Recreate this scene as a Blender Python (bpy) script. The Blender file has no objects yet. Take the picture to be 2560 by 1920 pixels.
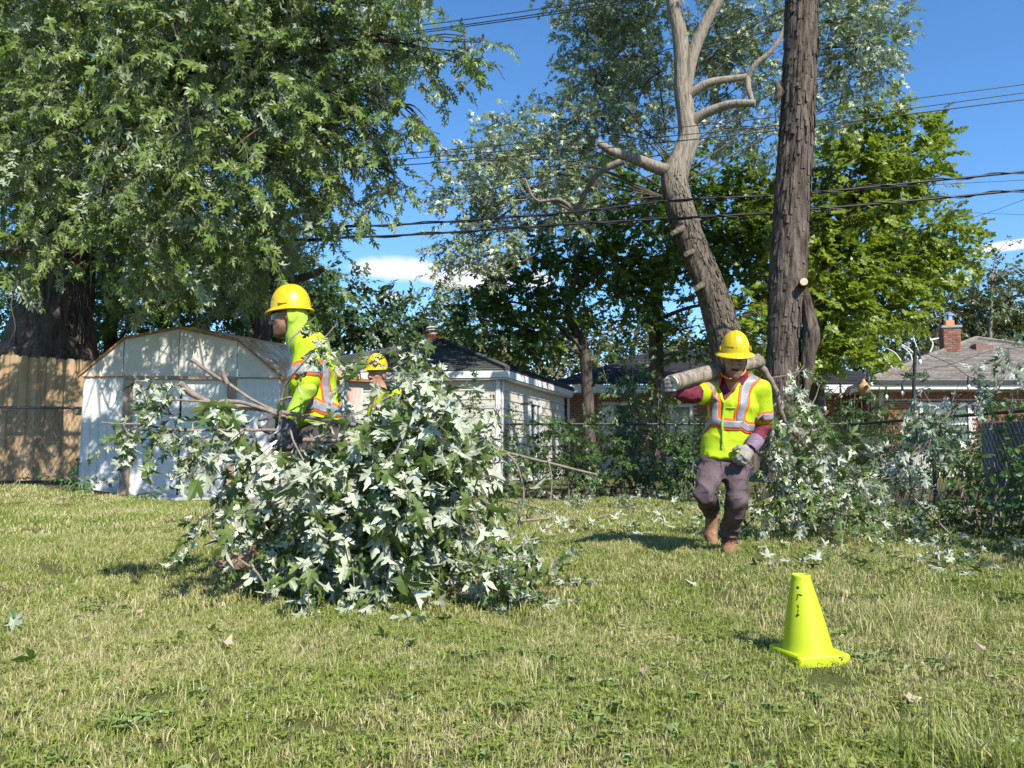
import bpy, math, random
import numpy as np
from mathutils import Vector, Matrix
from mathutils.bvhtree import BVHTree
random.seed(7)
RNG = np.random.default_rng(11)
S = bpy.context.scene
COL = S.collection
# ------------------------------------------------------------------ camera
CAM_Z, PITCH, FPX = 0.74, math.radians(5.05), 769.0
cd = bpy.data.cameras.new('camera'); cam = bpy.data.objects.new('camera', cd); COL.objects.link(cam)
cam.location = (0, 0, CAM_Z); cam.rotation_euler = (math.radians(90) + PITCH, 0, 0)
cd.sensor_fit = 'HORIZONTAL'; cd.sensor_width = 36; cd.lens = FPX / 1024 * 36
cd.clip_start = 0.05; cd.clip_end = 2000
S.camera = cam
# ------------------------------------------------------------------ sun, sky, exposure
SUN_EL, SUN_AZ = math.radians(43), math.radians(151)          # azimuth from +Y clockwise
sun_dir = Vector((math.sin(SUN_AZ) * math.cos(SUN_EL), math.cos(SUN_AZ) * math.cos(SUN_EL), math.sin(SUN_EL)))
sl = bpy.data.lights.new('sun', 'SUN'); so = bpy.data.objects.new('sun', sl); COL.objects.link(so)
sl.energy = 5.0; sl.angle = math.radians(0.53); sl.color = (1.0, 0.95, 0.86)
so.rotation_euler = sun_dir.to_track_quat('Z', 'Y').to_euler(); so.location = (8, -14, 14)
S.view_settings.view_transform = 'Standard'; S.view_settings.look = 'None'
S.view_settings.gamma = 1; S.view_settings.use_curve_mapping = False
S.view_settings.exposure = 0.8
S.cycles.use_denoising = True
S.cycles.max_bounces = 6; S.cycles.diffuse_bounces = 3; S.cycles.glossy_bounces = 2
S.cycles.transmission_bounces = 4; S.cycles.transparent_max_bounces = 4
S.cycles.caustics_reflective = False; S.cycles.caustics_refractive = False
S.render.film_transparent = False

def node(nt, t, ins=None, **props):
    n = nt.nodes.new(t)
    for k, v in props.items(): setattr(n, k, v)
    for k, v in (ins or {}).items():
        if isinstance(v, bpy.types.NodeSocket): nt.links.new(v, n.inputs[k])
        else: n.inputs[k].default_value = v
    return n
def c4(c): return (c[0], c[1], c[2], 1.0)
def mixc(nt, f, a, b, blend='MIX'):
    n = nt.nodes.new('ShaderNodeMix'); n.data_type = 'RGBA'; n.blend_type = blend
    for i, v in ((0, f), (6, a), (7, b)):
        if isinstance(v, bpy.types.NodeSocket): nt.links.new(v, n.inputs[i])
        else: n.inputs[i].default_value = v if i == 0 else c4(v)
    return n.outputs[2]
def math_(nt, op, a, b=0.0, c=None, clamp=False):
    n = nt.nodes.new('ShaderNodeMath'); n.operation = op; n.use_clamp = clamp
    for i, v in enumerate((a, b) if c is None else (a, b, c)):
        if isinstance(v, bpy.types.NodeSocket): nt.links.new(v, n.inputs[i])
        else: n.inputs[i].default_value = v
    return n.outputs[0]
def sstep(nt, v, lo, hi, tlo=0.0, thi=1.0):
    n = nt.nodes.new('ShaderNodeMapRange'); n.interpolation_type = 'SMOOTHSTEP'
    nt.links.new(v, n.inputs[0])
    for i, x in enumerate((lo, hi, tlo, thi)): n.inputs[i + 1].default_value = x
    return n.outputs[0]
def at(sx, sy, Y):
    """world point at depth Y that the photograph (2560 x 1920) shows at (sx, sy)"""
    x = (sx / 2.5 - 512) / FPX; u = (384 - sy / 2.5) / FPX
    yd = math.cos(PITCH) - u * math.sin(PITCH); zd = math.sin(PITCH) + u * math.cos(PITCH)
    t = Y / yd
    return np.array((x * t, Y, CAM_Z + zd * t))

W = bpy.data.worlds.new('World'); S.world = W; W.use_nodes = True
nt = W.node_tree; nt.nodes.clear()
sky = node(nt, 'ShaderNodeTexSky', sky_type='NISHITA', sun_disc=False, sun_elevation=SUN_EL, sun_rotation=SUN_AZ,
           air_density=1.0, dust_density=0.0, ozone_density=3.0, altitude=1200)
SKY_STRENGTH = 0.14
tc = node(nt, 'ShaderNodeTexCoord')
dirv = tc.outputs['Generated']
nz = node(nt, 'ShaderNodeTexNoise', {'Vector': dirv, 'Scale': 22.0, 'Detail': 7.0, 'Roughness': 0.62})
nz2 = node(nt, 'ShaderNodeTexNoise', {'Vector': dirv, 'Scale': 7.0, 'Detail': 3.0, 'Roughness': 0.5})
cloud = None
_clouds = [(985, 672, 135, 42), (1075, 690, 45, 24), (968, 742, 52, 20), (1200, 690, 130, 50), (1330, 700, 90, 34), (2540, 612, 120, 18),
           (1120, 705, 50, 30), (620, 40, 120, 60), (690, 640, 80, 25), (-700, 300, 400, 90), (3400, 500, 420, 100), (3000, 150, 300, 60), (-400, 700, 250, 60), (1400, -900, 420, 110), (100, -1500, 500, 160), (2600, -1300, 420, 130)]
for sx, sy, rx, ry in _clouds:
    d = Vector(at(sx, sy, 10.0) - np.array((0, 0, CAM_Z))).normalized()
    r = d.cross(Vector((0, 0, 1))).normalized(); u = r.cross(d)
    w = [node(nt, 'ShaderNodeVectorMath', {0: dirv, 1: tuple(v)}, operation='DOT_PRODUCT').outputs['Value'] for v in (d, r, u)]
    q = 1 / (FPX * 2.5 * (1 + 0.25 * abs(sx - 1280) / 1280))
    a = math_(nt, 'DIVIDE', w[1], rx * q); b = math_(nt, 'DIVIDE', w[2], ry * q)
    e = math_(nt, 'ADD', math_(nt, 'MULTIPLY', a, a), math_(nt, 'MULTIPLY', b, b))
    e = math_(nt, 'SUBTRACT', 1.0, math_(nt, 'SQRT', e), clamp=True)
    e = math_(nt, 'MULTIPLY', e, math_(nt, 'GREATER_THAN', w[0], 0.0))
    cloud = e if cloud is None else math_(nt, 'MAXIMUM', cloud, e)
cl = math_(nt, 'MULTIPLY', math_(nt, 'ADD', cloud, math_(nt, 'MULTIPLY', math_(nt, 'SUBTRACT', nz.outputs[0], 0.5), 1.0)), math_(nt, 'GREATER_THAN', cloud, 0.001))
cmask = math_(nt, 'MULTIPLY', sstep(nt, cl, 0.02, 0.62), sstep(nt, cloud, 0.0, 0.25))
hsv = node(nt, 'ShaderNodeHueSaturation', {'Hue': 0.5, 'Saturation': 1.2, 'Value': 1.0, 'Color': sky.outputs[0]})
col = mixc(nt, cmask, hsv.outputs[0], (4.4, 4.5, 4.75))
bg = node(nt, 'ShaderNodeBackground', {'Color': col, 'Strength': SKY_STRENGTH})
node(nt, 'ShaderNodeOutputWorld', {'Surface': bg.outputs[0]})

# ------------------------------------------------------------------ mesh helpers
def unit(v):
    v = np.asarray(v, float); return v / (np.linalg.norm(v) + 1e-12)
def hash3(i, j, k, seed=0):
    n = (i * 374761393 + j * 668265263 + k * 2147483647 + seed * 1274126177) & 0xFFFFFFFF
    n = ((n ^ (n >> 13)) * 1274126177) & 0xFFFFFFFF
    n = ((n ^ (n >> 16)) * 2246822519) & 0xFFFFFFFF
    return ((n ^ (n >> 15)) & 0xFFFFFF) / float(0xFFFFFF)
def vnoise(P, seed=0):
    P = np.asarray(P, float); I = np.floor(P).astype(np.int64); f = P - I; f = f * f * (3 - 2 * f)
    r = 0
    for dx in (0, 1):
        for dy in (0, 1):
            for dz in (0, 1):
                w = (f[..., 0] if dx else 1 - f[..., 0]) * (f[..., 1] if dy else 1 - f[..., 1]) * (f[..., 2] if dz else 1 - f[..., 2])
                r = r + w * hash3(I[..., 0] + dx, I[..., 1] + dy, I[..., 2] + dz, seed)
    return r * 2 - 1
def fbm(P, seed=0, oct=3):
    r = 0; a = 0.5
    for o in range(oct):
        r = r + a * vnoise(np.asarray(P) * 2 ** o, seed + o); a *= 0.5
    return r

def mesh_from(name, V, faces, mats=(), smooth=False, rnd=None, attrs=None):
    """faces: list of (int array n x k, material index)"""
    me = bpy.data.meshes.new(name)
    V = np.ascontiguousarray(V, np.float32)
    faces = [(np.asarray(f, np.int32), mi) for f, mi in faces if len(f)]
    me.vertices.add(len(V)); me.vertices.foreach_set('co', V.ravel())
    nl = sum(f.size for f, _ in faces); npoly = sum(len(f) for f, _ in faces)
    me.loops.add(nl); me.polygons.add(npoly)
    li = np.concatenate([f.ravel() for f, _ in faces])
    tot = np.concatenate([np.full(len(f), f.shape[1], np.int32) for f, _ in faces])
    st = np.concatenate([[0], np.cumsum(tot)[:-1]]).astype(np.int32)
    mi = np.concatenate([np.full(len(f), m, np.int32) for f, m in faces])
    me.loops.foreach_set('vertex_index', li); me.polygons.foreach_set('loop_start', st)
    me.polygons.foreach_set('loop_total', tot); me.polygons.foreach_set('material_index', mi)
    me.polygons.foreach_set('use_smooth', np.full(npoly, smooth, bool))
    for m in mats: me.materials.append(m)
    me.update(calc_edges=True)
    if rnd is not None:
        a = me.attributes.new('rnd', 'FLOAT', 'POINT'); a.data.foreach_set('value', np.ascontiguousarray(rnd, np.float32))
    for k, v in (attrs or {}).items():
        a = me.attributes.new(k, 'FLOAT', 'POINT'); a.data.foreach_set('value', np.ascontiguousarray(v, np.float32))
    return me
def tag(o, label=None, cat=None, group=None, kind=None):
    for k, v in (('label', label), ('category', cat), ('group', group), ('kind', kind)):
        if v: o[k] = v
    return o
def put(name, me, parent=None, kind=None):
    o = bpy.data.objects.new(name, me); COL.objects.link(o)
    if parent is not None:
        o.parent = parent
        if parent.type == 'EMPTY' : o.matrix_parent_inverse = Matrix.Translation(-parent.location)
    if kind: o['kind'] = kind
    return o
def thing(name, loc, label, cat, group=None):
    o = bpy.data.objects.new(name, None); COL.objects.link(o); o.location = tuple(float(v) for v in loc)
    o.empty_display_size = 0.2
    return tag(o, label, cat, group)
BOXF = np.array([[0, 3, 2, 1], [4, 5, 6, 7], [0, 1, 5, 4], [1, 2, 6, 5], [2, 3, 7, 6], [3, 0, 4, 7]])
class MB:
    def __init__(s): s.V = []; s.F = []; s.R = []; s.n = 0
    def add(s, V, F, mi=0, rnd=None):
        V = np.asarray(V, float).reshape(-1, 3); s.V.append(V)
        for f in (F if isinstance(F, list) else [F]): s.F.append((np.asarray(f) + s.n, mi))
        s.R.append(np.full(len(V), random.random() if rnd is None else rnd) if np.ndim(rnd) == 0 else rnd); s.n += len(V); return s
    def hexa(s, c8, mi=0, rnd=None): return s.add(c8, BOXF, mi, rnd)
    def box(s, c, size, axes=None, mi=0, rnd=None):
        A = np.eye(3) if axes is None else np.asarray(axes)
        h = np.asarray(size) / 2.0
        sg = np.array([[-1, -1, -1], [1, -1, -1], [1, 1, -1], [-1, 1, -1], [-1, -1, 1], [1, -1, 1], [1, 1, 1], [-1, 1, 1]]) * h
        return s.add(np.asarray(c) + sg @ A, BOXF, mi, rnd)
    def quad(s, p, mi=0, rnd=None): return s.add(p, np.array([[0, 1, 2, 3]]), mi, rnd)
    def tube(s, pts, rad, n=8, mi=0, caps=True, disp=None, rnd=None, capmi=None):
        P = np.asarray(pts, float); m = len(P); rad = np.broadcast_to(np.asarray(rad, float), (m,))
        T = np.gradient(P, axis=0); T /= np.linalg.norm(T, axis=1)[:, None] + 1e-12
        up = np.array((0, 0, 1.0)) if abs(T[0, 2]) < 0.9 else np.array((1.0, 0, 0))
        U = np.zeros((m, 3)); u = unit(up - T[0] * (up @ T[0]))
        for i in range(m):
            u = unit(u - T[i] * (u @ T[i])); U[i] = u
        Wv = np.cross(T, U); th = np.arange(n) / n * 2 * math.pi
        r = np.repeat(rad[:, None], n, 1)
        if disp is not None:
            L = np.concatenate([[0], np.cumsum(np.linalg.norm(np.diff(P, axis=0), axis=1))])
            r = r + disp(np.broadcast_to(th, (m, n)), np.broadcast_to(L[:, None], (m, n)), r)
        V = P[:, None] + r[..., None] * (np.cos(th)[None, :, None] * U[:, None] + np.sin(th)[None, :, None] * Wv[:, None])
        a = np.arange(m - 1)[:, None] * n + np.arange(n)[None]; b = np.arange(m - 1)[:, None] * n + (np.arange(n)[None] + 1) % n
        F = np.stack([a, b, b + n, a + n], -1).reshape(-1, 4)
        rv = random.random() if rnd is None else rnd
        s.add(V, F, mi, rv)
        if caps:
            for ring, flip in ((V[0], True), (V[-1], False)):
                c = ring.mean(0); idx = np.arange(n); nx = (idx + 1) % n
                F = np.stack([idx, nx, np.full(n, n)], -1) if not flip else np.stack([nx, idx, np.full(n, n)], -1)
                s.add(np.vstack([ring, c]), F, mi if capmi is None else capmi, rv)
        return s
    def build(s, name, mats, parent=None, smooth=False, kind=None):
        mats = mats if isinstance(mats, (list, tuple)) else [mats]
        me = mesh_from(name, np.vstack(s.V), s.F, mats, smooth, np.concatenate(s.R))
        return put(name, me, parent, kind)
def spline(pts, n=6):
    """Catmull-Rom through points (any dimension)"""
    P = np.asarray(pts, float)
    if len(P) < 3: return np.array([P[0] + (P[-1] - P[0]) * t for t in np.linspace(0, 1, n + 1)])
    Q = np.vstack([2 * P[0] - P[1], P, 2 * P[-1] - P[-2]]); out = []
    for i in range(len(P) - 1):
        p0, p1, p2, p3 = Q[i:i + 4]
        for t in np.arange(n) / n:
            out.append(0.5 * (2 * p1 + (p2 - p0) * t + (2 * p0 - 5 * p1 + 4 * p2 - p3) * t ** 2 + (3 * p1 - p0 - 3 * p2 + p3) * t ** 3))
    out.append(P[-1]); return np.array(out)

# ------------------------------------------------------------------ signed distance shapes -> one continuous mesh
def cap(a, b, ra, rb=None, k=.03, op=1): return dict(t='c', a=np.array(a, float), b=np.array(b, float), ra=ra, rb=ra if rb is None else rb, k=k, op=op)
def ell(c, r, R=None, k=.03, op=1): return dict(t='e', c=np.array(c, float), r=np.array(r, float), R=np.eye(3) if R is None else np.array(R, float), k=k, op=op)
def ecap(a, b, r0, r1, u, k=.03, cr=.4, op=1): return dict(t='x', a=np.array(a, float), b=np.array(b, float), r0=r0, r1=r1, u=np.array(u, float), k=k, cr=cr, op=op)
def xf(prims, M, o):
    """M: rows are the world directions of local x, y, z"""
    M = np.asarray(M); o = np.asarray(o); out = []
    for p in prims:
        q = dict(p)
        for key in ('a', 'b', 'c'):
            if key in q: q[key] = q[key] @ M + o
        if 'R' in q: q['R'] = q['R'] @ M
        if 'u' in q: q['u'] = q['u'] @ M
        out.append(q)
    return out
def shrink(prims, d):
    out = []
    for p in prims:
        q = dict(p)
        if q['t'] == 'c': q['ra'] = max(q['ra'] - d, .006); q['rb'] = max(q['rb'] - d, .006)
        elif q['t'] == 'e': q['r'] = np.maximum(q['r'] - d, .006)
        else: q['r0'] = tuple(max(v - d, .01) for v in q['r0']); q['r1'] = tuple(max(v - d, .01) for v in q['r1'])
        out.append(q)
    return out
def _dist(p, P):
    if p['t'] == 'c':
        pa = P - p['a']; ba = p['b'] - p['a']; t = np.clip(pa @ ba / max(ba @ ba, 1e-9), 0, 1)
        return np.linalg.norm(pa - t[..., None] * ba, axis=-1) - (p['ra'] + (p['rb'] - p['ra']) * t)
    if p['t'] == 'e':
        q = (P - p['c']) @ p['R'].T; r = p['r']
    else:
        ba = p['b'] - p['a']; L = np.linalg.norm(ba); w = ba / L; u = unit(p['u'] - w * (p['u'] @ w)); v = np.cross(w, u)
        pa = P - p['a']; pw = pa @ w; t = np.clip(pw / L, 0, 1)
        ru = p['r0'][0] + (p['r1'][0] - p['r0'][0]) * t; rv = p['r0'][1] + (p['r1'][1] - p['r0'][1]) * t
        q = np.stack([pa @ u, pa @ v, pw - L * t], -1); r = np.stack([ru, rv, np.minimum(ru, rv) * p['cr']], -1)
    k0 = np.linalg.norm(q / r, axis=-1); k1 = np.linalg.norm(q / r ** 2, axis=-1) + 1e-9
    return k0 * (k0 - 1) / k1
def _bounds(p):
    if p['t'] == 'c': m = max(p['ra'], p['rb']); return np.minimum(p['a'], p['b']) - m, np.maximum(p['a'], p['b']) + m
    if p['t'] == 'e': m = np.sqrt(((p['R'] * p['r'][:, None]) ** 2).sum(0)); return p['c'] - m, p['c'] + m
    m = max(p['r0'] + p['r1']); return np.minimum(p['a'], p['b']) - m, np.maximum(p['a'], p['b']) + m
def sdf(prims, h, disp=None):
    lo = np.min([_bounds(p)[0] for p in prims if p['op'] > 0], 0) - 4 * h - .01
    hi = np.max([_bounds(p)[1] for p in prims if p['op'] > 0], 0) + 4 * h + .01
    n = np.ceil((hi - lo) / h).astype(int) + 1
    ax = [lo[i] + np.arange(n[i]) * h for i in range(3)]
    f = np.full(n, 0.5, np.float32)
    for p in prims:
        b0, b1 = _bounds(p); pad = p['k'] + 3 * h
        i0 = np.clip(np.floor((b0 - pad - lo) / h).astype(int), 0, n); i1 = np.clip(np.ceil((b1 + pad - lo) / h).astype(int) + 1, 0, n)
        if (i1 <= i0).any(): continue
        sl_ = tuple(slice(a, b) for a, b in zip(i0, i1))
        P = np.stack(np.meshgrid(*[ax[i][i0[i]:i1[i]] for i in range(3)], indexing='ij'), -1)
        d = _dist(p, P); g = f[sl_]; k = max(p['k'], 1e-5)
        if p['op'] > 0:
            hh = np.maximum(k - np.abs(g - d), 0) / k; f[sl_] = np.minimum(g, d) - hh * hh * k / 4
        else:
            hh = np.maximum(k - np.abs(g + d), 0) / k; f[sl_] = np.maximum(g, -d) + hh * hh * k / 4
    if disp is not None:
        m = np.abs(f) < 0.04
        idx = np.argwhere(m); f[m] += disp(lo + idx * h).astype(np.float32)
    s = f < 0; c = [(i, j, k) for i in (0, 1) for j in (0, 1) for k in (0, 1)]
    cut = lambda a, o: a[o[0]:n[0] - 1 + o[0], o[1]:n[1] - 1 + o[1], o[2]:n[2] - 1 + o[2]]
    cnt = sum(cut(s, o).astype(np.int8) for o in c); act = (cnt > 0) & (cnt < 8)
    idx = np.full(act.shape, -1, np.int64); ids = np.argwhere(act); idx[act] = np.arange(len(ids))
    pos = np.zeros((len(ids), 3)); w = np.zeros(len(ids))
    fv = {o: cut(f, o)[act] for o in c}
    for o in c:
        for a in range(3):
            if o[a] == 0:
                o2 = list(o); o2[a] = 1; f0, f1 = fv[o], fv[tuple(o2)]; m = (f0 < 0) != (f1 < 0)
                t = np.where(m, f0 / np.where(m, f0 - f1, 1), 0)
                pp = np.array(o, float)[None].repeat(len(ids), 0); pp[:, a] += t
                pos += pp * m[:, None]; w += m
    V = lo + (ids + pos / w[:, None]) * h
    F = []
    for a in range(3):
        b, cc = (a + 1) % 3, (a + 2) % 3
        A = np.moveaxis(s, (a, b, cc), (0, 1, 2)); I = np.moveaxis(idx, (a, b, cc), (0, 1, 2))
        m = A[:-1, 1:-1, 1:-1] != A[1:, 1:-1, 1:-1]; q = np.argwhere(m); i, j, k = q[:, 0], q[:, 1] + 1, q[:, 2] + 1
        qd = np.stack([I[i, j - 1, k - 1], I[i, j, k - 1], I[i, j, k], I[i, j - 1, k]], -1)
        ins = A[i, j, k]; qd[~ins] = qd[~ins][:, ::-1]; F.append(qd)
    return V, np.concatenate(F)
def sdf_part(name, prims, h, mat, parent, disp=None, keep=None, attrs=None):
    V, F = sdf(prims, h, disp)
    if keep is not None:
        F = F[keep(V[F].mean(1))]
        u, inv = np.unique(F, return_inverse=True); V = V[u]; F = inv.reshape(-1, 4)
    me = mesh_from(name, V, [(F, 0)], [mat], True, np.full(len(V), .5), attrs(V) if attrs else None)
    return put(name, me, parent)
def bvh_of(*objs):
    V = []; F = []; n = 0
    for o in objs:
        me = o.data; co = np.zeros(len(me.vertices) * 3, np.float32); me.vertices.foreach_get('co', co); V += [tuple(v) for v in co.reshape(-1, 3).tolist()]
        F += [tuple(i + n for i in p.vertices) for p in me.polygons]; n = len(V)
    return BVHTree.FromPolygons(V, F)
def ribbon(name, bvh, pts, w, off, mat, parent, n=8, nw=4, thick=.0016, closed=False):
    """a flat tape laid on a surface"""
    P = spline(pts, n); m = len(P); T = np.gradient(P, axis=0)
    if closed: T[0] = T[-1] = P[1] - P[-2]
    rows = []; nrm = []
    for p, t in zip(P, T):
        loc, nn, _, _ = bvh.find_nearest(Vector(p)); side = unit(np.cross(np.array(nn), t)); r = []; rn = []
        for s_ in np.linspace(-.5, .5, nw + 1):
            l2, n2, _, _ = bvh.find_nearest(Vector(np.array(loc) + side * s_ * w)); n2 = np.array(nn) * .5 + np.array(n2) * .5
            r.append(np.array(l2) + n2 * off); rn.append(n2)
        rows.append(r); nrm.append(rn)
    A = np.array(rows); B = A - np.array(nrm) * thick; k = nw + 1
    i = np.arange(m - 1)[:, None] * k + np.arange(nw)[None]
    top = np.stack([i, i + k, i + k + 1, i + 1], -1).reshape(-1, 4)
    bot = top[:, ::-1] + m * k
    e0 = np.arange(m - 1) * k; e1 = e0 + nw
    s0 = np.stack([e0, e0 + m * k, e0 + k + m * k, e0 + k], -1); s1 = np.stack([e1, e1 + k, e1 + k + m * k, e1 + m * k], -1)
    V = np.concatenate([A.reshape(-1, 3), B.reshape(-1, 3)])
    return put(name, mesh_from(name, V, [(np.concatenate([top, bot, s0, s1]), 0)], [mat], True), parent)

# ------------------------------------------------------------------ materials
def newmat(name):
    m = bpy.data.materials.new(name); m.use_nodes = True; nt = m.node_tree; nt.nodes.clear()
    out = node(nt, 'ShaderNodeOutputMaterial'); b = node(nt, 'ShaderNodeBsdfPrincipled'); nt.links.new(b.outputs[0], out.inputs[0])
    return m, nt, b, out
def setin(nt, b, k, v):
    if isinstance(v, bpy.types.NodeSocket): nt.links.new(v, b.inputs[k])
    else: b.inputs[k].default_value = v
def noise_(nt, vec, scale, detail=4, rough=.55, stretch=None):
    if stretch is not None: vec = node(nt, 'ShaderNodeMapping', {'Vector': vec, 'Scale': stretch}).outputs[0]
    return node(nt, 'ShaderNodeTexNoise', {'Vector': vec, 'Scale': scale, 'Detail': detail, 'Roughness': rough}).outputs[0]
def attr(nt, name): return node(nt, 'ShaderNodeAttribute', attribute_name=name).outputs['Fac']
def surf(name, a, b=None, rough=.6, spec=.4, scale=8, detail=4, stretch=None, bump=0., bscale=None, bdist=.01, metal=0., use_rnd=0., dirt=None, dirt_scale=2.5, dirt_lo=.55, dirt_hi=.75, sheen=0):
    """two-tone noise colour, optional per-piece variation, dirt patches and bump"""
    m, nt, p, out = newmat(name); b = a if b is None else b
    v = node(nt, 'ShaderNodeTexCoord').outputs['Object']
    n1 = noise_(nt, v, scale, detail, .6, stretch)
    c = mixc(nt, sstep(nt, n1, .3, .7), a, b)
    if use_rnd:
        r = math_(nt, 'FRACT', math_(nt, 'ADD', attr(nt, 'rnd'), node(nt, 'ShaderNodeObjectInfo').outputs['Random']))
        k = math_(nt, 'ADD', math_(nt, 'MULTIPLY', r, 2 * use_rnd), 1 - use_rnd)
        g = node(nt, 'ShaderNodeCombineColor', {0: k, 1: k, 2: k}).outputs[0]
        c = mixc(nt, 1.0, c, g, 'MULTIPLY') if True else c
    if dirt:
        n2 = noise_(nt, v, dirt_scale, 5, .65)
        c = mixc(nt, sstep(nt, n2, dirt_lo, dirt_hi), c, dirt)
    setin(nt, p, 'Base Color', c); p.inputs['Roughness'].default_value = rough; p.inputs['Metallic'].default_value = metal
    p.inputs['Specular IOR Level'].default_value = spec
    if sheen: p.inputs['Sheen Weight'].default_value = sheen
    if bump:
        n3 = noise_(nt, v, bscale or scale, 5, .6, stretch)
        setin(nt, p, 'Normal', node(nt, 'ShaderNodeBump', {'Height': n3, 'Strength': bump, 'Distance': bdist}).outputs[0])
    return m
def leafmat(name, t0, t1, under, trans=.3, tcol=None, rough=.42, spec=.45):
    m, nt, p, out = newmat(name)
    r = math_(nt, 'FRACT', math_(nt, 'ADD', attr(nt, 'rnd'), node(nt, 'ShaderNodeObjectInfo').outputs['Random']))
    top = mixc(nt, r, t0, t1)
    bf = node(nt, 'ShaderNodeNewGeometry').outputs['Backfacing']
    und = mixc(nt, math_(nt, 'MULTIPLY', r, .35), under, t1)
    c = mixc(nt, bf, top, und)
    setin(nt, p, 'Base Color', c); p.inputs['Roughness'].default_value = rough; p.inputs['Specular IOR Level'].default_value = spec
    tr = node(nt, 'ShaderNodeBsdfTranslucent', {'Color': mixc(nt, r, tcol or t0, t1)})
    mx = node(nt, 'ShaderNodeMixShader', {0: trans, 1: p.outputs[0], 2: tr.outputs[0]})
    nt.links.new(mx.outputs[0], out.inputs[0]); return m
def barkmat(name, dark, light, scale=14, dist=.02, pale_z=None):
    m, nt, p, out = newmat(name); v = node(nt, 'ShaderNodeTexCoord').outputs['Object']
    n1 = noise_(nt, v, scale, 6, .65, (1, 1, .16)); n2 = noise_(nt, v, 2.2, 3, .5)
    n4 = noise_(nt, v, 60, 3, .6, (1, 1, .4))
    h = math_(nt, 'ADD', n1, math_(nt, 'MULTIPLY', n4, .25))
    c = mixc(nt, sstep(nt, n1, .32, .66), dark, light); c = mixc(nt, sstep(nt, n2, .35, .7, 0, .55), c, tuple(x * .55 for x in light))
    if pale_z:      # smooth paler bark on the younger upper limbs
        z = node(nt, 'ShaderNodeSeparateXYZ', {0: v}).outputs[2]; zz = math_(nt, 'ADD', z, math_(nt, 'MULTIPLY', n2, 1.2))
        c = mixc(nt, sstep(nt, zz, pale_z, pale_z + 1.6, 0, .62), c, mixc(nt, sstep(nt, n1, .3, .6), (.20, .165, .125), (.36, .31, .25)))
    setin(nt, p, 'Base Color', c); p.inputs['Roughness'].default_value = .92; p.inputs['Specular IOR Level'].default_value = .15
    setin(nt, p, 'Normal', node(nt, 'ShaderNodeBump', {'Height': h, 'Strength': .9, 'Distance': dist}).outputs[0]); return m
MAT = {}
MAT['bark'] = barkmat('rough_bark', (.022, .017, .013), (.155, .122, .098), 20, .03)
MAT['bark_pale'] = barkmat('pale_bark', (.035, .028, .021), (.185, .150, .115), 26, .025, 5.2)
MAT['log_bark'] = barkmat('log_bark', (.10, .085, .065), (.30, .25, .195), 26, .010)
MAT['bark_dark'] = barkmat('dark_bark', (.03, .024, .02), (.13, .105, .085))
MAT['twig'] = surf('twig_bark', (.16, .125, .10), (.27, .22, .18), .85, .2, 30, stretch=(1, 1, 1), bump=.3, bdist=.002)
MAT['twig_red'] = surf('red_twig_bark', (.20, .075, .035), (.30, .13, .07), .8, .2, 40)
MAT['wood_cut'] = surf('cut_wood', (.50, .40, .29), (.68, .57, .43), .8, .2, 26, stretch=(1, 1, 5), bump=.4, bdist=.004)
MAT['silver'] = leafmat('silver_maple_leaf', (.085, .145, .024), (.175, .235, .055), (.33, .39, .26), .30, (.17, .28, .03))
MAT['silver_pale'] = leafmat('pale_silver_leaf', (.07, .12, .024), (.135, .18, .048), (.45, .48, .37), .18, (.11, .20, .03))
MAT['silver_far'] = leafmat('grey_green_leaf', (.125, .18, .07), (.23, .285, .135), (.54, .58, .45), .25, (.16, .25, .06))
MAT['silver_blue'] = leafmat('shaded_blue_green_leaf', (.06, .11, .045), (.10, .155, .07), (.40, .46, .38), .2, (.09, .18, .05))  # blue-green leaf with out-of-sun shade put into its colour
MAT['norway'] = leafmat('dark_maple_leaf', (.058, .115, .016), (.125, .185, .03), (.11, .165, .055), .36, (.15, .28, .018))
MAT['norway_lit'] = leafmat('sunlit_maple_leaf', (.115, .185, .014), (.23, .275, .026), (.17, .22, .05), .38, (.30, .42, .025))  # lighter maple leaf copy, sunlight put into its yellow-green colour
MAT['far_leaf'] = leafmat('olive_tree_leaf', (.045, .065, .018), (.12, .125, .035), (.12, .13, .06), .25, (.12, .16, .03))
MAT['far_green'] = leafmat('mid_green_leaf', (.04, .075, .02), (.085, .125, .035), (.10, .13, .06), .25, (.10, .18, .03))
MAT['shrub'] = leafmat('shrub_leaf', (.03, .07, .014), (.075, .13, .026), (.08, .12, .05), .25, (.09, .18, .02))
MAT['weed'] = leafmat('weed_leaf', (.05, .12, .02), (.10, .20, .035), (.12, .18, .07), .25, (.12, .25, .03))
# ================================================================== GROUND AND LAWN
def smooth01(t): t = np.clip(t, 0, 1); return t * t * (3 - 2 * t)
def gz(x, y):
    x = np.asarray(x, float); y = np.asarray(y, float)
    z = .22 * smooth01((-x - 5.2) / 2.2) * smooth01((y - 8.5) / 3.0)
    z = z + .025 * vnoise(np.stack([x * .55, y * .55, x * 0], -1), 3) * smooth01((y - 1.0) / 2) + .010 * vnoise(np.stack([x * 2.1, y * 2.1, x * 0], -1), 5)
    return z * (np.abs(x) < 30) * (y < 45)
xs = np.concatenate([[-400, -150, -60, -30], np.linspace(-16, 16, 129), [30, 60, 150, 400]])
ys = np.concatenate([[-300, -100, -30, -10], np.linspace(-3, 30, 133), [45, 60, 150, 450]])
X, Y = np.meshgrid(xs, ys, indexing='ij'); Z = gz(X, Y)
i = np.arange(len(xs) - 1)[:, None] * len(ys) + np.arange(len(ys) - 1)[None]
F = np.stack([i, i + len(ys), i + len(ys) + 1, i + 1], -1).reshape(-1, 4)
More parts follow.
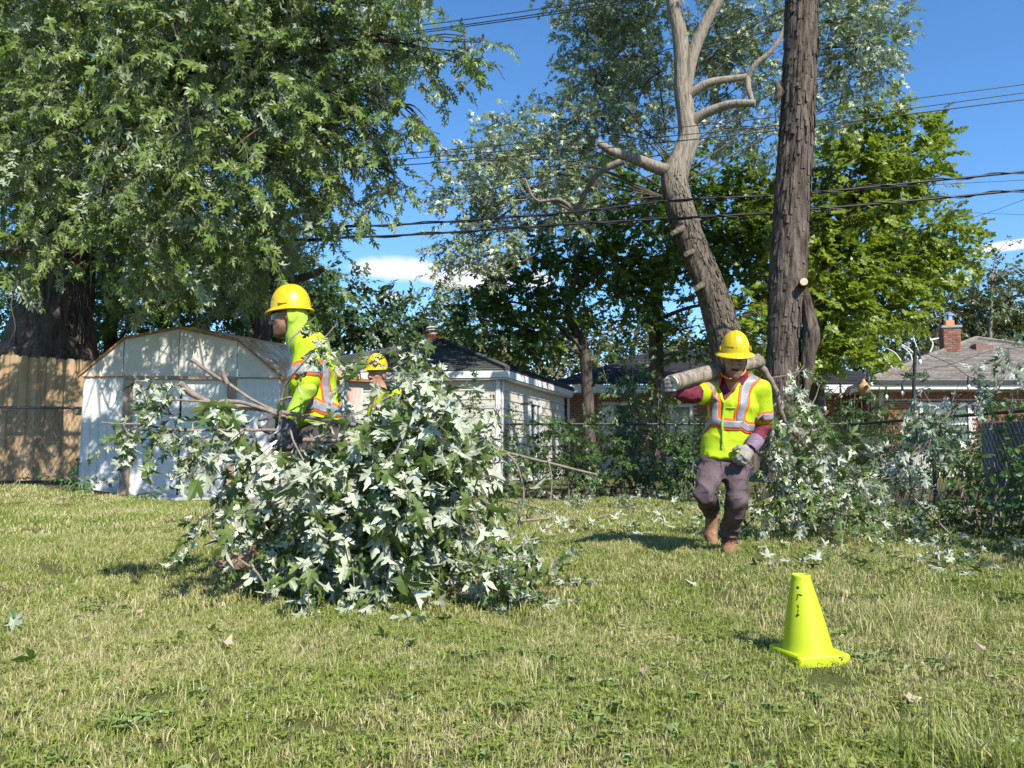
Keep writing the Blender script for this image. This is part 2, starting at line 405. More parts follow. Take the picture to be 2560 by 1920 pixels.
m, nt, p, out = newmat('lawn_soil'); v = node(nt, 'ShaderNodeNewGeometry').outputs['Position']
n1 = noise_(nt, v, 90, 5, .7); n2 = noise_(nt, v, 1.3, 4, .6); n3 = noise_(nt, v, 260, 3, .7)
c = mixc(nt, sstep(nt, n1, .35, .65), (.055, .06, .018), (.21, .175, .085)); c = mixc(nt, sstep(nt, n2, .4, .65), c, (.10, .115, .03))
c = mixc(nt, sstep(nt, n3, .55, .7), c, (.30, .25, .13))
sep = node(nt, 'ShaderNodeSeparateXYZ', {0: v}).outputs
lf = mixc(nt, sstep(nt, n1, .4, .6), (.045, .035, .022), (.15, .11, .065))
edge = math_(nt, 'ADD', sep[1], math_(nt, 'MULTIPLY', n2, 1.6))
bare = sstep(nt, edge, 12.0, 12.8)
side = sstep(nt, math_(nt, 'ADD', sep[0], math_(nt, 'MULTIPLY', n2, 1.4)), 4.6, 5.6)
bare = math_(nt, 'MULTIPLY', math_(nt, 'MAXIMUM', bare, math_(nt, 'MULTIPLY', side, .7)), sstep(nt, sep[1], 17.0, 14.5))
c = mixc(nt, bare, c, lf)
setin(nt, p, 'Base Color', c); p.inputs['Roughness'].default_value = .95; p.inputs['Specular IOR Level'].default_value = .1
setin(nt, p, 'Normal', node(nt, 'ShaderNodeBump', {'Height': n1, 'Strength': .8, 'Distance': .03}).outputs[0])
ground = put('ground', mesh_from('ground', np.stack([X, Y, Z], -1).reshape(-1, 3), [(F, 0)], [m], True))
tag(ground, 'lawn soil of the back yard reaching out under the fences and houses', None, None, 'structure')

# blade material: colour by blade, greener and drier patches by place
def blademat(name, greens, straw, straw_share):
    m, nt, p, out = newmat(name); r = attr(nt, 'rnd'); v = node(nt, 'ShaderNodeNewGeometry').outputs['Position']
    big = noise_(nt, v, .9, 4, .6); mid = noise_(nt, v, 4.5, 3, .6)
    patch = math_(nt, 'ADD', math_(nt, 'MULTIPLY', big, .6), math_(nt, 'MULTIPLY', mid, .4))
    g = mixc(nt, math_(nt, 'FRACT', math_(nt, 'MULTIPLY', r, 7.13)), greens[0], greens[1])
    thr = math_(nt, 'ADD', math_(nt, 'MULTIPLY', sstep(nt, patch, .36, .64), .74), straw_share - .35)
    isdry = math_(nt, 'LESS_THAN', r, thr)
    s_ = mixc(nt, math_(nt, 'FRACT', math_(nt, 'MULTIPLY', r, 13.7)), straw[0], straw[1])
    c = mixc(nt, isdry, g, s_)
    setin(nt, p, 'Base Color', c); p.inputs['Roughness'].default_value = .5; p.inputs['Specular IOR Level'].default_value = .35
    tr = node(nt, 'ShaderNodeBsdfTranslucent', {'Color': c}); mx = node(nt, 'ShaderNodeMixShader', {0: .28, 1: p.outputs[0], 2: tr.outputs[0]})
    nt.links.new(mx.outputs[0], out.inputs[0]); return m
MAT['clover'] = leafmat('lawn_weed_leaf', (.10, .18, .03), (.19, .26, .06), (.17, .23, .08), .25, (.16, .26, .04))
MAT['blade'] = blademat('grass_blade', ((.16, .22, .032), (.30, .34, .08)), ((.40, .35, .15), (.60, .54, .30)), .37)
def blades(n, R, hmin, hmax, w, lean, seed, clover=0):
    r = np.random.default_rng(seed); V = []; F = []; A = []; k = 0
    for _ in range(n):
        a = r.uniform(0, 2 * math.pi); d = R * math.sqrt(r.uniform()); x, y = d * math.cos(a), d * math.sin(a)
        h = r.uniform(hmin, hmax); ww = w * r.uniform(.6, 1.3); ph = r.uniform(0, 2 * math.pi); ln = abs(r.normal(0, lean)) ; ln2 = ln + abs(r.normal(0, .5))
        dx, dy = math.cos(ph), math.sin(ph); q = r.uniform(0, 2 * math.pi); sx, sy = math.cos(q) * ww / 2, math.sin(q) * ww / 2
        m1 = np.array((x + dx * h * .5 * math.sin(ln), y + dy * h * .5 * math.sin(ln), h * .5 * math.cos(min(ln, 1.4))))
        tp = m1 + np.array((dx * h * .5 * math.sin(min(ln2, 2.0)), dy * h * .5 * math.sin(min(ln2, 2.0)), h * .5 * math.cos(min(ln2, 2.0))))
        b = np.array((x, y, -.004)); s = np.array((sx, sy, 0))
        V += [b - s, b + s, m1 - s * .8, m1 + s * .8, tp]; F += [[k, k + 1, k + 3], [k, k + 3, k + 2], [k + 2, k + 3, k + 4]]; A += [r.uniform()] * 5; k += 5
    for _ in range(clover):
        a = r.uniform(0, 2 * math.pi); d = R * math.sqrt(r.uniform()); c = np.array((d * math.cos(a), d * math.sin(a), r.uniform(.012, .035))); s = r.uniform(.006, .012); av = r.uniform(.5, 1)
        for j in range(3):
            t = a + j * 2.094; e = np.array((math.cos(t), math.sin(t), r.uniform(-.2, .3))); f = np.array((-math.sin(t), math.cos(t), r.uniform(-.2, .2)))
            V += [c, c + e * s + f * s * .6, c + e * s * 1.8, c + e * s - f * s * .6]; F += [[k, k + 1, k + 2], [k, k + 2, k + 3]]; A += [av] * 4; k += 4
    return mesh_from('grass_tuft', np.array(V), [(np.array(F), 0)], [MAT['blade']], False, np.array(A))
def lawn(name, protos, pts, smin, smax, label):
    col = bpy.data.collections.new(name + '_blades')
    for i_, me in enumerate(protos): col.objects.link(bpy.data.objects.new('grass_tuft', me))
    me = bpy.data.meshes.new(name); me.vertices.add(len(pts)); me.vertices.foreach_set('co', np.ascontiguousarray(pts, np.float32).ravel()); me.update()
    o = put(name, me, kind='stuff'); o['label'] = label
    ng = bpy.data.node_groups.new(name, 'GeometryNodeTree')
    ng.interface.new_socket('Geometry', in_out='INPUT', socket_type='NodeSocketGeometry'); ng.interface.new_socket('Geometry', in_out='OUTPUT', socket_type='NodeSocketGeometry')
    gi = ng.nodes.new('NodeGroupInput'); go = ng.nodes.new('NodeGroupOutput')
    ci = ng.nodes.new('GeometryNodeCollectionInfo'); ci.inputs['Collection'].default_value = col; ci.inputs['Separate Children'].default_value = True; ci.inputs['Reset Children'].default_value = True
    ip = ng.nodes.new('GeometryNodeInstanceOnPoints'); ip.inputs['Pick Instance'].default_value = True
    rv = ng.nodes.new('FunctionNodeRandomValue'); rv.data_type = 'FLOAT_VECTOR'; rv.inputs[0].default_value = (-.08, -.08, 0); rv.inputs[1].default_value = (.08, .08, 6.283)
    rs = ng.nodes.new('FunctionNodeRandomValue'); rs.data_type = 'FLOAT'; rs.inputs[2].default_value = smin; rs.inputs[3].default_value = smax; rs.inputs['Seed'].default_value = 5
    L = ng.links.new
    L(gi.outputs[0], ip.inputs['Points']); L(ci.outputs[0], ip.inputs['Instance'])
    L(rv.outputs[0], ip.inputs['Rotation']); L(rs.outputs[1], ip.inputs['Scale']); L(ip.outputs[0], go.inputs[0])
    md = o.modifiers.new('scatter', 'NODES'); md.node_group = ng
    return o
def lawn_points(y0, y1, dens, margin=1.7):
    n = int((y1 - y0) * (1.45 * (y0 + y1) / 2 + 2 * margin) * dens * 1.4); P = []
    r = np.random.default_rng(int(y0 * 100)); y = r.uniform(y0, y1, n * 2); x = r.uniform(-.72 * y1 - margin, .72 * y1 + margin, n * 2)
    k = np.abs(x) < .72 * y + margin; x, y = x[k], y[k]; keep = int((y1 - y0) * (1.44 * (y0 + y1) / 2 + 2 * margin) * dens); x, y = x[:keep], y[:keep]
    # grass thins out under the hedge line, the shed and the right-hand fence
    e = y + .5 * vnoise(np.stack([x * 1.2, y * 1.2, x * 0], -1), 9); k = (e < 12.2) & (x + .6 * vnoise(np.stack([x, y * 1.3, x * 0], -1), 12) < 5.3)
    k &= ~((x < -3.4) & (e > 11.55)); x, y = x[k], y[k]
    k = np.hypot(x - 1.02, y - 2.62) > .105; x, y = x[k], y[k]
    return np.stack([x, y, gz(x, y)], -1)
near = [blades(215, .10, .014, .048, .0032, .72, s, 7) for s in range(6)]
mid_ = [blades(135, .13, .018, .052, .0050, .72, 20 + s, 5) for s in range(5)]
farb = [blades(85, .18, .020, .055, .0090, .68, 40 + s, 2) for s in range(4)]
lawn('lawn_grass', near, lawn_points(1.15, 3.6, 150), .7, 1.15, 'short dry lawn grass in front of the crew')
lawn('lawn_grass', mid_, lawn_points(3.6, 7.0, 75), .75, 1.2, 'mown lawn grass around the walking crew')
lawn('lawn_grass', farb, lawn_points(7.0, 12.6, 38), .75, 1.2, 'thin lawn grass reaching to the back fence')
tall = [blades(26, .05, .07, .17, .0046, .42, 60 + s) for s in range(4)]
tp = []
for sx, sy, n, sp in ((2200, 1560, 14, .22), (2270, 1620, 12, .2), (2350, 1880, 22, .13), (2460, 1900, 18, .12), (230, 1580, 8, .3), (2280, 1540, 10, .3)):
    q = sy / 2.5 - 452; y = .74 * 769 / q; x = (sx / 2.5 - 512) / 769 * y
    for _ in range(n): tp.append((x + random.gauss(0, sp * .5), y + random.gauss(0, sp * .5), 0))
for _ in range(14):
    y = random.uniform(1.4, 6.5); tp.append((random.uniform(-.7, .7) * y, y, 0))
tp = np.array(tp); tp[:, 2] = gz(tp[:, 0], tp[:, 1])
lawn('tall_grass', tall, tp, .4, .95, 'longer grass blades standing above the mown lawn')
# broad-leaved weeds and clover patches in the turf
def rosette(n, L, w, seed, rise):
    r = np.random.default_rng(seed); V = []; F = []; A = []; k = 0
    for i in range(n):
        a = i * 2.4 + r.uniform(-.4, .4); l = L * r.uniform(.5, 1.1); e = np.array((math.cos(a), math.sin(a), 0)); f_ = np.array((-math.sin(a), math.cos(a), 0)); h = rise * r.uniform(.4, 1.2)
        c = np.array((r.normal(0, L * .4), r.normal(0, L * .4), 0.01)); P = [c, c + e * l * .45 + f_ * w * l + (0, 0, h * .8), c + e * l + (0, 0, h * .7), c + e * l * .45 - f_ * w * l + (0, 0, h * .8)]
        V += P; F += [[k, k + 2, k + 1], [k, k + 3, k + 2]]; A += [r.uniform()] * 4; k += 4
    F = np.array(F)[:, ::-1]; return mesh_from('lawn_weed', np.array(V), [(F, 0)], [MAT['clover']], False, np.array(A))
wd = [rosette(9, .045, .22, s, .018) for s in range(3)] + [rosette(16, .022, .5, 5 + s, .022) for s in range(3)]
r_ = np.random.default_rng(88); wp = []
for _ in range(46):
    y = r_.uniform(1.4, 8.5); x = r_.uniform(-.7, .7) * y; m_ = r_.integers(2, 14); sp_ = r_.uniform(.05, .28)
    for _ in range(m_): wp.append((x + r_.normal(0, sp_), y + r_.normal(0, sp_), 0))
wp = np.array(wp); wp = wp[np.hypot(wp[:, 0] - 1.02, wp[:, 1] - 2.62) > .16]; wp[:, 2] = gz(wp[:, 0], wp[:, 1])
lawn('lawn_weeds', wd, wp, .6, 1.2, 'low broad-leaved weeds and clover growing in the lawn')
# ================================================================== BUILDINGS AND FENCES
z_ = np.array((0, 0, 1.0))
MAT['siding'] = surf('beige_vinyl_siding', (.46, .43, .37), (.53, .50, .44), .55, .4, 3, stretch=(1, 1, 4), use_rnd=.04, dirt=(.36, .33, .27), dirt_scale=1.6, dirt_lo=.6, dirt_hi=.9)
MAT['white_paint'] = surf('white_trim_paint', (.58, .58, .57), (.66, .66, .65), .5, .4, 6, dirt=(.5, .48, .43), dirt_lo=.6, dirt_hi=.95)
MAT['shingle_dark'] = surf('dark_shingle', (.045, .05, .048), (.085, .092, .088), .92, .2, 60, use_rnd=.25, bump=.5, bscale=200, bdist=.004)
MAT['shingle_black'] = surf('black_shingle', (.018, .018, .02), (.04, .04, .043), .92, .2, 60, use_rnd=.25)
MAT['shingle_brown'] = surf('brown_shingle', (.135, .118, .103), (.235, .21, .185), .92, .2, 9, use_rnd=.24, stretch=(1, 1, 3), bump=.5, bscale=200, bdist=.004)
MAT['brick_red'] = surf('red_brick', (.18, .06, .036), (.27, .105, .065), .9, .15, 14, use_rnd=.28)
MAT['brick_brown'] = surf('chimney_brick', (.20, .085, .06), (.31, .16, .12), .9, .15, 14, use_rnd=.3)
MAT['mortar'] = surf('mortar', (.42, .36, .30), (.52, .46, .39), .95, .1, 30)
MAT['glass'] = surf('window_glass', (.05, .07, .075), (.10, .12, .12), .08, .7, 1.5)
MAT['soffit'] = surf('soffit_board', (.50, .47, .42), (.57, .54, .49), .7, .3, 5)
MAT['gutter_dark'] = surf('dark_gutter', (.03, .027, .025), None, .5, .4)
def v2(a): return np.array((a[0], a[1], 0.0))
def shingles(name, mats, parent, e0, e1, t0, t1, rows, tabw=.3, kind='stuff', mb=None):
    """courses of overlapping tabs on the slope e0-e1 (eave) to t0-t1 (ridge)"""
    own = mb is None; mb = mb or MB(); e0, e1, t0, t1 = map(np.asarray, (e0, e1, t0, t1))
    nrm = unit(np.cross(e1 - e0, (t0 + t1) / 2 - (e0 + e1) / 2)); nrm = nrm if nrm[2] > 0 else -nrm
    for r in range(rows):
        a, b = r / rows, (r + 1.15) / rows; b = min(b, 1)
        l0, l1 = e0 + (t0 - e0) * a, e1 + (t1 - e1) * a; u0, u1 = e0 + (t0 - e0) * b, e1 + (t1 - e1) * b
        L = np.linalg.norm(l1 - l0)
        if L < .05: continue
        n = max(1, int(L / tabw)); cuts = [0] + sorted(min(.999, max(.001, (k + random.uniform(.1, .9)) / n)) for k in range(n)) + [1]
        for s, e in zip(cuts[:-1], cuts[1:]):
            if e - s < .002: continue
            lift = nrm * random.uniform(.016, .028)
            p = [l0 + (l1 - l0) * s + lift, l0 + (l1 - l0) * e + lift, u0 + (u1 - u0) * e + nrm * .004, u0 + (u1 - u0) * s + nrm * .004]
            f = [l0 + (l1 - l0) * s, l0 + (l1 - l0) * e]; rv = random.random()
            mb.add(np.array(p + f), [np.array([[0, 1, 2, 3], [4, 5, 1, 0]])], 0, rv)
    return mb.build(name, mats, parent, kind=kind) if own else mb
def wall_boards(parent, p0, p1, z0, z1, n, mat, name='siding_board', depth=.02, holes=()):
    """lapped boards, each its own part; p0 -> p1 with the outside on the right-hand side; holes: (s0, s1, z0, z1) left open"""
    p0, p1 = v2(p0), v2(p1); d = unit(p1 - p0); nrm = np.array((d[1], -d[0], 0)); h = (z1 - z0) / n; L = np.linalg.norm(p1 - p0)
    for k in range(n):
        za, zb = z0 + k * h, z0 + (k + 1) * h
        spans = [(0, L)]
        for s0, s1, h0, h1 in holes:
            if zb > h0 + .02 and za < h1 - .02:
                spans = [q for a, b in spans for q in ((a, min(b, s0)), (max(a, s1), b)) if q[1] - q[0] > .02]
        for a, b in spans:
            A, B = p0 + d * a, p0 + d * b; up = np.array((0, 0, 1.0))
            o0, o1 = nrm * (depth + .008), nrm * .008
            c = [A + up * za, B + up * za, B + up * za + o0, A + up * za + o0, A + up * (zb - .004), B + up * (zb - .004), B + up * (zb - .004) + o1, A + up * (zb - .004) + o1]
            mb = MB(); mb.hexa(np.array(c)); mb.build(name, mat, parent)
def slab(mb, p0, p1, z0, z1, t0, t1, mi=0, rnd=None):
    """upright slab along p0 -> p1 between offsets t0, t1 (outside positive)"""
    p0, p1 = v2(p0), v2(p1); d = unit(p1 - p0); n = np.array((d[1], -d[0], 0)); up = np.array((0, 0, 1.0))
    c = [p + n * t + up * z for z in (z0, z1) for p, t in ((p0, t0), (p1, t0), (p1, t1), (p0, t1))]
    return mb.hexa(np.array(c), mi, rnd)
def window_part(parent, p0, p1, s0, s1, z0, z1, name='window', sash=True, off=.02, mat='white_paint'):
    p0, p1 = v2(p0), v2(p1); d = unit(p1 - p0); A, B = p0 + d * s0, p0 + d * s1; fr = .09
    mb = MB()
    slab(mb, A, A + d * fr, z0, z1, -.03, off + .04); slab(mb, B - d * fr, B, z0, z1, -.03, off + .04)
    slab(mb, A + d * fr, B - d * fr, z1 - fr, z1, -.03, off + .038); slab(mb, A + d * fr, B - d * fr, z0, z0 + fr, -.03, off + .05)
    if sash: slab(mb, A + d * fr, B - d * fr, (z0 + z1) / 2 - .025, (z0 + z1) / 2 + .025, -.02, off + .02)
    w = mb.build(name, MAT[mat], parent)
    g = MB(); slab(g, A + d * fr, B - d * fr, z0 + fr, z1 - fr, -.04, off - .012); g.build('pane', MAT['glass'], w)
    return w

# ---- pale garage -------------------------------------------------
GA = np.array((-.25, 16.7)); fd = np.array((-math.cos(math.radians(8)), math.sin(math.radians(8)))); sd = np.array((math.sin(math.radians(18)), math.cos(math.radians(18))))
GB = GA + fd * 5.0; GC = GA + sd * 5.6; GD = GB + sd * 5.6
t = thing('garage', (GA[0], GA[1], 0), 'pale vinyl sided garage with dark hip roof behind the fence', 'garage')
EZ = 2.44
mb = MB(); i_ = .06
for a, b in ((GB, GA), (GA, GC), (GC, GD), (GD, GB)): slab(mb, a, b, 0, EZ, -.12, 0)
mb.build('wall', MAT['siding'], t)
wall_boards(t, GB, GA, .1, EZ - .16, 11, MAT['siding'])
wall_boards(t, GA, GC, .1, EZ - .16, 11, MAT['siding'], holes=[(2.05, 3.1, 0, 2.0)])
mb = MB(); slab(mb, GA - unit(fd) * .0 + fd * .10, GA, 0, EZ - .1, .03, .045); mb.build('corner_trim', MAT['white_paint'], t)
mb = MB(); slab(mb, GA, GA + sd * .10, 0, EZ - .1, .03, .045); mb.build('corner_trim', MAT['white_paint'], t)
dw = window_part(t, GA, GC, 2.05, 3.1, .05, 2.0, 'door', sash=False)
mb = MB(); q = v2(GA) + v2(sd) * 2.62; slab(mb, q, q + v2(sd) * .10, .14, 1.9, -.01, .035); mb.build('door_stile', MAT['white_paint'], dw)
ov = .22
e = [v2(GA) - v2(fd) * ov - v2(sd) * ov, v2(GC) - v2(fd) * ov + v2(sd) * ov, v2(GD) + v2(fd) * ov + v2(sd) * ov, v2(GB) + v2(fd) * ov - v2(sd) * ov]
mb = MB()
for k in range(4):
    a, b = e[k], e[(k + 1) % 4]; slab(mb, a, b, EZ - .10, EZ + .05, -.03, 0)
slab(mb, e[3], e[0], EZ - .14, EZ - .11, -.25, -.03); slab(mb, e[0], e[1], EZ - .14, EZ - .11, -.25, -.03)
mb.build('fascia', MAT['white_paint'], t)
E = [p + z_ * (EZ + .06) for p in e]
ap = v2(GA) + v2(fd) * 2.25 + v2(sd) * 2.4 + z_ * 3.50; ap2 = v2(GA) + v2(fd) * 2.4 + v2(sd) * 3.5 + z_ * 3.50
mb = MB()
shingles('', None, t, E[3], E[0], ap, ap, 17, mb=mb); shingles('', None, t, E[0], E[1], ap, ap2, 17, mb=mb)
shingles('', None, t, E[1], E[2], ap2, ap2, 10, mb=mb); shingles('', None, t, E[2], E[3], ap2, ap, 10, mb=mb)
rf = mb.build('roof_shingles', MAT['shingle_dark'], t, kind='stuff')
mb = MB()
for a, b in ((E[0], ap), (E[3], ap), (E[1], ap2), (ap, ap2)):
    n = max(4, int(np.linalg.norm(b - a) / .22)); pts = [a + (b - a) * k / n + z_ * .035 for k in range(n + 1)]
    for p, q in zip(pts[:-1], pts[1:]): mb.tube([p, q + (q - p) * .15 + z_ * .012], [.075, .07], 6)
mb.build('hip_cap', MAT['shingle_dark'], t)
mb = MB(); c = at(1083, 850, 21.5); mb.box(c - z_ * .1, (.36, .36, .5)); mb.build('chimney', surf('orange_brick_flue', (.42, .15, .075), (.5, .2, .1), .9), t)
mb = MB(); mb.tube([c + z_ * .15, c + z_ * .26], [.13, .13], 12); mb.tube([c + z_ * .26, c + z_ * .29], [.2, .2], 12); mb.tube([c + z_ * .33, c + z_ * .36], [.22, .18], 12); mb.tube([c + z_ * .28, c + z_ * .34], [.05, .05], 6)
mb.build('chimney_cap', MAT['white_paint'], t)

# ---- dark roofed brick house in the middle distance -------------------
HY = 24.5; hx0, hx1 = 1.6, 12.2
t = thing('brick_house', (hx0, HY, 0), 'dark roofed red brick house half hidden by shrubs behind the fence', 'house')
mb = MB(); slab(mb, (hx0, HY), (hx1, HY), 0, 2.75, -.2, 0); slab(mb, (hx1, HY), (hx1, HY + 7), 0, 2.75, -.2, 0); slab(mb, (hx0, HY + 7), (hx0, HY), 0, 2.75, -.2, 0)
mb.build('wall', MAT['mortar'], t)
def brick_courses(parent, p0, p1, z0, z1, mat, holes=(), bw=.21, bh=.067, joint=.012, name='brick_courses', soldier=False):
    p0, p1 = v2(p0), v2(p1); d = unit(p1 - p0); L = np.linalg.norm(p1 - p0); mb = MB(); r = 0; z = z0
    while z + bh < z1:
        s = -(r % 2) * bw / 2
        while s < L:
            a, b = max(s, 0), min(s + bw - joint, L)
            if b - a > .03 and not any(b > h0 and a < h1 and z + bh > g0 and z < g1 for h0, h1, g0, g1 in holes):
                slab(mb, p0 + d * a, p0 + d * b, z, z + bh - joint, 0, .008 + random.random() * .006, rnd=random.random())
            s += bw
        z += bh; r += 1
    return mb.build(name, mat, parent, kind='stuff')
wins = [(.0 + (1500 - 1400) / 2.5 / 769 * HY, (1572 - 1400) / 2.5 / 769 * HY, .9, 2.3), ((1668 - 1400) / 2.5 / 769 * HY, (1724 - 1400) / 2.5 / 769 * HY, .75, 2.25)]
hp0, hp1 = (hx0, HY), (hx1, HY)
brick_courses(t, hp0, hp1, .0, 2.55, MAT['brick_red'], [(a - .02, b + .02, c, d) for a, b, c, d in wins] + [(-1, 20, -1, .55)])
for a, b, c_, d in wins: window_part(t, hp0, hp1, a, b, c_, d, mat='white_paint')
mb = MB(); slab(mb, (hx0 - .5, HY - .5), (hx1 + .5, HY - .5), 2.62, 2.84, -.03, 0); mb.build('fascia', MAT['white_paint'], t)
mb = MB(); mb.box(((hx0 + hx1) / 2, HY - .25, 2.6), (hx1 - hx0 + 1, .5, .04)); mb.build('soffit', MAT['soffit'], t)
mb = MB(); e0, e1, e2, e3 = [np.array(p) for p in ((hx0 - .5, HY - .5, 2.86), (hx1 + .5, HY - .5, 2.86), (hx1 + .5, HY + 7.5, 2.86), (hx0 - .5, HY + 7.5, 2.86))]
r0, r1 = np.array((hx0 + 3.6, HY + 3.5, 4.45)), np.array((hx1 - 3.6, HY + 3.5, 4.45))
shingles('', None, t, e0, e1, r0, r1, 24, .4, mb=mb); shingles('', None, t, e3, e0, r0, r0, 18, .5, mb=mb); shingles('', None, t, e1, e2, r1, r1, 18, .5, mb=mb)
mb.build('roof_shingles', MAT['shingle_black'], t, kind='stuff')
mb = MB(); c = at(1423, 945, 25.6); mb.tube([c - z_ * .4, c + z_ * .25], [.04, .04], 8); mb.build('vent_pipe', surf('galvanised_pipe', (.35, .35, .36), None, .4, .5), t)
mb = MB(); c = at(1421, 1000, HY - .08); mb.tube([(c[0], c[1], .2), (c[0], c[1], 2.62)], [.04, .04], 6); mb.build('downpipe', MAT['white_paint'], t)

# ---- brown roofed brick house on the right --------------------------------
A_, C_, B_ = np.array((10.3, 22.3)), np.array((22.3, 22.3)), np.array((11.6, 30.6)); D_ = np.array((22.6, 30.8))
t = thing('brick_house', (A_[0], A_[1], 0), 'low brick house with brown shingle hip roof and brick chimney', 'house')
EZ = 2.72; apx = np.array((16.45, 27.0, 4.72))
wA, wC, wB, wD = A_ + (.55, .55), C_ + (-.55, .55), B_ + (.6, -.5), D_ + (-.6, -.5)
mb = MB(); slab(mb, wA, wC, 0, EZ - .1, -.2, 0); slab(mb, wB, wA, 0, EZ - .1, -.2, 0); slab(mb, wC, wD, 0, EZ - .1, -.2, 0); slab(mb, wD, wB, 0, EZ - .1, -.2, 0)
mb.build('wall', MAT['mortar'], t)
ww = [((2300 - 2195) / 2.5 / 769 * 22.9, (2352 - 2195) / 2.5 / 769 * 22.9 + .9, .95, 2.2), (5.6, 7.0, .95, 2.3)]
brick_courses(t, wA, wC, .0, EZ - .42, MAT['brick_red'], [(a - .02, b + .02, c, d) for a, b, c, d in ww] + [(-1, 20, -1, .7)])
mb = MB(); L = wC[0] - wA[0]
for k in range(int(L / .075)): slab(mb, wA + (k * .075, 0), wA + (k * .075 + .062, 0), EZ - .41, EZ - .21, 0, .012, rnd=random.random())
mb.build('soldier_course', MAT['brick_red'], t, kind='stuff')
brick_courses(t, wB, wA, .7, EZ - .3, MAT['brick_red'])
for a, b, c_, d in ww: window_part(t, wA, wC, a, b, c_, d)
e4 = [v2(p) for p in (A_, C_, D_, B_)]
mb = MB()
for k in range(4):
    a, b = e4[k], e4[(k + 1) % 4]; slab(mb, a, b, EZ - .16, EZ - .02, -.03, 0)
mb.build('fascia', MAT['white_paint'], t)
mb = MB(); slab(mb, A_, C_, EZ - .02, EZ + .09, -.02, .07); slab(mb, B_, A_, EZ - .02, EZ + .06, -.02, .05); mb.build('gutter', MAT['gutter_dark'], t)
mb = MB(); mb.add(np.array([*(p + z_ * (EZ - .17) for p in e4), v2(wA) + z_ * (EZ - .17), v2(wC) + z_ * (EZ - .17), v2(wD) + z_ * (EZ - .17), v2(wB) + z_ * (EZ - .17)]), np.array([[0, 1, 5, 4], [1, 2, 6, 5], [2, 3, 7, 6], [3, 0, 4, 7]])); mb.build('soffit', MAT['soffit'], t)
E = [p + z_ * (EZ + .05) for p in e4]; mb = MB()
for k, rows in ((0, 36), (1, 24), (2, 18), (3, 34)): shingles('', None, t, E[k], E[(k + 1) % 4], apx, apx, rows, .34, mb=mb)
mb.build('roof_shingles', MAT['shingle_brown'], t, kind='stuff')
mb = MB()
for k in (0, 1, 3):
    n = 34; pts = [E[k] + (apx - E[k]) * j / n + z_ * .03 for j in range(n + 1)]
    for p, q in zip(pts[:-1], pts[1:]): mb.tube([p, q + z_ * .012], [.08, .075], 6)
mb.build('hip_cap', MAT['shingle_brown'], t)
c = at(2446, 873, 25.9); mb = MB(); mb.box(c + (0.05, 0, .0), (.62, .5, .2)); mb.box(c + (-.22, -.2, .02), (.12, .3, .24)); mb.build('roof_vent', surf('brown_roof_vent', (.16, .075, .06), (.2, .1, .08), .6), t)
cc = at(2375, 862, 25.6); ch = MB(); cw = .50; ca = math.radians(-14); ax = np.array([[math.cos(ca), math.sin(ca), 0], [-math.sin(ca), math.cos(ca), 0], [0, 0, 1.0]])
ctop = at(2375, 822, 25.6)[2]; cbot = 3.2
ch.box((cc[0], cc[1], (ctop + cbot) / 2), (cw, cw, ctop - cbot), ax); chim = ch.build('chimney', MAT['mortar'], t)
k = 0; z = cbot
while z < ctop - .03:
    for ux, uy in ((0, -1), (-1, 0), (1, 0)):
        nrm = ux * ax[0] + uy * ax[1]; tg = np.cross(z_, nrm)
        offs = ((-.125, .235), (.125, .235)) if k % 2 == 0 else ((-.19, .105), (0, .235), (.19, .105))
        for o_, w_ in offs:
            b_ = MB(); b_.box(np.array((cc[0], cc[1], z + .036)) + nrm * (cw / 2 + .002) + tg * o_, (w_, .03, .064), np.array([tg, nrm, z_])); b_.build('brick', MAT['brick_brown'], chim)
    z += .078; k += 1
mb = MB(); mb.box((cc[0], cc[1], ctop + .04), (cw + .12, cw + .12, .08), ax); mb.build('chimney_crown', surf('concrete_crown', (.26, .23, .2), (.34, .31, .27), .9), chim)
mb = MB(); mb.box((cc[0], cc[1], ctop + .18), (.26, .26, .2), ax); mb.build('clay_flue', surf('clay_flue', (.48, .22, .11), (.55, .28, .15), .8), chim)
mb = MB(); q = np.array((cc[0], cc[1], ctop + .28)); mb.tube([q, q + z_ * .16], [.11, .11], 12); mb.tube([q + z_ * .16, q + z_ * .2, q + z_ * .3], [.17, .17, .05], 12); mb.build('chimney_cap', surf('galvanised_cap', (.5, .52, .56), None, .25, .5, metal=.8), chim)
mb = MB(); mb.box((cc[0] + .35, cc[1] + .2, cbot + .45), (.7, .5, .5), ax); mb.build('chimney_cricket', MAT['shingle_brown'], t)

# ---- white metal garden shed -------------------------------------------------
MAT['shed_white'] = surf('shed_enamel', (.47, .465, .455), (.54, .535, .52), .55, .4, 3, bump=.08, bscale=6, bdist=.02, dirt=(.46, .42, .36), dirt_scale=2.2, dirt_lo=.56, dirt_hi=.9)
MAT['shed_cream'] = surf('shed_gable_enamel', (.44, .42, .37), (.51, .49, .445), .55, .4, 3, dirt=(.34, .20, .09), dirt_scale=2.0, dirt_lo=.6, dirt_hi=.85)
MAT['shed_brown'] = surf('weathered_brown_trim', (.22, .155, .12), (.34, .25, .19), .7, .3, 14, stretch=(1, 1, .2), dirt=(.42, .36, .3), dirt_scale=5)
MAT['rust'] = surf('rusty_edge', (.22, .10, .035), (.36, .20, .09), .85, .2, 12)
MAT['shed_roof'] = surf('rusted_roof_panel', (.40, .24, .13), (.52, .36, .23), .7, .3, 7, stretch=(1, .3, 1), dirt=(.56, .50, .43), dirt_scale=2.2, dirt_lo=.45, dirt_hi=.6, use_rnd=.12)
MAT['black_gap_shade'] = surf('dark_gap_shade', (.01, .01, .01), None, .9)  # black colour standing in for the shade inside openings
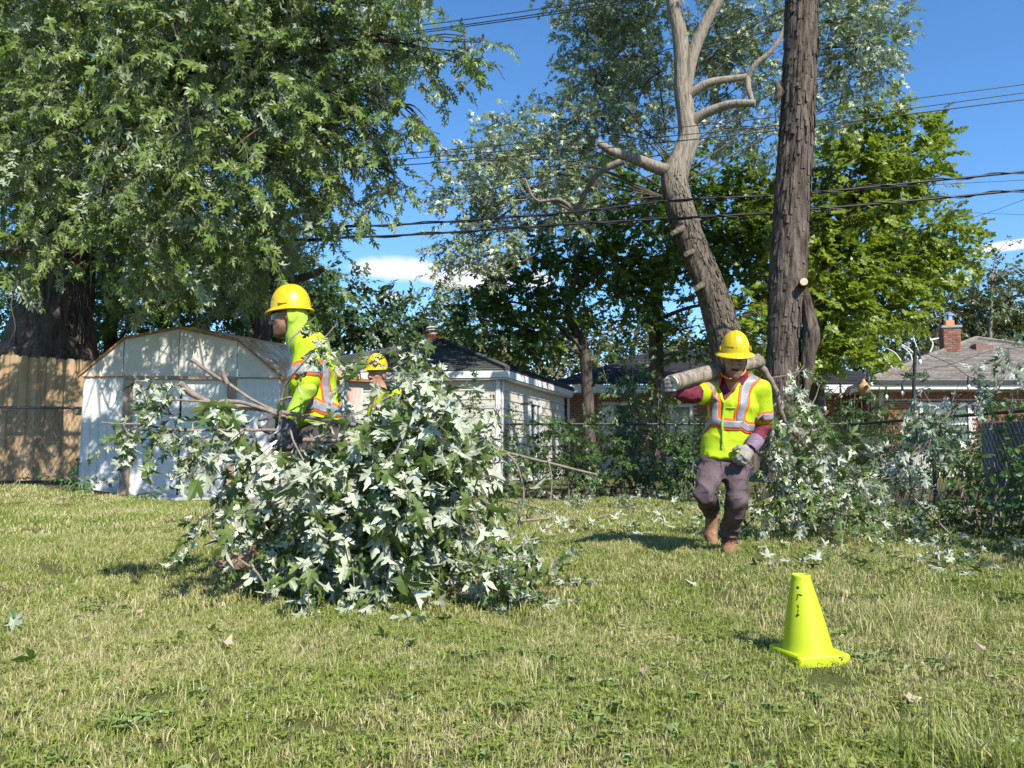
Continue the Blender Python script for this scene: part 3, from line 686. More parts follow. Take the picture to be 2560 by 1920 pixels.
SL, SR = at(201, 1100, 12.15), at(697, 1100, 12.45); SL = SL[:2]; SR = SR[:2]; fdv = v2(SR - SL); SW = np.linalg.norm(fdv); fu = fdv / SW; fn = np.array((fu[1], -fu[0], 0)); sb = v2(np.array((math.sin(math.radians(27)), math.cos(math.radians(27))))) * 2.15
t = thing('garden_shed', (SL[0], SL[1], 0), 'white metal garden shed with gambrel roof and rusty trim', 'shed')
WZ = 1.93; zb = .02
def F3(s, z, o=0.0): return v2(SL) + fu * s * SW + fn * o + z_ * z
def fpanel(name, s0, s1, z0, z1, o0, o1, mat, ribs=0):
    mb = MB(); slab(mb, F3(s0, 0), F3(s1, 0), z0, z1, o0, o1)
    for k in range(ribs):
        a = s0 + (s1 - s0) * (k + 1) / (ribs + 1); slab(mb, F3(a - .004, 0), F3(a + .004, 0), z0 + .01, z1 - .01, o1 - .001, o1 + .012)
    return mb.build(name, mat, t)
fpanel('wall_panel', .0, .205, zb, WZ, -.02, 0, MAT['shed_white'], 4)
fpanel('wall_panel', .775, 1.0, zb, WZ, -.02, 0, MAT['shed_white'], 4)
fpanel('door_post', .205, .25, zb, WZ - .03, -.02, .035, MAT['shed_brown']); fpanel('door_post', .73, .775, zb, WZ - .03, -.02, .035, MAT['shed_brown'], 2)
fpanel('door_track', .205, .775, WZ - .03, WZ + .02, -.02, .06, MAT['shed_brown'])
fpanel('door', .25, .484, zb + .04, WZ - .03, -.04, -.015, MAT['shed_white']); fpanel('door', .496, .73, zb + .04, WZ - .03, -.04, -.015, MAT['shed_white'])
fpanel('door_gap_shade', .484, .496, zb + .04, WZ - .03, -.06, -.045, MAT['black_gap_shade']); fpanel('door_sill', .2, .78, zb, zb + .04, -.05, .05, MAT['shed_white'])  # solid black strip painted as the shade between the doors
# gable: eave, knee, apex, knee, eave
prof = [(-.02, WZ), (.198, 2.535), (.475, 2.725), (.775, 2.53), (1.02, WZ - .03)]
mid_s = [(.198, WZ), (.475, WZ), (.775, WZ)]
def gpanel(pts, mat):
    n = len(pts); a = [F3(s, z, .012) for s, z in pts]; b = [F3(s, z, -.02) for s, z in pts]; mb = MB(); i = np.arange(n); j = (i + 1) % n
    mb.add(np.array(a + b), [i[None], i[::-1][None] + n, np.stack([j, i, i + n, j + n], -1)]); return mb.build('gable_panel', mat, t)
gpanel([(-.02, WZ), (.195, WZ), (.195, 2.53), (-.02, WZ + .02)], MAT['shed_cream']); gpanel([(.199, WZ), (.473, WZ), (.473, 2.72), (.199, 2.535)], MAT['shed_cream'])
gpanel([(.477, WZ), (.773, WZ), (.773, 2.53), (.477, 2.72)], MAT['shed_cream']); gpanel([(.777, WZ), (1.02, WZ - .03), (.777, 2.525)], MAT['shed_cream'])
mb = MB()
for (s0, z0), (s1, z1) in zip(prof[:-1], prof[1:]):
    a, b = F3(s0, z0, .05), F3(s1, z1, .05); c, d = F3(s0, z0, -.03), F3(s1, z1, -.03); up = z_ * .035
    mb.hexa(np.array([a, b, d, c, a + up, b + up, d + up, c + up]))
mb.build('gable_trim', MAT['rust'], t)
fpanel('gable_rail', -.03, 1.02, WZ - .005, WZ + .012, .013, .03, MAT['rust'])
lift = [0, .0, -.02, .0, .10]
for k in range(4):
    (s0, z0), (s1, z1) = prof[k], prof[k + 1]
    a, b = F3(s0, z0 + .036), F3(s1, z1 + .036); c, d = a + sb + z_ * lift[k], b + sb + z_ * lift[k + 1]; n = 9
    nn = unit(np.cross(b - a, sb)); nn = nn if nn[2] > 0 else -nn
    for q in range(n):
        f0, f1 = q / n, (q + .94) / n
        p = [a + (c - a) * f0, b + (d - b) * f0, b + (d - b) * f1, a + (c - a) * f1]; mb = MB()
        mb.hexa(np.array([x for x in p] + [x + nn * .012 for x in p])); g0 = (q + .94) / n; g1 = (q + 1) / n
        p = [a + (c - a) * g0, b + (d - b) * g0, b + (d - b) * g1, a + (c - a) * g1]
        mb.hexa(np.array([x for x in p] + [x + nn * .03 for x in p])); mb.build('roof_panel', MAT['shed_roof'], t)
mb = MB(); slab(mb, SR, SR + sb[:2], zb, WZ - .0, -.02, 0)
for k in range(7):
    a = SR + sb[:2] * (k + .5) / 7; slab(mb, a, a + sb[:2] * .02, zb, WZ, 0, .012)
mb.build('wall_panel', surf('streaky_side_enamel', (.52, .52, .50), (.50, .30, .20), .6, .3, 5, stretch=(1, 1, .25)), t)
mb = MB(); slab(mb, SL + sb[:2], SL, zb, WZ, -.02, 0); slab(mb, SR + sb[:2], SL + sb[:2], zb, WZ - .05, -.02, 0); mb.build('wall_panel', MAT['shed_white'], t)
mb = MB(); a = F3(1.02, WZ - .01); mb.hexa(np.array([a + fn * .05, a + sb - fn * 0 + z_ * .1, a + sb + z_ * .13 + fu * .05, a + fn * .05 + z_ * .03 + fu * .05, *(x + z_ * .05 for x in (a + fn * .05, a + sb + z_ * .1, a + sb + z_ * .13 + fu * .05, a + fn * .05 + z_ * .03 + fu * .05))])); mb.build('eave_trim', MAT['rust'], t)
mb = MB(); mb.box(F3(.5, -.02, -1.0), (SW + .3, 2.6, .1), np.array([fu, -fn, z_])); mb.build('foundation', surf('concrete_pad', (.34, .32, .29), (.45, .43, .39), .9), t)

# ---- cedar board fence on the left -------------------------------------------
MAT['cedar'] = surf('cedar_board', (.25, .165, .090), (.37, .265, .155), .8, .2, 9, stretch=(1, 1, .12), use_rnd=.18, bump=.3, bscale=14, bdist=.004, dirt=(.20, .10, .04), dirt_scale=6, dirt_lo=.62, dirt_hi=.72)
t = thing('board_fence', (-8.6, 12.75, .2), 'tan dog-eared board privacy fence left of the white shed', 'fence')
fy = lambda x: 12.42 + (x + 8.6) * .17
x = -9.6; k = 0
while x < -6.55:
    w = .135 * random.uniform(.96, 1.04); y = fy(x); zt = 2.33 - (x + 8.6) * .045 + random.uniform(-.012, .012); b0 = .28; ce = .032; d_ = random.uniform(0, .006)
    prof_ = [(x, b0), (x + w, b0), (x + w, zt - ce), (x + w - ce, zt), (x + ce, zt), (x, zt - ce)]
    a = [np.array((px, fy(px) - d_, pz)) for px, pz in prof_]; b = [p + (0, .02, 0) for p in a]; n = 6; i = np.arange(n); j = (i + 1) % n
    mb = MB(); mb.add(np.array(a + b), [i[None], i[::-1][None] + n, np.stack([j, i, i + n, j + n], -1)], 0, random.random()); mb.build('picket', MAT['cedar'], t)
    x += w + .004; k += 1
for z in (.75, 1.95): 
    mb = MB(); slab(mb, (-9.6, fy(-9.6) + .06), (-6.5, fy(-6.5) + .06), z, z + .09, -.02, .02); mb.build('rail', MAT['cedar'], t)
mb = MB(); px = at(26, 860, 12.5)[0]; mb.box((px, fy(px) + .08, 1.35), (.10, .10, 2.2)); po = mb.build('post', MAT['cedar'], t)
mb = MB(); q = np.array((px, fy(px) + .08, 2.44)); mb.box(q, (.19, .19, .035)); mb.tube([q, q + z_ * .09], [.12, .012], 4); mb.build('post_cap', surf('black_post_cap', (.06, .06, .065), (.1, .1, .1), .5), po)

# ---- chain link fences ----------------------------------------------------------
MAT['wire_black'] = surf('black_fence_wire', (.02, .02, .022), (.035, .035, .037), .45, .5)
MAT['wire_grey'] = surf('weathered_fence_wire', (.07, .07, .072), (.13, .125, .12), .45, .5, metal=.3)
def chain_fence(label, p0, p1, z0, z1, mat, post_gap=2.6, pitch=.075, wr=.0022, step=.075):
    p0, p1 = np.array(p0, float), np.array(p1, float); L = np.linalg.norm(p1 - p0); d = (p1 - p0) / L; d3 = v2(d); n3 = np.array((d[1], -d[0], 0))
    t = thing('chain_link_fence', (p0[0], p0[1], z0), label, 'fence')
    mb = MB(); mb.tube([v2(p0) + z_ * z1, v2(p1) + z_ * z1], [.021, .021], 8); mb.build('top_rail', mat, t, True)
    n = max(1, int(round(L / post_gap)))
    for k in range(n + 1):
        q = v2(p0 + d * L * k / n); mb = MB(); mb.tube([q + z_ * (z0 - .1), q + z_ * (z1 + .03)], [.025, .025], 8); mb.tube([q + z_ * (z1 + .03), q + z_ * (z1 + .06)], [.03, .012], 8); mb.build('post', mat, t, True)
    V = []; F = []; rows = int((z1 - z0 - .02) / step); c = 0
    tri = np.array([(math.cos(a), math.sin(a)) for a in (0.5, 2.6, 4.7)]) * wr
    for w in range(int(L / pitch)):
        s0 = w * pitch; pts = []
        for r in range(rows + 1):
            s = s0 + (pitch * .5 if r % 2 else 0) * 1.06; pts.append(v2(p0) + d3 * s + z_ * (z1 - .03 - r * step * .97) + n3 * (.004 if r % 2 else -.004) * (1 if w % 2 else -1))
        for dr in (0, 1):
            if dr: pts = [q + d3 * ((-1 if r % 2 else 0) * pitch * 1.0) for r, q in enumerate(pts)]
            P = np.array(pts); ring = P[:, None] + tri[None, :, 0:1] * d3 + tri[None, :, 1:2] * n3; V.append(ring.reshape(-1, 3))
            i = np.arange(len(P) - 1)[:, None] * 3 + np.arange(3)[None]; j = np.arange(len(P) - 1)[:, None] * 3 + (np.arange(3)[None] + 1) % 3
            F.append(np.stack([i, j, j + 3, i + 3], -1).reshape(-1, 4) + c); c += len(P) * 3
    put('chain_mesh', mesh_from('chain_mesh', np.vstack(V), [(np.vstack(F), 0)], [mat]), t, 'stuff')
    return t
chain_fence('weathered chain link fence running away along the right side', (5.62, 5.4), (5.62, 12.75), .03, 1.19, MAT['wire_black'], 2.45, wr=.003)
chain_fence('low chain link fence overgrown with shrubs along the back', (-.1, 12.75), (5.55, 12.75), .02, 1.2, MAT['wire_black'], 2.8)
chain_fence('chain link fence standing in front of the tan board fence', (-9.6, fy(-9.6) - .42), (-6.75, fy(-6.75) - .42), .28, 1.44, MAT['wire_grey'], 2.9, wr=.0028)
# dark screens standing behind the right-hand fence
for lab, y0, y1, zt, c0, c1, n_ in (('black board screen standing behind the right-hand chain link', 5.6, 8.55, 1.12, (.016, .016, .018), (.03, .03, .033), 18), ('grey-blue sheet panel standing behind the right-hand chain link', 8.75, 9.75, 1.08, (.10, .125, .17), (.15, .18, .23), 4)):
    t = thing('board_screen', (5.95, y0, 0), lab, 'screen'); mt = surf('screen_board', c0, c1, .7, .3, 6, stretch=(1, 1, .2), use_rnd=.15); w = (y1 - y0) / n_
    for k in range(n_):
        mb = MB(); mb.box((5.95 + random.uniform(-.006, .006), y0 + (k + .5) * w, zt / 2 + .02), (.02, w - .008, zt), rnd=random.random()); mb.build('board', mt, t)
    for z in (.3, .95):
        mb = MB(); mb.box((5.985, (y0 + y1) / 2, z), (.04, y1 - y0, .06)); mb.build('rail', mt, t)
# ================================================================== TREES
def fan(outline, c=(0, .3), fold=.12, droop=.18):
    P = np.array(outline, float); P = np.vstack([P, (P * (-1, 1))[::-1][(1 if P[-1, 0] == 0 else 0):len(P) - (1 if P[0, 0] == 0 else 0)]])
    V = np.vstack([P, c]); n = len(P); i = np.arange(n); j = (i + 1) % n
    z = fold * np.abs(V[:, 0]) - droop * V[:, 1] ** 2
    return np.column_stack([V, z]), np.stack([i, j, np.full(n, n)], -1)
OUT_HI = [(0, 0), (.06, .03), (.20, -.04), (.36, -.08), (.27, .08), (.19, .20), (.30, .26), (.42, .32), (.47, .45), (.56, .64), (.42, .60), (.33, .60), (.14, .46), (.17, .60), (.22, .74), (.13, .78), (.09, .88), (0, 1.0)]
OUT_MID = [(0, 0), (.32, -.06), (.12, .19), (.37, .34), (.50, .62), (.08, .42), (.15, .70), (0, 1.0)]
DIA = (np.array([(0, 0, 0), (.34, .45, .05), (0, 1.0, -.1), (-.34, .45, .05)], float), np.array([[0, 1, 2], [0, 2, 3]]))
def upside(l):
    v, f = l; return (v, f if np.cross(v[f[0, 1]] - v[f[0, 0]], v[f[0, 2]] - v[f[0, 0]])[2] > 0 else f[:, ::-1])
def curled(l, twist):
    v, f = l; v = v.copy(); a = twist * v[:, 1]; v[:, 0], v[:, 2] = v[:, 0] * np.cos(a) - v[:, 2] * np.sin(a), v[:, 0] * np.sin(a) + v[:, 2] * np.cos(a); return v, f
LEAF_HI = [curled(upside(fan(OUT_HI, fold=a, droop=b)), c) for a, b, c in ((.20, .35, .2), (.55, .55, .4), (-.45, .80, -.5), (.90, .40, .7), (-.70, .35, .3), (.35, 1.0, -.8), (1.1, .7, -.3))]
LEAF_MID = [curled(upside(fan(OUT_MID, fold=a, droop=b)), c) for a, b, c in ((.12, .2, 0), (.45, .35, .4), (-.3, .5, -.4))]
LEAF_LO = [upside(fan([(0, 0), (.34, .0), (.12, .22), (.50, .58), (.10, .48), (0, 1.0)], fold=a, droop=.2)) for a in (.1, .4, -.25)]
LEAF_NOR = [upside(fan([(0, .02), (.38, .05), (.30, .25), (.60, .55), (.25, .62), (0, 1.0)], fold=a, droop=.12)) for a in (.08, .3, -.15)]
LEAF_OVAL = [upside(fan([(0, 0), (.24, .3), (.22, .62), (0, 1.0)], fold=.15, droop=.15))]; LEAF_DIA = [upside(DIA)]
def basis(d, n):
    """rows: local x, y (tip), z (upper side)"""
    y = unit(d); n = np.asarray(n, float); z = unit(n - y * (n @ y)); return np.array([np.cross(y, z), y, z])
def spray(leaf, n, L, size, seed, droop=.5, stem=True, flat=.35, petiole=.35, flip=0.0):
    """a twig along +x with leaves on petioles; returns V, F(leaf), F(stem), rnd"""
    r = np.random.default_rng(seed); V = []; F = []; G = []; A = []; k = 0
    tw = lambda t: np.array((L * t, .06 * L * math.sin(5 * t + seed), .10 * L * t - droop * L * t * t))
    for i in range(n):
        lv, lf = leaf[r.integers(0, len(leaf))]; t = (i + .6 + r.uniform(-.3, .3)) / n; sd = 1 if i % 2 else -1
        a = sd * r.uniform(.35, 1.35) * (1 - .6 * t); d = np.array((math.cos(a), math.sin(a), r.uniform(-.75, .25) - droop * .4))
        nn = np.array((r.normal(0, flat) + .25, r.normal(0, flat), 1.0)) * (-1 if r.uniform() < flip else 1); s = size * r.uniform(.6, 1.15)
        p0 = tw(min(t, 1)); p1 = p0 + unit(d) * petiole * s; B = basis(d + (0, 0, -.25 * r.uniform()), nn)
        V.append(p1 + (lv * s) @ B); F.append(lf + k); A.append(np.full(len(lv), r.uniform())); k += len(lv)
        if stem:
            q = np.array((0, 0, .012 * size / .1 * .25)); V.append(np.array([p0 - q, p0 + q, p1])); G.append(np.array([[k, k + 1, k + 2]])); A.append(np.full(3, .5)); k += 3
    if stem:
        q = np.array((0, .0, .004)); ts = np.linspace(0, 1, 5); P = np.array([tw(t) for t in ts]); w = (np.array([(0, 0, 1.0)]) * np.linspace(.004, .0015, 5)[:, None])
        w2 = np.array([(0, 1.0, 0)]) * np.linspace(.004, .0015, 5)[:, None]
        for ww in (w, w2):
            V.append(np.vstack([P - ww, P + ww])); G.append(np.array([[k + j, k + j + 1, k + j + 6, k + j + 5] for j in range(4)])[:, [0, 1, 2]]); G.append(np.array([[k + j, k + j + 6, k + j + 5] for j in range(4)])); A.append(np.full(10, .5)); k += 10
    return np.vstack(V), np.vstack(F), (np.vstack(G) if G else np.zeros((0, 3), int)), np.concatenate(A)
def scatter(protos, P, R, s, rng):
    """copies of the sprays at P with rotations R (rows = world directions of local axes) and scales s"""
    Vs = []; Fs = []; Gs = []; As = []; n0 = 0; pick = rng.integers(0, len(protos), len(P))
    for q, (V, F, G, A) in enumerate(protos):
        k = np.where(pick == q)[0]
        if not len(k): continue
        W_ = np.einsum('vi,kij->kvj', V, R[k]) * s[k, None, None] + P[k, None]
        off = n0 + np.arange(len(k))[:, None, None] * len(V)
        Vs.append(W_.reshape(-1, 3)); Fs.append((F[None] + off).reshape(-1, 3)); Gs.append((G[None] + off).reshape(-1, 3)); As.append(((A[None] + rng.uniform(0, 1, len(k))[:, None] * .45) % 1).ravel()); n0 += len(k) * len(V)
    return np.vstack(Vs), np.vstack(Fs), np.vstack(Gs), np.concatenate(As)
def dirs_to_R(d, rng, roll=.5):
    d = d / (np.linalg.norm(d, axis=1)[:, None] + 1e-9); up = np.array((0, 0, 1.0)) + rng.normal(0, roll, d.shape)
    z = up - d * (up * d).sum(1)[:, None]; z /= np.linalg.norm(z, axis=1)[:, None] + 1e-9
    return np.stack([d, np.cross(z, d), z], 1)
def clump_points(clumps, dens, rng, shell=.45):
    """clumps: (centre, radii); points through each volume, thicker towards its outside"""
    P = []; D = []
    for c, r in clumps:
        r = np.asarray(r, float); n = max(6, int(dens * (r[0] * r[1] + r[1] * r[2] + r[0] * r[2]) / 3 * 4))
        d = rng.normal(0, 1, (n, 3)); d /= np.linalg.norm(d, axis=1)[:, None]
        q = (shell + (1 - shell) * rng.uniform(0, 1, n) ** .6) * (1 + .22 * vnoise(d * 2.2 + np.asarray(c) * 1.7, 4)) * rng.uniform(.8, 1.08, n)
        P.append(np.asarray(c) + d * q[:, None] * r); D.append(d)
    return np.vstack(P), np.vstack(D)
def crown(parent, clumps, protos, dens, mats, seed, outward=.8, down=.25, smin=.8, smax=1.2, name='crown', shell=.45, cut=None):
    rng = np.random.default_rng(seed); P, D = clump_points(clumps, dens, rng, shell)
    if cut is not None: k = cut(P); P, D = P[k], D[k]
    d = D * outward + rng.normal(0, .55, D.shape); d[:, 2] = d[:, 2] * .6 - down
    V, F, G, A = scatter(protos, P, dirs_to_R(d, rng), rng.uniform(smin, smax, len(P)), rng)
    return put(name, mesh_from(name, V, [(F, 0), (G, 1)], mats, False, A), parent, 'stuff')
def ridged(amp, kth, ks, seed):
    def f(th, L, r):
        P = np.stack([np.cos(th) * kth, np.sin(th) * kth, L * ks], -1)
        a = 1 - np.abs(vnoise(P, seed)) * 2; b = vnoise(np.stack([np.cos(th) * 1.3, np.sin(th) * 1.3, L * 1.1], -1), seed + 3)
        c = vnoise(P * (2.1, 2.1, 2.0), seed + 7)
        return r * amp * (a * .55 + c * .4) + r * .10 * b
    return f
def limbs(mb, trunk, clumps, rng, r0=.09, sub=5, n=5):
    """curved limbs from the trunk line to each clump, and thinner branches inside it"""
    T = np.asarray(trunk)
    for c, r in clumps:
        c = np.asarray(c); h = np.linalg.norm((c - T)[:, :2], axis=1); want = c[2] - .55 * h + rng.normal(0, .7); k = np.argmin(np.abs(T[:, 2] - want) + .15 * h)
        a = T[k]; m_ = (a + c) / 2 + np.array((rng.normal(0, .15), rng.normal(0, .15), .18 * np.linalg.norm(c - a) * rng.uniform(.1, 1)))
        L = np.linalg.norm(c - a); q = spline([a, m_, c], n); sc_ = min(1, r[0] / .7); rr = np.linspace(max(.012, min(r0, .02 + L * .018) * sc_), .010, len(q)); mb.tube(q, rr, 6, caps=False)
        for _ in range(sub):
            d = unit(rng.normal(0, 1, 3)) * np.asarray(r) * rng.uniform(.6, .95); st = q[-1 - rng.integers(0, max(1, n))]
            mb.tube(spline([st, (st + c + d) / 2 + (0, 0, .08), c + d], 3), np.linspace(.016, .004, 7), 4, caps=False)
    return mb
def cl(lst, sq=1.0):
    return [(at(sx, sy, Y), (r, r * 1.0, r * sq)) for sx, sy, Y, r in lst]

def cl2(lst, k=1.07): return cl([(x - (50 if x > 780 else 0), y, min(Y * k, 13.2) if Y < 12 else Y, r * min(k, 13.2 / Y) if Y < 12 else r) for x, y, Y, r in lst])
# ---- the big silver maple on the left --------------------------------------------------
sp_big = [spray(LEAF_MID, 13, .42, .118, s, .45, flip=.12) for s in range(5)]
sp_back = [spray(LEAF_LO, 12, .46, .14, 10 + s, .45, stem=False, flip=.1) for s in range(4)]
tb = at(118, 935, 14.2); t = thing('silver_maple_tree', (tb[0], tb[1], 0), 'huge silver maple with dense green crown hanging over the white shed', 'tree')
def thin(P):  # drops sprays along sun rays, shaping the crown so sun dapples the shed
    sd_ = np.array(sun_dir); t_ = (12.25 - P[:, 1]) / -sd_[1]; Q = P - sd_ * t_[:, None]
    hit = (Q[:, 0] > -7.2) & (Q[:, 0] < -3.3) & (Q[:, 2] > -.2) & (Q[:, 2] < 2.9)
    return ~(hit & (vnoise(np.stack([Q[:, 0] * 2.6, Q[:, 2] * 2.2, Q[:, 0] * 0], -1), 61) > -.12))
front = cl2([(100, -50, 11, 1.4), (350, -70, 10.5, 1.4), (600, -60, 10, 1.3), (850, -50, 10, 1.1), (1010, 10, 9.6, .6),
            (60, 150, 11, 1.15), (250, 140, 10, 1.2), (480, 150, 9.5, 1.2), (700, 150, 9.5, 1.1), (890, 130, 9.5, .85), (1040, 140, 9.2, .48), (1150, 160, 9.0, .26), (1215, 130, 9.0, .16), (1255, 105, 9.0, .10),
            (60, 350, 10.5, 1.0), (250, 330, 9.5, 1.1), (450, 330, 9.0, 1.1), (650, 320, 9.0, 1.05), (830, 320, 9.4, .75), (940, 330, 9.2, .42), (1045, 290, 9, .15), (1110, 315, 9.0, .10),
            (80, 500, 10, .8), (250, 490, 9.5, .9), (430, 490, 9.0, .9), (620, 480, 9.2, .9), (790, 470, 9.5, .65), (930, 430, 9.4, .34), (1020, 390, 9.2, .22), (1050, 460, 9.2, .12), (955, 520, 9.4, .2), (870, 540, 9.4, .3), (985, 345, 9.2, .22),
            (40, 640, 9.6, .42), (170, 590, 9.4, .4), (300, 600, 9.5, .6), (480, 610, 9.5, .7), (640, 600, 10, .62), (760, 560, 10, .45), (850, 590, 9.8, .16),
            (330, 700, 10.6, .4), (480, 690, 11, .7), (660, 680, 11, .5), (390, 780, 13, .32), (560, 740, 12.5, .5), (200, 860, 12.2, .14)])
back = cl([(180, 150, 14, 2.3), (560, 150, 14, 2.3), (860, 30, 13, 1.5), (60, 470, 15, 1.4), (520, 480, 14, 2.0), (760, 400, 13, 1.1), (360, 400, 14.5, 1.8), (330, 640, 15, 1.2), (620, 640, 15, 1.3), (720, 230, 13.5, 1.5), (-60, 150, 13, 1.8)])
above = cl([(700, -380, 9, 1.7), (250, -350, 10, 1.9), (1000, -250, 8.6, .9), (-250, 100, 10, 2.0), (500, -800, 10, 2.2), (0, -700, 12, 2.2)])
trunk_pts = spline([at(120, 960, 14.2), at(125, 860, 14.2), at(140, 760, 14.2), at(150, 660, 14.2), at(140, 540, 14.2), at(120, 400, 14.1), at(150, 200, 14), at(200, 0, 13.5), at(240, -300, 13.2)], 10)
tr = MB(); n = len(trunk_pts); rad = np.interp(np.linspace(0, 8, n), [0, 1, 2, 3, 4, 5, 6, 7, 8], [.92, .74, .60, .55, .48, .38, .32, .26, .16])
tr.tube(trunk_pts, rad, 72, disp=ridged(.09, 4.2, 1.2, 5), caps=False)
k2 = spline([at(120, 640, 14.1), at(80, 500, 13.9), at(30, 330, 13.6), at(10, 150, 13.3), at(5, -100, 13)], 8); tr.tube(k2, np.linspace(.34, .2, len(k2)), 36, disp=ridged(.09, 4, 1.2, 6), caps=False)
k3 = spline([at(150, 620, 14.2), at(260, 470, 13.2), at(420, 250, 12), at(560, 50, 11.4), at(640, -200, 11)], 8); tr.tube(k3, np.linspace(.26, .08, len(k3)), 24, disp=ridged(.09, 3, 1.5, 7), caps=False)
tr.build('trunk', MAT['bark_dark'], t, True)
rng = np.random.default_rng(5); lb = MB(); limbs(lb, np.vstack([trunk_pts[30:], k2[10:], k3[8:]]), front + above, rng, .06, 4)
lb.tube(spline([at(-60, 640, 10.5), at(60, 622, 10.3), at(130, 610, 10.2), at(205, 612, 10.1)], 6), np.linspace(.035, .016, 19), 8)
lb.tube([at(165, 655, 10.1), at(205, 628, 10.15)], [.006, .014], 6)
lb.tube(spline([at(420, 20, 10), at(455, 150, 9.7), at(470, 280, 9.6), at(490, 400, 9.6)], 5), np.linspace(.014, .006, 16), 6)
for q in ([(300, 640), (400, 590), (440, 560)], [(280, 350), (330, 480), (350, 560)], [(960, 90), (1090, 140), (1170, 165), (1235, 165), (1262, 200)], [(985, 250), (1010, 290), (1060, 320), (1100, 335)], [(225, 640), (228, 690), (226, 735)], [(45, 700), (28, 760), (38, 820), (20, 860)]):
    lb.tube(spline([at(x, y, 9.9) for x, y in q], 5), np.linspace(.012, .005, 5 * (len(q) - 1) + 1), 5)
lb.build('branch', MAT['bark_dark'], t, True)
crown(t, front, sp_big, 25, [MAT['silver'], MAT['twig']], 21, .8, .3, cut=thin)
crown(t, back, sp_back, 22, [MAT['silver'], MAT['twig']], 22, .8, .25, name='inner_crown', shell=.3)
crown(t, above, sp_back, 15, [MAT['silver'], MAT['twig']], 23, .8, .25, name='top_crown', cut=thin)
# single leaves that hang nearest to the camera
lm = [mesh_from('leaf', v * .14, [(f, 0)], [MAT['silver']], False, np.zeros(len(v))) for v, f in LEAF_HI]
def leaf_parts(parent, P, D, N, mesh, smin=.75, smax=1.2, rng=np.random.default_rng(3)):
    for p, d, nn in zip(P, D, N):
        o = bpy.data.objects.new('leaf', mesh[rng.integers(0, len(mesh))]); COL.objects.link(o); s = rng.uniform(smin, smax); B = basis(d, nn) * s
        M = Matrix(((B[0, 0], B[1, 0], B[2, 0], p[0]), (B[0, 1], B[1, 1], B[2, 1], p[1]), (B[0, 2], B[1, 2], B[2, 2], p[2]), (0, 0, 0, 1)))
        o.parent = parent; o.matrix_basis = M
        if parent.type == 'EMPTY': o.matrix_parent_inverse = Matrix.Translation(-parent.location)
rng = np.random.default_rng(31); P, D = clump_points([c for c in front if c[1][0] > .3], 3.2, rng, .95)
k = (D[:, 1] < -.35); P, D = P[k][:240], D[k][:240]; Dl = D * .8 + rng.normal(0, .5, D.shape); Dl[:, 2] -= .5
leaf_parts(t, P, Dl, np.array((0, -.35, .9)) + rng.normal(0, .45, D.shape), lm)

# ---- dark undergrowth trees behind the shed ---------------------------------------------
sp_dark = [spray(LEAF_LO, 12, .5, .17, 30 + s, .35, stem=False) for s in range(3)]
for lst, lab, base in (([(180, 760, 17.5, 1.5), (330, 800, 17, 1.2), (240, 650, 18, 1.6), (60, 800, 18, 1.3), (420, 700, 18, 1.4), (20, 690, 18, 1.2)], 'dark leafy tree in shade behind the board fence', (260, 18)),
                       ([(500, 790, 17, 1.1), (600, 800, 17.5, 1.1), (560, 690, 18, 1.4), (700, 790, 18, .9), (690, 690, 17.5, .9), (780, 720, 18, .75), (640, 620, 17.5, 1.0)], 'dark tree with hanging leaves behind the shed roof', (610, 18))):
    b = at(base[0], 960, base[1]); t = thing('leafy_tree', (b[0], b[1], 0), lab, 'tree'); cls = cl(lst)
    tp_ = spline([(b[0], b[1], 0), (b[0] + .1, b[1], 2), at(base[0] + 20, 700, base[1]), at(base[0], 580, base[1])], 6)
    mb = MB(); mb.tube(tp_, np.linspace(.22, .06, len(tp_)), 16, disp=ridged(.08, 3, 1.5, 8)); mb.build('trunk', MAT['bark_dark'], t, True)
    mb = MB(); limbs(mb, tp_[5:], cls, rng, .07, 4); mb.build('branch', MAT['bark_dark'], t, True)
    crown(t, cls, sp_dark, 20, [MAT['norway'], MAT['twig']], 40 + base[0], .7, .25)
# broken dead stem behind the man's helmet
b = at(655, 900, 13.9); t = thing('dead_tree', (b[0], b[1], 0), 'dark bare broken tree stem behind the shed roof', 'tree')
mb = MB(); p_ = spline([(b[0], b[1], 0), at(655, 860, 13.9), at(660, 770, 13.9), at(672, 700, 13.9), at(690, 670, 13.9)], 6); mb.tube(p_, np.linspace(.17, .10, len(p_)), 20, disp=ridged(.14, 3, 2, 9))
p_ = spline([at(668, 720, 13.9), at(720, 702, 13.8), at(770, 690, 13.7), at(808, 672, 13.6)], 5); mb.tube(p_, np.linspace(.09, .05, len(p_)), 16, disp=ridged(.15, 3, 3, 10)); mb.build('trunk', MAT['bark_dark'], t, True)

# ---- leaning, partly cut silver maple -----------------------------------------------------
TY = 13.4
b = at(1838, 1000, TY); t = thing('leaning_maple_tree', (b[0], b[1], 0), 'leaning grey silver maple with sawn limb stubs behind the helmeted man', 'tree')
main = [(1850, 1180, .40), (1842, 1000, .37), (1820, 880, .345), (1796, 780, .325), (1768, 700, .31), (1738, 630, .30), (1712, 560, .29), (1694, 500, .285), (1686, 445, .28), (1704, 395, .25), (1722, 345, .235), (1716, 290, .20), (1708, 230, .19), (1705, 150, .18), (1696, 70, .165), (1682, 0, .15), (1672, -120, .12), (1660, -300, .08)]
pts = spline([at(x, y, TY) for x, y, _ in main], 7); rr = .80 * spline([(r, 0, 0) for _, _, r in main], 7)[:, 0]
lean_t, lean_pts, lean_rr = t, pts, rr
tr = MB(); tr.tube(pts, rr, 64, disp=ridged(.085, 7, 3.0, 15), caps=False)
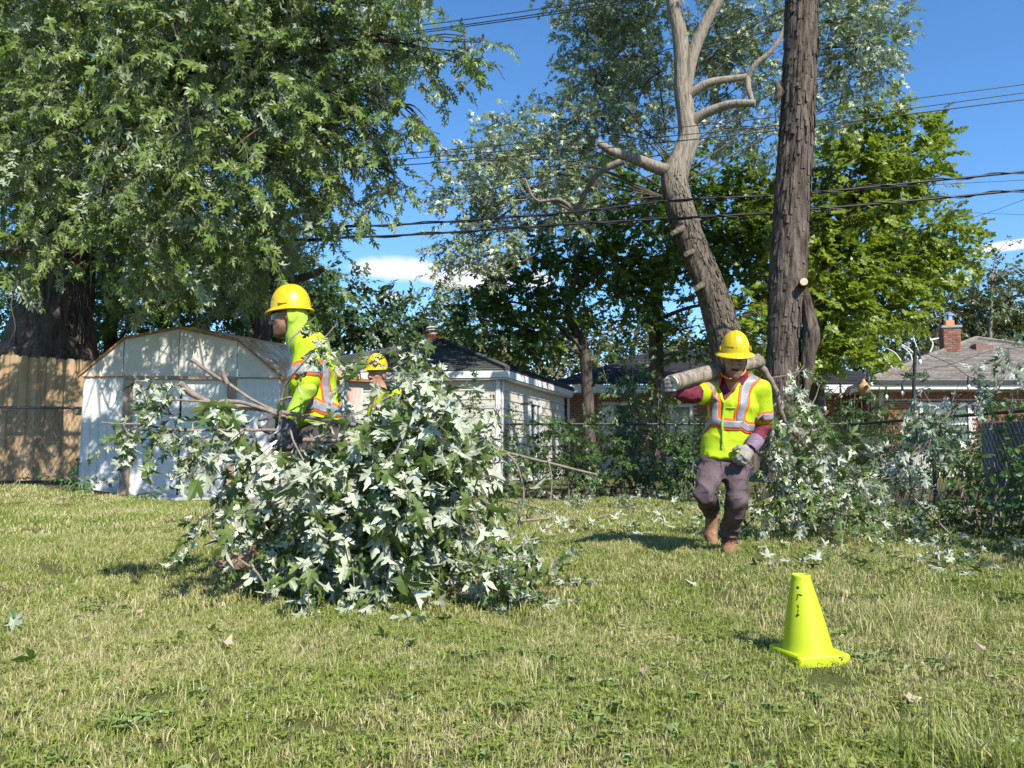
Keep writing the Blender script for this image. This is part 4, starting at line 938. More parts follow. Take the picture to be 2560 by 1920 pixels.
def branch(mb, lst, r0, r1, Y0, Y1=None, n=28, amp=.05, seed=3, caps=True, capmi=None):
    Y1 = Y0 if Y1 is None else Y1; m_ = len(lst); p = spline([at(x, y, Y0 + (Y1 - Y0) * i / (m_ - 1)) for i, (x, y) in enumerate(lst)], 6)
    mb.tube(p, np.linspace(r0, r1, len(p)), n, disp=ridged(amp, 3.5, 2.2, seed), caps=caps, capmi=capmi); return p
f1 = branch(tr, [(1706, 270), (1728, 150), (1762, 62), (1797, 0), (1840, -100), (1900, -250)], .115, .065, TY, 13.0)
branch(tr, [(1715, 320), (1750, 290), (1790, 272), (1830, 260), (1888, 258)], .10, .06, TY, 12.9, capmi=1)
branch(tr, [(1694, 430), (1660, 425), (1620, 410), (1575, 393), (1530, 378), (1494, 356)], .125, .06, TY, 13.0, capmi=1)
br4 = branch(tr, [(1712, 245), (1740, 225), (1780, 205), (1868, 192)], .10, .055, TY, 13.1); branch(tr, [(1868, 192), (1890, 160), (1930, 125), (1965, 60), (1980, 0)], .055, .03, 13.1, 12.8, 12)
branch(tr, [(1868, 192), (1872, 225), (1882, 256)], .055, .04, 13.1, 13.0, 12)
for x, y, dx, dy in ((1700, 576, -26, 8), (1728, 632, -18, 4), (1750, 716, -14, 6)):
    a = at(x + 6, y - 4, TY - .16); e = at(x + dx * .75, y + dy, TY - .33); tr.tube([a, (a + e) / 2, e], [.075, .052, .042], 14, capmi=1, disp=ridged(.1, 3, 6, 30))
tr.build('trunk', [MAT['bark_pale'], MAT['wood_cut']], t, True)
lb = MB(); branch(lb, [(1560, 402), (1500, 430), (1470, 470), (1440, 530)], .07, .04, TY + .6, 14.5, 10); branch(lb, [(1440, 530), (1400, 500), (1340, 500), (1310, 440)], .04, .015, 14.5, 14.8, 8); branch(lb, [(1440, 530), (1360, 500), (1230, 505)], .03, .01, 14.5, 15, 8)
ups = cl([(1210, 400, 15, .6), (1150, 500, 15, .55), (1130, 620, 15, .42), (1115, 700, 15, .26), (1285, 330, 15.5, .58), (1260, 470, 15.3, .75), (1240, 590, 15.3, .55), (1350, 420, 15.5, .75), (1400, 300, 15.5, .65), (1490, 200, 15.5, .7), (1440, 95, 15.5, .42), (1450, 10, 15, .4), (1500, 30, 15.5, .65), (1540, 140, 15.8, .9), (1590, 270, 15.8, .8), (1500, 330, 15.6, .7), (1430, 500, 15.5, .6),
          (1640, 120, 15.8, .75), (1610, 20, 15.8, .6), (1800, 90, 15.8, .75), (1870, 200, 15.8, .7), (1790, 180, 15.8, .6), (1890, 40, 15.8, .7), (1940, 330, 15.8, .6), (1800, 320, 15.8, .45), (2080, 60, 15.6, .72), (2140, 150, 15.4, .62), (2200, 100, 15.3, .52), (2120, -40, 15.5, .8), (2210, 190, 15.4, .35), (2100, 260, 15.6, .5), (2240, 60, 15.3, .3), (1230, 700, 15, .2), (1095, 640, 15, .16)])
over = cl([(1500, -150, 14.5, 1.3), (1750, -200, 14.0, 1.4), (2000, -150, 14.5, 1.2), (1650, -500, 13.0, 1.6), (1300, -300, 14.0, 1.0), (1900, -600, 12.0, 1.4)])
lb.build('branch', MAT['bark_pale'], t, True); lb = MB(); limbs(lb, np.vstack([pts[60:] + (0, 1.6, 0), f1[6:] + (0, 1.6, 0)]), ups + over, rng, .020, 3); lb.build('thin_branch', MAT['bark_dark'], t, True)
sp_far = [spray(LEAF_LO, 11, .42, .13, 50 + s, .3, stem=False, flip=.3) for s in range(5)]
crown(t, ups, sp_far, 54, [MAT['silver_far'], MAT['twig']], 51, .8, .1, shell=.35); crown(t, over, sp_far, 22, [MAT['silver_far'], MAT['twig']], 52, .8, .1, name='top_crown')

# ---- straight shaggy trunk ---------------------------------------------------------------
TY = 9.7
b = at(1958, 1010, TY); t = thing('shaggy_trunk_tree', (b[0], b[1], 0), 'tall straight shaggy-barked trunk with a burl, right of the helmeted man', 'tree')
main = [(1950, 1200, .25), (1953, 1100, .22), (1955, 1000, .205), (1958, 900, .205), (1963, 800, .215), (1970, 690, .235), (1978, 560, .228), (1986, 430, .225), (1994, 300, .222), (1999, 180, .218), (2003, 60, .214), (2005, -60, .21), (2008, -300, .2), (2010, -700, .17)]
pts = spline([at(x, y, TY) for x, y, _ in main], 10); rr = .94 * spline([(r, 0, 0) for _, _, r in main], 10)[:, 0]
tr = MB(); tr.tube(pts, rr, 96, disp=ridged(.075, 7, 1.5, 25), caps=False)
tr.tube(spline([at(2012, 1010, TY - .1), at(2020, 900, TY - .15), at(2028, 835, TY - .18), at(2020, 770, TY - .14), at(2010, 720, TY - .15)], 6), np.interp(np.linspace(0, 4, 25), [0, 1, 2, 3, 4], [.03, .075, .095, .06, .045]), 32, disp=ridged(.34, 4, 7, 27))
tr.tube([at(2008, 712, TY - .15), at(2010, 704, TY - .36)], [.055, .046], 16, capmi=1)
for x, y in ((2030, 410), (1950, 230), (2035, 230)): tr.tube([at(x - 12, y + 20, TY - .05), at(x, y, TY - .08), at(x - 8, y - 22, TY - .05)], [.03, .055, .03], 12, disp=ridged(.2, 3, 5, 28))
tr.build('trunk', [MAT['bark'], MAT['wood_cut']], t, True)
# plates of loose bark
def plates(t, pts, rr, N, i0, i1, seed, mat, hs, ws):
  rng = np.random.default_rng(seed); V = []; F = []; k = 0
  for _ in range(N):
    i = rng.integers(i0, i1); ax_ = unit(pts[i + 1] - pts[i - 1]); u_ = unit(np.cross(ax_, (0, 1, 0))); w_ = np.cross(ax_, u_); a = rng.uniform(0, 2 * math.pi); o_ = u_ * math.cos(a) + w_ * math.sin(a); tn = np.cross(ax_, o_)
    c = pts[i] + o_ * (rr[i] * 1.02) + ax_ * rng.uniform(-.05, .05); h = rng.uniform(*hs); w = rng.uniform(*ws)
    V += [c - tn * w - ax_ * h + o_ * rng.uniform(.004, .022), c + tn * w - ax_ * h + o_ * rng.uniform(.004, .022), c + tn * w * .8 + ax_ * h, c - tn * w * .8 + ax_ * h, c - tn * w - o_ * .02, c + tn * w - o_ * .02]; F += [[k, k + 1, k + 2, k + 3], [k + 1, k, k + 4, k + 5]]; k += 6
  put('loose_bark', mesh_from('loose_bark', np.array(V), [(np.array(F), 0)], [MAT[mat]], False, np.repeat(rng.uniform(0, 1, N), 6)), t, 'stuff')
plates(t, pts, rr, 1100, 2, 108, 77, 'bark', (.05, .16), (.010, .024))
plates(lean_t, lean_pts, lean_rr, 900, 3, len(lean_pts) - 62, 78, 'bark_pale', (.03, .09), (.010, .022))

# ---- Norway maples behind the back fence ------------------------------------------------------
sp_nor = [spray(LEAF_NOR, 14, .5, .125, 70 + s, .18, stem=False, flat=.28) for s in range(4)]
def maple(label, base, Yb, lst, mat, dens, seed, trunk, tr_r=.2, name='maple_tree', sq=.75, protos=sp_nor, down=.12, bark='bark_dark'):
    b = at(base, 900, Yb); t = thing(name, (b[0], b[1], 0), label, 'tree'); cls = cl(lst, sq); r_ = np.random.default_rng(seed)
    q = spline([(b[0], b[1], 0)] + [at(x, y, Yb) for x, y in trunk], 6); mb = MB(); mb.tube(q, np.linspace(tr_r, tr_r * .3, len(q)), 16, disp=ridged(.08, 3, 1.5, seed)); mb.build('trunk', MAT[bark], t, True)
    mb = MB(); limbs(mb, q[6:], cls, r_, tr_r * .5, 4); mb.build('branch', MAT[bark], t, True)
    crown(t, cls, protos, dens, [MAT[mat], MAT['twig']], seed, .8, down, shell=.35); return t
maple('dark green maple with a slender curved trunk behind the pale garage', 1478, 19.5,
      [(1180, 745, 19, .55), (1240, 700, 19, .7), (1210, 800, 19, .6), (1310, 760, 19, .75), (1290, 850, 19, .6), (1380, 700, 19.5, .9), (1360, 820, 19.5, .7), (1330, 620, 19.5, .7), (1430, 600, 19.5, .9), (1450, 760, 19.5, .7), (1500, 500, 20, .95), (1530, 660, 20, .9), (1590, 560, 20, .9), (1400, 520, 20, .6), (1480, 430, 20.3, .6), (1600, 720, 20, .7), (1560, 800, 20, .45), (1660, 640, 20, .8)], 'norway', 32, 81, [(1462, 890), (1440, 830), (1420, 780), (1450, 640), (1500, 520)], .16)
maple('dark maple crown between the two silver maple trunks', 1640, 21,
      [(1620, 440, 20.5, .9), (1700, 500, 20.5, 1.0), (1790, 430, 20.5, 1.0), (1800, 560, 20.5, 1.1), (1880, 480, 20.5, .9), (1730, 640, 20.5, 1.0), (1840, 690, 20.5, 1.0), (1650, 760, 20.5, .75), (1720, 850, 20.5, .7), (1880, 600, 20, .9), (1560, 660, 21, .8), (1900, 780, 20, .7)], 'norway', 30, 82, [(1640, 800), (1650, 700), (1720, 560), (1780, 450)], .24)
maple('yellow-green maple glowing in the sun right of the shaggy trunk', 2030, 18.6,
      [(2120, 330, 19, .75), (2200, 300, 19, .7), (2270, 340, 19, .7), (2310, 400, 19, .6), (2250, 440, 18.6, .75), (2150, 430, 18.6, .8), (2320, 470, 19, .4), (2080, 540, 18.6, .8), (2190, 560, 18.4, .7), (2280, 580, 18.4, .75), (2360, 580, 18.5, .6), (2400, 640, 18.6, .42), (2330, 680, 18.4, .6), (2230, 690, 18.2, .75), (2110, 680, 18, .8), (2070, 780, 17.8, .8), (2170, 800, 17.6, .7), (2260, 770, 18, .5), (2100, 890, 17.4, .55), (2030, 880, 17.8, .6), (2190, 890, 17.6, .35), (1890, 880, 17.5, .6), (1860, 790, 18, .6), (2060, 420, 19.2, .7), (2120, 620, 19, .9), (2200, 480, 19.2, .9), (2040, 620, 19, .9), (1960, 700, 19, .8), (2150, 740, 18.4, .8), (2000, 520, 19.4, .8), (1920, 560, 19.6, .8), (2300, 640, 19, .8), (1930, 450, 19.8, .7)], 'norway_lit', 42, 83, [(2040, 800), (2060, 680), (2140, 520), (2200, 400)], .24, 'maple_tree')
# ---- far trees -------------------------------------------------------------------------------------
sp_tree = [spray(LEAF_DIA, 14, .75, .24, 90 + s, .25, stem=False) for s in range(4)]
far = [('dark bushy tree behind the shed and pale garage', 800, 25, [(760, 790, 25, 1.4), (840, 800, 25, 1.4), (900, 800, 25.5, 1.2), (800, 730, 25, .9), (870, 750, 25, .9), (960, 830, 26, 1.1), (740, 860, 25, 1.3), (1000, 860, 26, .9)], 'far_green', 'dark'),
       ('rounded olive tree just left of the garage chimney', 1040, 32, [(1030, 800, 32, 1.3), (1080, 790, 32, 1.2), (1110, 830, 32, 1.3), (1000, 850, 32, 1.3), (1060, 870, 32, 1.5)], 'far_green', ''),
       ('yellowing tree rising behind the right end of the garage roof', 1200, 34, [(1170, 830, 34, 1.5), (1240, 850, 34, 1.6), (1320, 880, 33, 1.7), (1400, 890, 33, 1.8), (1450, 850, 34, 1.3), (1200, 900, 33, 1.6), (1300, 940, 33, 1.5)], 'far_leaf', ''),
       ('olive tree behind the dark roofed brick house', 1580, 36, [(1540, 900, 36, 1.8), (1620, 880, 36, 1.8), (1700, 890, 36, 1.9), (1780, 900, 36, 1.8), (1500, 930, 36, 1.6), (1850, 920, 36, 1.8)], 'far_leaf', ''),
       ('bushy olive tree behind the chimney of the brown roofed house', 2330, 34, [(2260, 830, 34, 1.8), (2330, 790, 35, 1.9), (2400, 770, 35, 2.0), (2300, 900, 33, 1.7), (2200, 900, 33, 1.7), (2440, 830, 35, 1.9), (2150, 940, 32, 1.5)], 'far_leaf', ''),
       ('olive tree standing behind the ridge of the brown roof', 2530, 36, [(2500, 770, 36, 1.9), (2560, 800, 36, 2.0), (2620, 780, 36, 2.0), (2470, 850, 36, 1.7), (2540, 860, 36, 1.9), (2680, 850, 36, 2.1)], 'far_leaf', ''),
       ('tall tree far behind the leaning maple', 1960, 30, [(1930, 880, 30, 1.7), (2010, 850, 30, 1.6), (2080, 900, 30, 1.6), (1880, 950, 30, 1.5), (1990, 960, 30, 1.6)], 'far_green', '')]
for lab, bx, Yb, lst, mat, _ in far:
    maple(lab, bx, Yb, lst, mat, 7.5, 100 + bx, [(bx, 900), (bx + 8, 850), (bx + 20, 800)], .22, 'leafy_tree', .9, sp_tree, .1)
sp_birch = [spray(LEAF_DIA, 9, .6, .2, 95 + s, .5, stem=False) for s in range(3)]
bt = maple('thin-crowned birch with pale stem at the right edge', 2478, 33, [(2450, 660, 33, .8), (2490, 640, 33, .9), (2530, 680, 33, .9), (2470, 720, 33, .9), (2520, 740, 33, .9), (2440, 740, 33, .6)], 'far_green', 3.2, 140, [(2476, 860), (2478, 780), (2480, 700), (2490, 640)], .10, 'birch_tree', 1.0, sp_birch, .3, 'bark_pale')
b = at(2200, 900, 28); t = thing('bare_tree', (b[0], b[1], 0), 'pale bare white branches in front of the trees left of the chimney', 'tree'); mb = MB(); MAT['white_bark'] = surf('white_birch_bark', (.55, .53, .48), (.70, .68, .63), .8, .2, 20)
for q in ([(2260, 1000), (2280, 900), (2250, 860), (2230, 826)], [(2280, 960), (2300, 900), (2285, 850), (2275, 810)], [(2290, 940), (2330, 870), (2325, 845), (2310, 810)], [(2270, 930), (2240, 885), (2215, 870)], [(2300, 900), (2270, 870), (2240, 855)], [(2250, 950), (2220, 905), (2200, 890)], [(2325, 850), (2350, 845), (2370, 838)]):
    mb.tube(spline([at(x, y, 28) for x, y in q], 5), np.linspace(.038, .014, 5 * (len(q) - 1) + 1), 6)
mb.build('branch', MAT['white_bark'], t, True); mb = MB(); mb.tube(spline([(b[0] + 1.2, b[1], 0), (b[0] + 1.1, b[1], 1), at(2260, 1000, 28)], 4), np.linspace(.07, .04, 9), 8); mb.build('trunk', MAT['white_bark'], t, True)

# ---- shrubs, vines and weeds ------------------------------------------------------------------------
sp_shrub = [spray(LEAF_OVAL, 11, .34, .085, 200 + s, .3, stem=False, flat=.5) for s in range(4)]
sp_vine = [spray(LEAF_LO, 9, .30, .095, 210 + s, .4, stem=False, flat=.5) for s in range(4)]
def shrub(label, base, Yb, lst, mat='shrub', dens=60, seed=1, protos=sp_shrub, name='shrub', sq=1.0, stems=6, cat='shrub'):
    b = at(base, 1200, Yb); z0 = float(gz(b[0], b[1])); t = thing(name, (b[0], b[1], z0), label, cat); cls = cl(lst, sq); r_ = np.random.default_rng(seed)
    for c, r in cls:
        for _ in range(max(1, stems // len(cls) + 1)):
            e = c + r_.normal(0, .4, 3) * r; s0 = np.array((b[0] * .4 + c[0] * .6 + r_.normal(0, .08), b[1] * .4 + c[1] * .6 + r_.normal(0, .08), z0 - .03)); mb = MB(); mb.tube(spline([s0, (s0 + e) / 2 + r_.normal(0, .06, 3), e], 4), np.linspace(.012, .004, 9), 5, caps=False); mb.build('stem', MAT['twig'], t, True)
    crown(t, cls, protos, dens, [MAT[mat], MAT['twig']], seed, .7, .1, name='foliage', shell=.2, cut=lambda P: P[:, 2] > gz(P[:, 0], P[:, 1]) + .02); return t
shrub('dark viny shrub in front of the pale garage corner', 1390, 12.5, [(1310, 1110, 12.5, .28), (1370, 1130, 12.5, .34), (1330, 1190, 12.4, .30), (1400, 1080, 12.6, .2), (1440, 1180, 12.5, .3), (1300, 1030, 12.6, .13), (1360, 1050, 12.6, .12)], dens=80, seed=301, protos=sp_vine)
shrub('shrub hiding the fence right under the slender maple trunk', 1460, 12.6, [(1430, 1100, 12.6, .28), (1490, 1090, 12.6, .3), (1470, 1170, 12.5, .32), (1530, 1150, 12.5, .32), (1440, 1040, 12.8, .15)], dens=80, seed=302, protos=sp_vine)
shrub('tall leafy shrub growing up beside the brick house windows', 1580, 13.0, [(1560, 1000, 13, .34), (1600, 940, 13, .3), (1550, 920, 13.1, .24), (1590, 1060, 12.9, .4), (1620, 1000, 13, .3), (1580, 870, 13.1, .2), (1630, 1110, 12.7, .38), (1540, 1110, 12.8, .35)], dens=60, seed=303)
shrub('low dark hedge mass on the fence behind the carried log', 1690, 12.6, [(1640, 1170, 12.5, .34), (1700, 1120, 12.6, .36), (1750, 1150, 12.5, .34), (1720, 1070, 12.8, .22), (1780, 1100, 12.6, .3), (1680, 1210, 12.4, .25), (1740, 1205, 12.3, .22), (1580, 1190, 12.4, .3)], dens=80, seed=304)
shrub('sunlit young shrub at the foot of the fence by the man', 1725, 12.0, [(1700, 1180, 12.0, .14), (1735, 1150, 12.0, .14), (1720, 1210, 11.9, .16), (1745, 1190, 12, .12)], 'weed', 60, 305)
shrub('dark dense shrub left of the brown roofed brick house', 2160, 12.9, [(2100, 1100, 12.9, .4), (2160, 1110, 12.8, .42), (2220, 1090, 12.9, .38), (2120, 1170, 12.6, .38), (2200, 1170, 12.6, .38), (2150, 1040, 13, .25), (2230, 1040, 13.1, .22), (2060, 1130, 12.8, .35), (2040, 1190, 12.5, .3)], dens=75, seed=306, protos=sp_vine)
shrub('upright shrub below the eave of the brown roofed house', 2130, 14.2, [(2120, 1030, 14.2, .26), (2180, 1010, 14.2, .25), (2150, 990, 14.2, .18), (2215, 1040, 14.2, .25), (2110, 1080, 14.2, .3)], dens=60, seed=307)
shrub('tangled dark shrub growing through the right-hand fence', 2480, 6.9, [(2440, 1265, 7.0, .20), (2500, 1230, 6.9, .22), (2550, 1270, 6.7, .24), (2470, 1320, 6.8, .20), (2540, 1340, 6.5, .22), (2500, 1150, 7.0, .10), (2590, 1210, 6.7, .22), (2545, 1180, 6.9, .12)], dens=55, seed=308, stems=16)
shrub('low tangle of stems at the foot of the right-hand fence', 2420, 7.6, [(2390, 1270, 7.7, .18), (2420, 1300, 7.5, .2), (2400, 1220, 7.8, .12), (2450, 1350, 7.0, .2)], dens=60, seed=309, stems=14)
shrub('small green weed patch at the left corner of the shed', 190, 11.7, [(160, 1205, 11.7, .16), (195, 1200, 11.7, .18), (215, 1220, 11.6, .12), (130, 1220, 11.7, .12)], 'weed', 70, 310)
shrub('bright low weed under the chain link at the far left', 30, 11.4, [(25, 1215, 11.4, .10), (45, 1222, 11.4, .09)], 'weed', 80, 311)
shrub('young leafy stems standing in front of the garage siding', 1165, 11.6, [(1145, 1010, 11.6, .14), (1150, 1060, 11.6, .18), (1205, 1040, 11.5, .2), (1200, 1000, 11.5, .14), (1170, 1110, 11.6, .25), (1230, 1110, 11.5, .25), (1260, 1180, 11.6, .25)], dens=55, seed=312, protos=sp_vine)
shrub('small weed by the shed door sill', 370, 11.95, [(365, 1235, 11.95, .06), (385, 1238, 11.95, .06)], 'weed', 120, 313)
shrub('shrub just outside the right edge shading the lawn corner', 2850, 5.3, [(2760, 1280, 5.5, .30), (2740, 1100, 5.7, .30), (2800, 900, 5.6, .4), (2800, 1260, 5.4, .36), (2870, 1130, 5.2, .42), (2900, 950, 5.2, .45), (2810, 1400, 5.3, .32), (2930, 1300, 5.0, .5), (2960, 1120, 5.4, .5)], dens=60, seed=314)
shrub('dark hedge mass behind the chain link at the right edge', 2500, 10.2, [(2370, 1120, 10.8, .34), (2430, 1110, 10.6, .38), (2500, 1100, 10.4, .40), (2570, 1090, 10.2, .42), (2640, 1080, 10.0, .42), (2400, 1180, 10.6, .35), (2480, 1180, 10.4, .4), (2560, 1180, 10.2, .4)], 'norway', 60, 315)
shrub('unseen tall shrub added outside the right edge to shade the lawn', 3150, 4.3, [(3035, 1062, 4.6, .40), (3035, 1250, 4.6, .40), (3300, 1040, 3.9, .42), (3300, 1280, 3.9, .42), (3150, 1420, 4.2, .35), (2930, 1180, 5.0, .36)], dens=45, seed=316)  # added out of view for the shade it casts on the lawn
# ================================================================== THE CREW
def clothmat(name, a, b, rough=.75, scale=14, bump=.35, bdist=.006, sheen=.0, dirt=None, spec=.2):
    return surf(name, a, b, rough, spec, scale, bump=bump, bscale=scale, bdist=bdist, dirt=dirt, dirt_scale=7, dirt_lo=.58, dirt_hi=.8, sheen=sheen)
MAT['lime'] = clothmat('lime_safety_mesh', (.34, .46, .010), (.40, .52, .018), .7, 16, .4, .006)
MAT['lime_shirt'] = clothmat('lime_jersey', (.28, .41, .04), (.34, .47, .055), .8, 18, .4, .005)
MAT['orange'] = clothmat('orange_tape', (.72, .10, .015), (.80, .13, .02), .65, 30, .1, .002)
MAT['reflect'] = surf('silver_reflective_tape', (.17, .17, .185), (.29, .29, .305), .42, .5, 22, bump=.25, bscale=26, bdist=.004)
MAT['maroon'] = clothmat('maroon_jersey', (.105, .014, .028), (.15, .024, .042), .8, 18, .4, .005)
MAT['trousers'] = clothmat('faded_plum_work_trousers', (.068, .049, .053), (.112, .082, .086), .85, 9, .5, .01, dirt=(.22, .17, .16))
MAT['dark_trousers'] = clothmat('dark_grey_work_trousers', (.05, .04, .04), (.085, .07, .07), .85, 9, .5, .01)
MAT['boot'] = clothmat('tan_boot_leather', (.20, .11, .06), (.28, .17, .095), .65, 16, .3, .004, dirt=(.24, .15, .09))
MAT['boot_brown'] = clothmat('brown_boot_leather', (.18, .10, .06), (.27, .16, .10), .6, 16, .3, .004)
MAT['sole'] = surf('boot_sole', (.06, .05, .045), (.12, .10, .085), .9, .2, 20)
MAT['glove_grey'] = clothmat('grey_work_glove', (.085, .08, .08), (.15, .14, .14), .8, 30, .5, .004)
MAT['glove_pale'] = clothmat('worn_pale_glove', (.20, .18, .16), (.31, .28, .24), .85, 26, .5, .004, dirt=(.10, .08, .11))
MAT['glove_cuff'] = surf('purple_striped_cuff', (.15, .10, .15), (.24, .17, .23), .85, .2, 60, stretch=(.2, .2, 1), bump=.3, bdist=.003)
MAT['helmet'] = surf('yellow_helmet_shell', (.54, .375, .004), (.58, .40, .006), .32, .5, 4, dirt=(.46, .30, .02), dirt_scale=9, dirt_lo=.62, dirt_hi=.9)
MAT['helmet_pad'] = surf('helmet_suspension', (.05, .045, .04), None, .8)
MAT['black_print'] = surf('black_print', (.015, .015, .015), None, .6)
MAT['green_print'] = surf('green_print', (.05, .42, .04), None, .6)
MAT['dark_hair'] = surf('dark_hair', (.018, .012, .010), (.035, .025, .02), .7, .3, 60)
MAT['dark_lens'] = surf('dark_lens', (.01, .01, .012), None, .08, .6)
MAT['cord_orange'] = surf('orange_cord', (.90, .22, .04), None, .6)
MAT['eye_white'] = surf('eye_white', (.36, .32, .29), None, .3)
MAT['lip'] = surf('lip', (.24, .10, .08), None, .55)
m, nt, p, out = newmat('clear_lens'); p.inputs['Base Color'].default_value = (.75, .72, .5, 1); p.inputs['Roughness'].default_value = .06  # yellowish reflection put into the lens colour
tb_ = node(nt, 'ShaderNodeBsdfTransparent', {'Color': (.9, .88, .75, 1)}); mx = node(nt, 'ShaderNodeMixShader', {0: .12, 1: tb_.outputs[0], 2: p.outputs[0]}); nt.links.new(mx.outputs[0], out.inputs[0]); MAT['clear_lens'] = m
def skinmat(name, c, beard):
    m, nt, p, out = newmat(name); v = node(nt, 'ShaderNodeTexCoord').outputs['Object']; n1 = noise_(nt, v, 40, 4); n2 = noise_(nt, v, 300, 2)
    col = mixc(nt, sstep(nt, n1, .3, .7), c, tuple(x * .82 for x in c)); a = attr(nt, 'beard')
    col = mixc(nt, math_(nt, 'MULTIPLY', a, sstep(nt, n2, .25, .6, .45, 1)), col, beard)
    setin(nt, p, 'Base Color', col); p.inputs['Roughness'].default_value = .48; p.inputs['Subsurface Weight'].default_value = .0; p.inputs['Specular IOR Level'].default_value = .4
    setin(nt, p, 'Normal', node(nt, 'ShaderNodeBump', {'Height': n2, 'Strength': .2, 'Distance': .002}).outputs[0]); return m
MAT['skin_brown'] = skinmat('brown_skin', (.33, .165, .105), (.07, .04, .03)); MAT['skin_tan'] = skinmat('tan_skin', (.36, .18, .11), (.10, .06, .05))
def folds(amp, seed, st=(7, 7, 16)):
    st = np.array(st)
    def f(P):
        w = P + .035 * np.stack([vnoise(P * 7, seed + 2), vnoise(P * 7 + 9, seed + 3), vnoise(P * 7 + 17, seed + 4)], -1)
        c1 = (1 - np.abs(vnoise(w * st * .8 + 3, seed + 9))) ** 3; c2 = (1 - np.abs(vnoise(w * st * 1.7 + 8, seed + 11))) ** 3
        return amp * (1.1 * fbm(P * st * .6, seed, 2) - 2.0 * c1 - .9 * c2 + .75)
    return f
HEAD = [ell((0, -.012, .035), (.077, .097, .095), k=.03), ell((0, .035, -.045), (.062, .062, .08), k=.03), ell((0, .07, -.102), (.030, .028, .024), k=.03),
        cap((0, .088, .022), (0, .116, -.030), .011, .015, .015), ell((.014, .104, -.034), (.011, .012, .010), k=.01), ell((-.014, .104, -.034), (.011, .012, .010), k=.01),
        cap((-.040, .078, .034), (.040, .078, .034), .014, .014, .02), ell((.044, .062, -.018), (.022, .024, .022), k=.02), ell((-.044, .062, -.018), (.022, .024, .022), k=.02),
        ell((.032, .100, .010), (.019, .016, .012), k=.012, op=-1), ell((-.032, .100, .010), (.019, .016, .012), k=.012, op=-1),
        cap((-.022, .088, -.062), (.022, .088, -.062), .010, .010, .012), cap((-.018, .086, -.076), (.018, .086, -.076), .010, .010, .012),
        cap((-.024, .104, -.0695), (.024, .104, -.0695), .0035, .0035, .004, op=-1),
        ell((.079, -.012, -.008), (.011, .024, .034), k=.008), ell((-.079, -.012, -.008), (.011, .024, .034), k=.008), cap((0, -.025, -.06), (0, -.045, -.17), .056, .062, .03)]
def frame(f, u=(0, 0, 1)):
    y = unit(f); z = unit(np.asarray(u, float) - y * (np.asarray(u) @ y)); return np.array([np.cross(y, z), y, z])
def hand(w, d, n, side, curl, sc=1.0, th=.9):
    d = unit(d); n = unit(np.asarray(n, float) - d * (np.asarray(n) @ d)); lat = np.cross(n, d) * side; pr = [ecap(w, w + d * .095 * sc, (.037 * sc, .020 * sc), (.045 * sc, .019 * sc), lat, .012, .6)]
    for k, (o, L) in enumerate(((.034, .070), (.0115, .080), (-.0115, .075), (-.034, .058))):
        p = w + d * .088 * sc + lat * o * sc; a = 0.0
        for j, (fr, c) in enumerate(zip((.45, .31, .26), curl)):
            a += c + .06 * (k - 1.5) * .5; q = p + (d * math.cos(a) + n * math.sin(a)) * L * fr * sc
            pr.append(cap(p, q, (.0125 - .001 * j) * sc, (.0118 - .001 * j) * sc, .005)); p = q
    p = w + d * .028 * sc + lat * .032 * sc; q = p + unit(lat * .75 + d * .65 + n * .35) * .042 * sc; r = q + unit(lat * .25 + d * .8 + n * th) * .036 * sc
    return pr + [cap(p, q, .0165 * sc, .014 * sc, .014), cap(q, r, .014 * sc, .012 * sc, .006)]
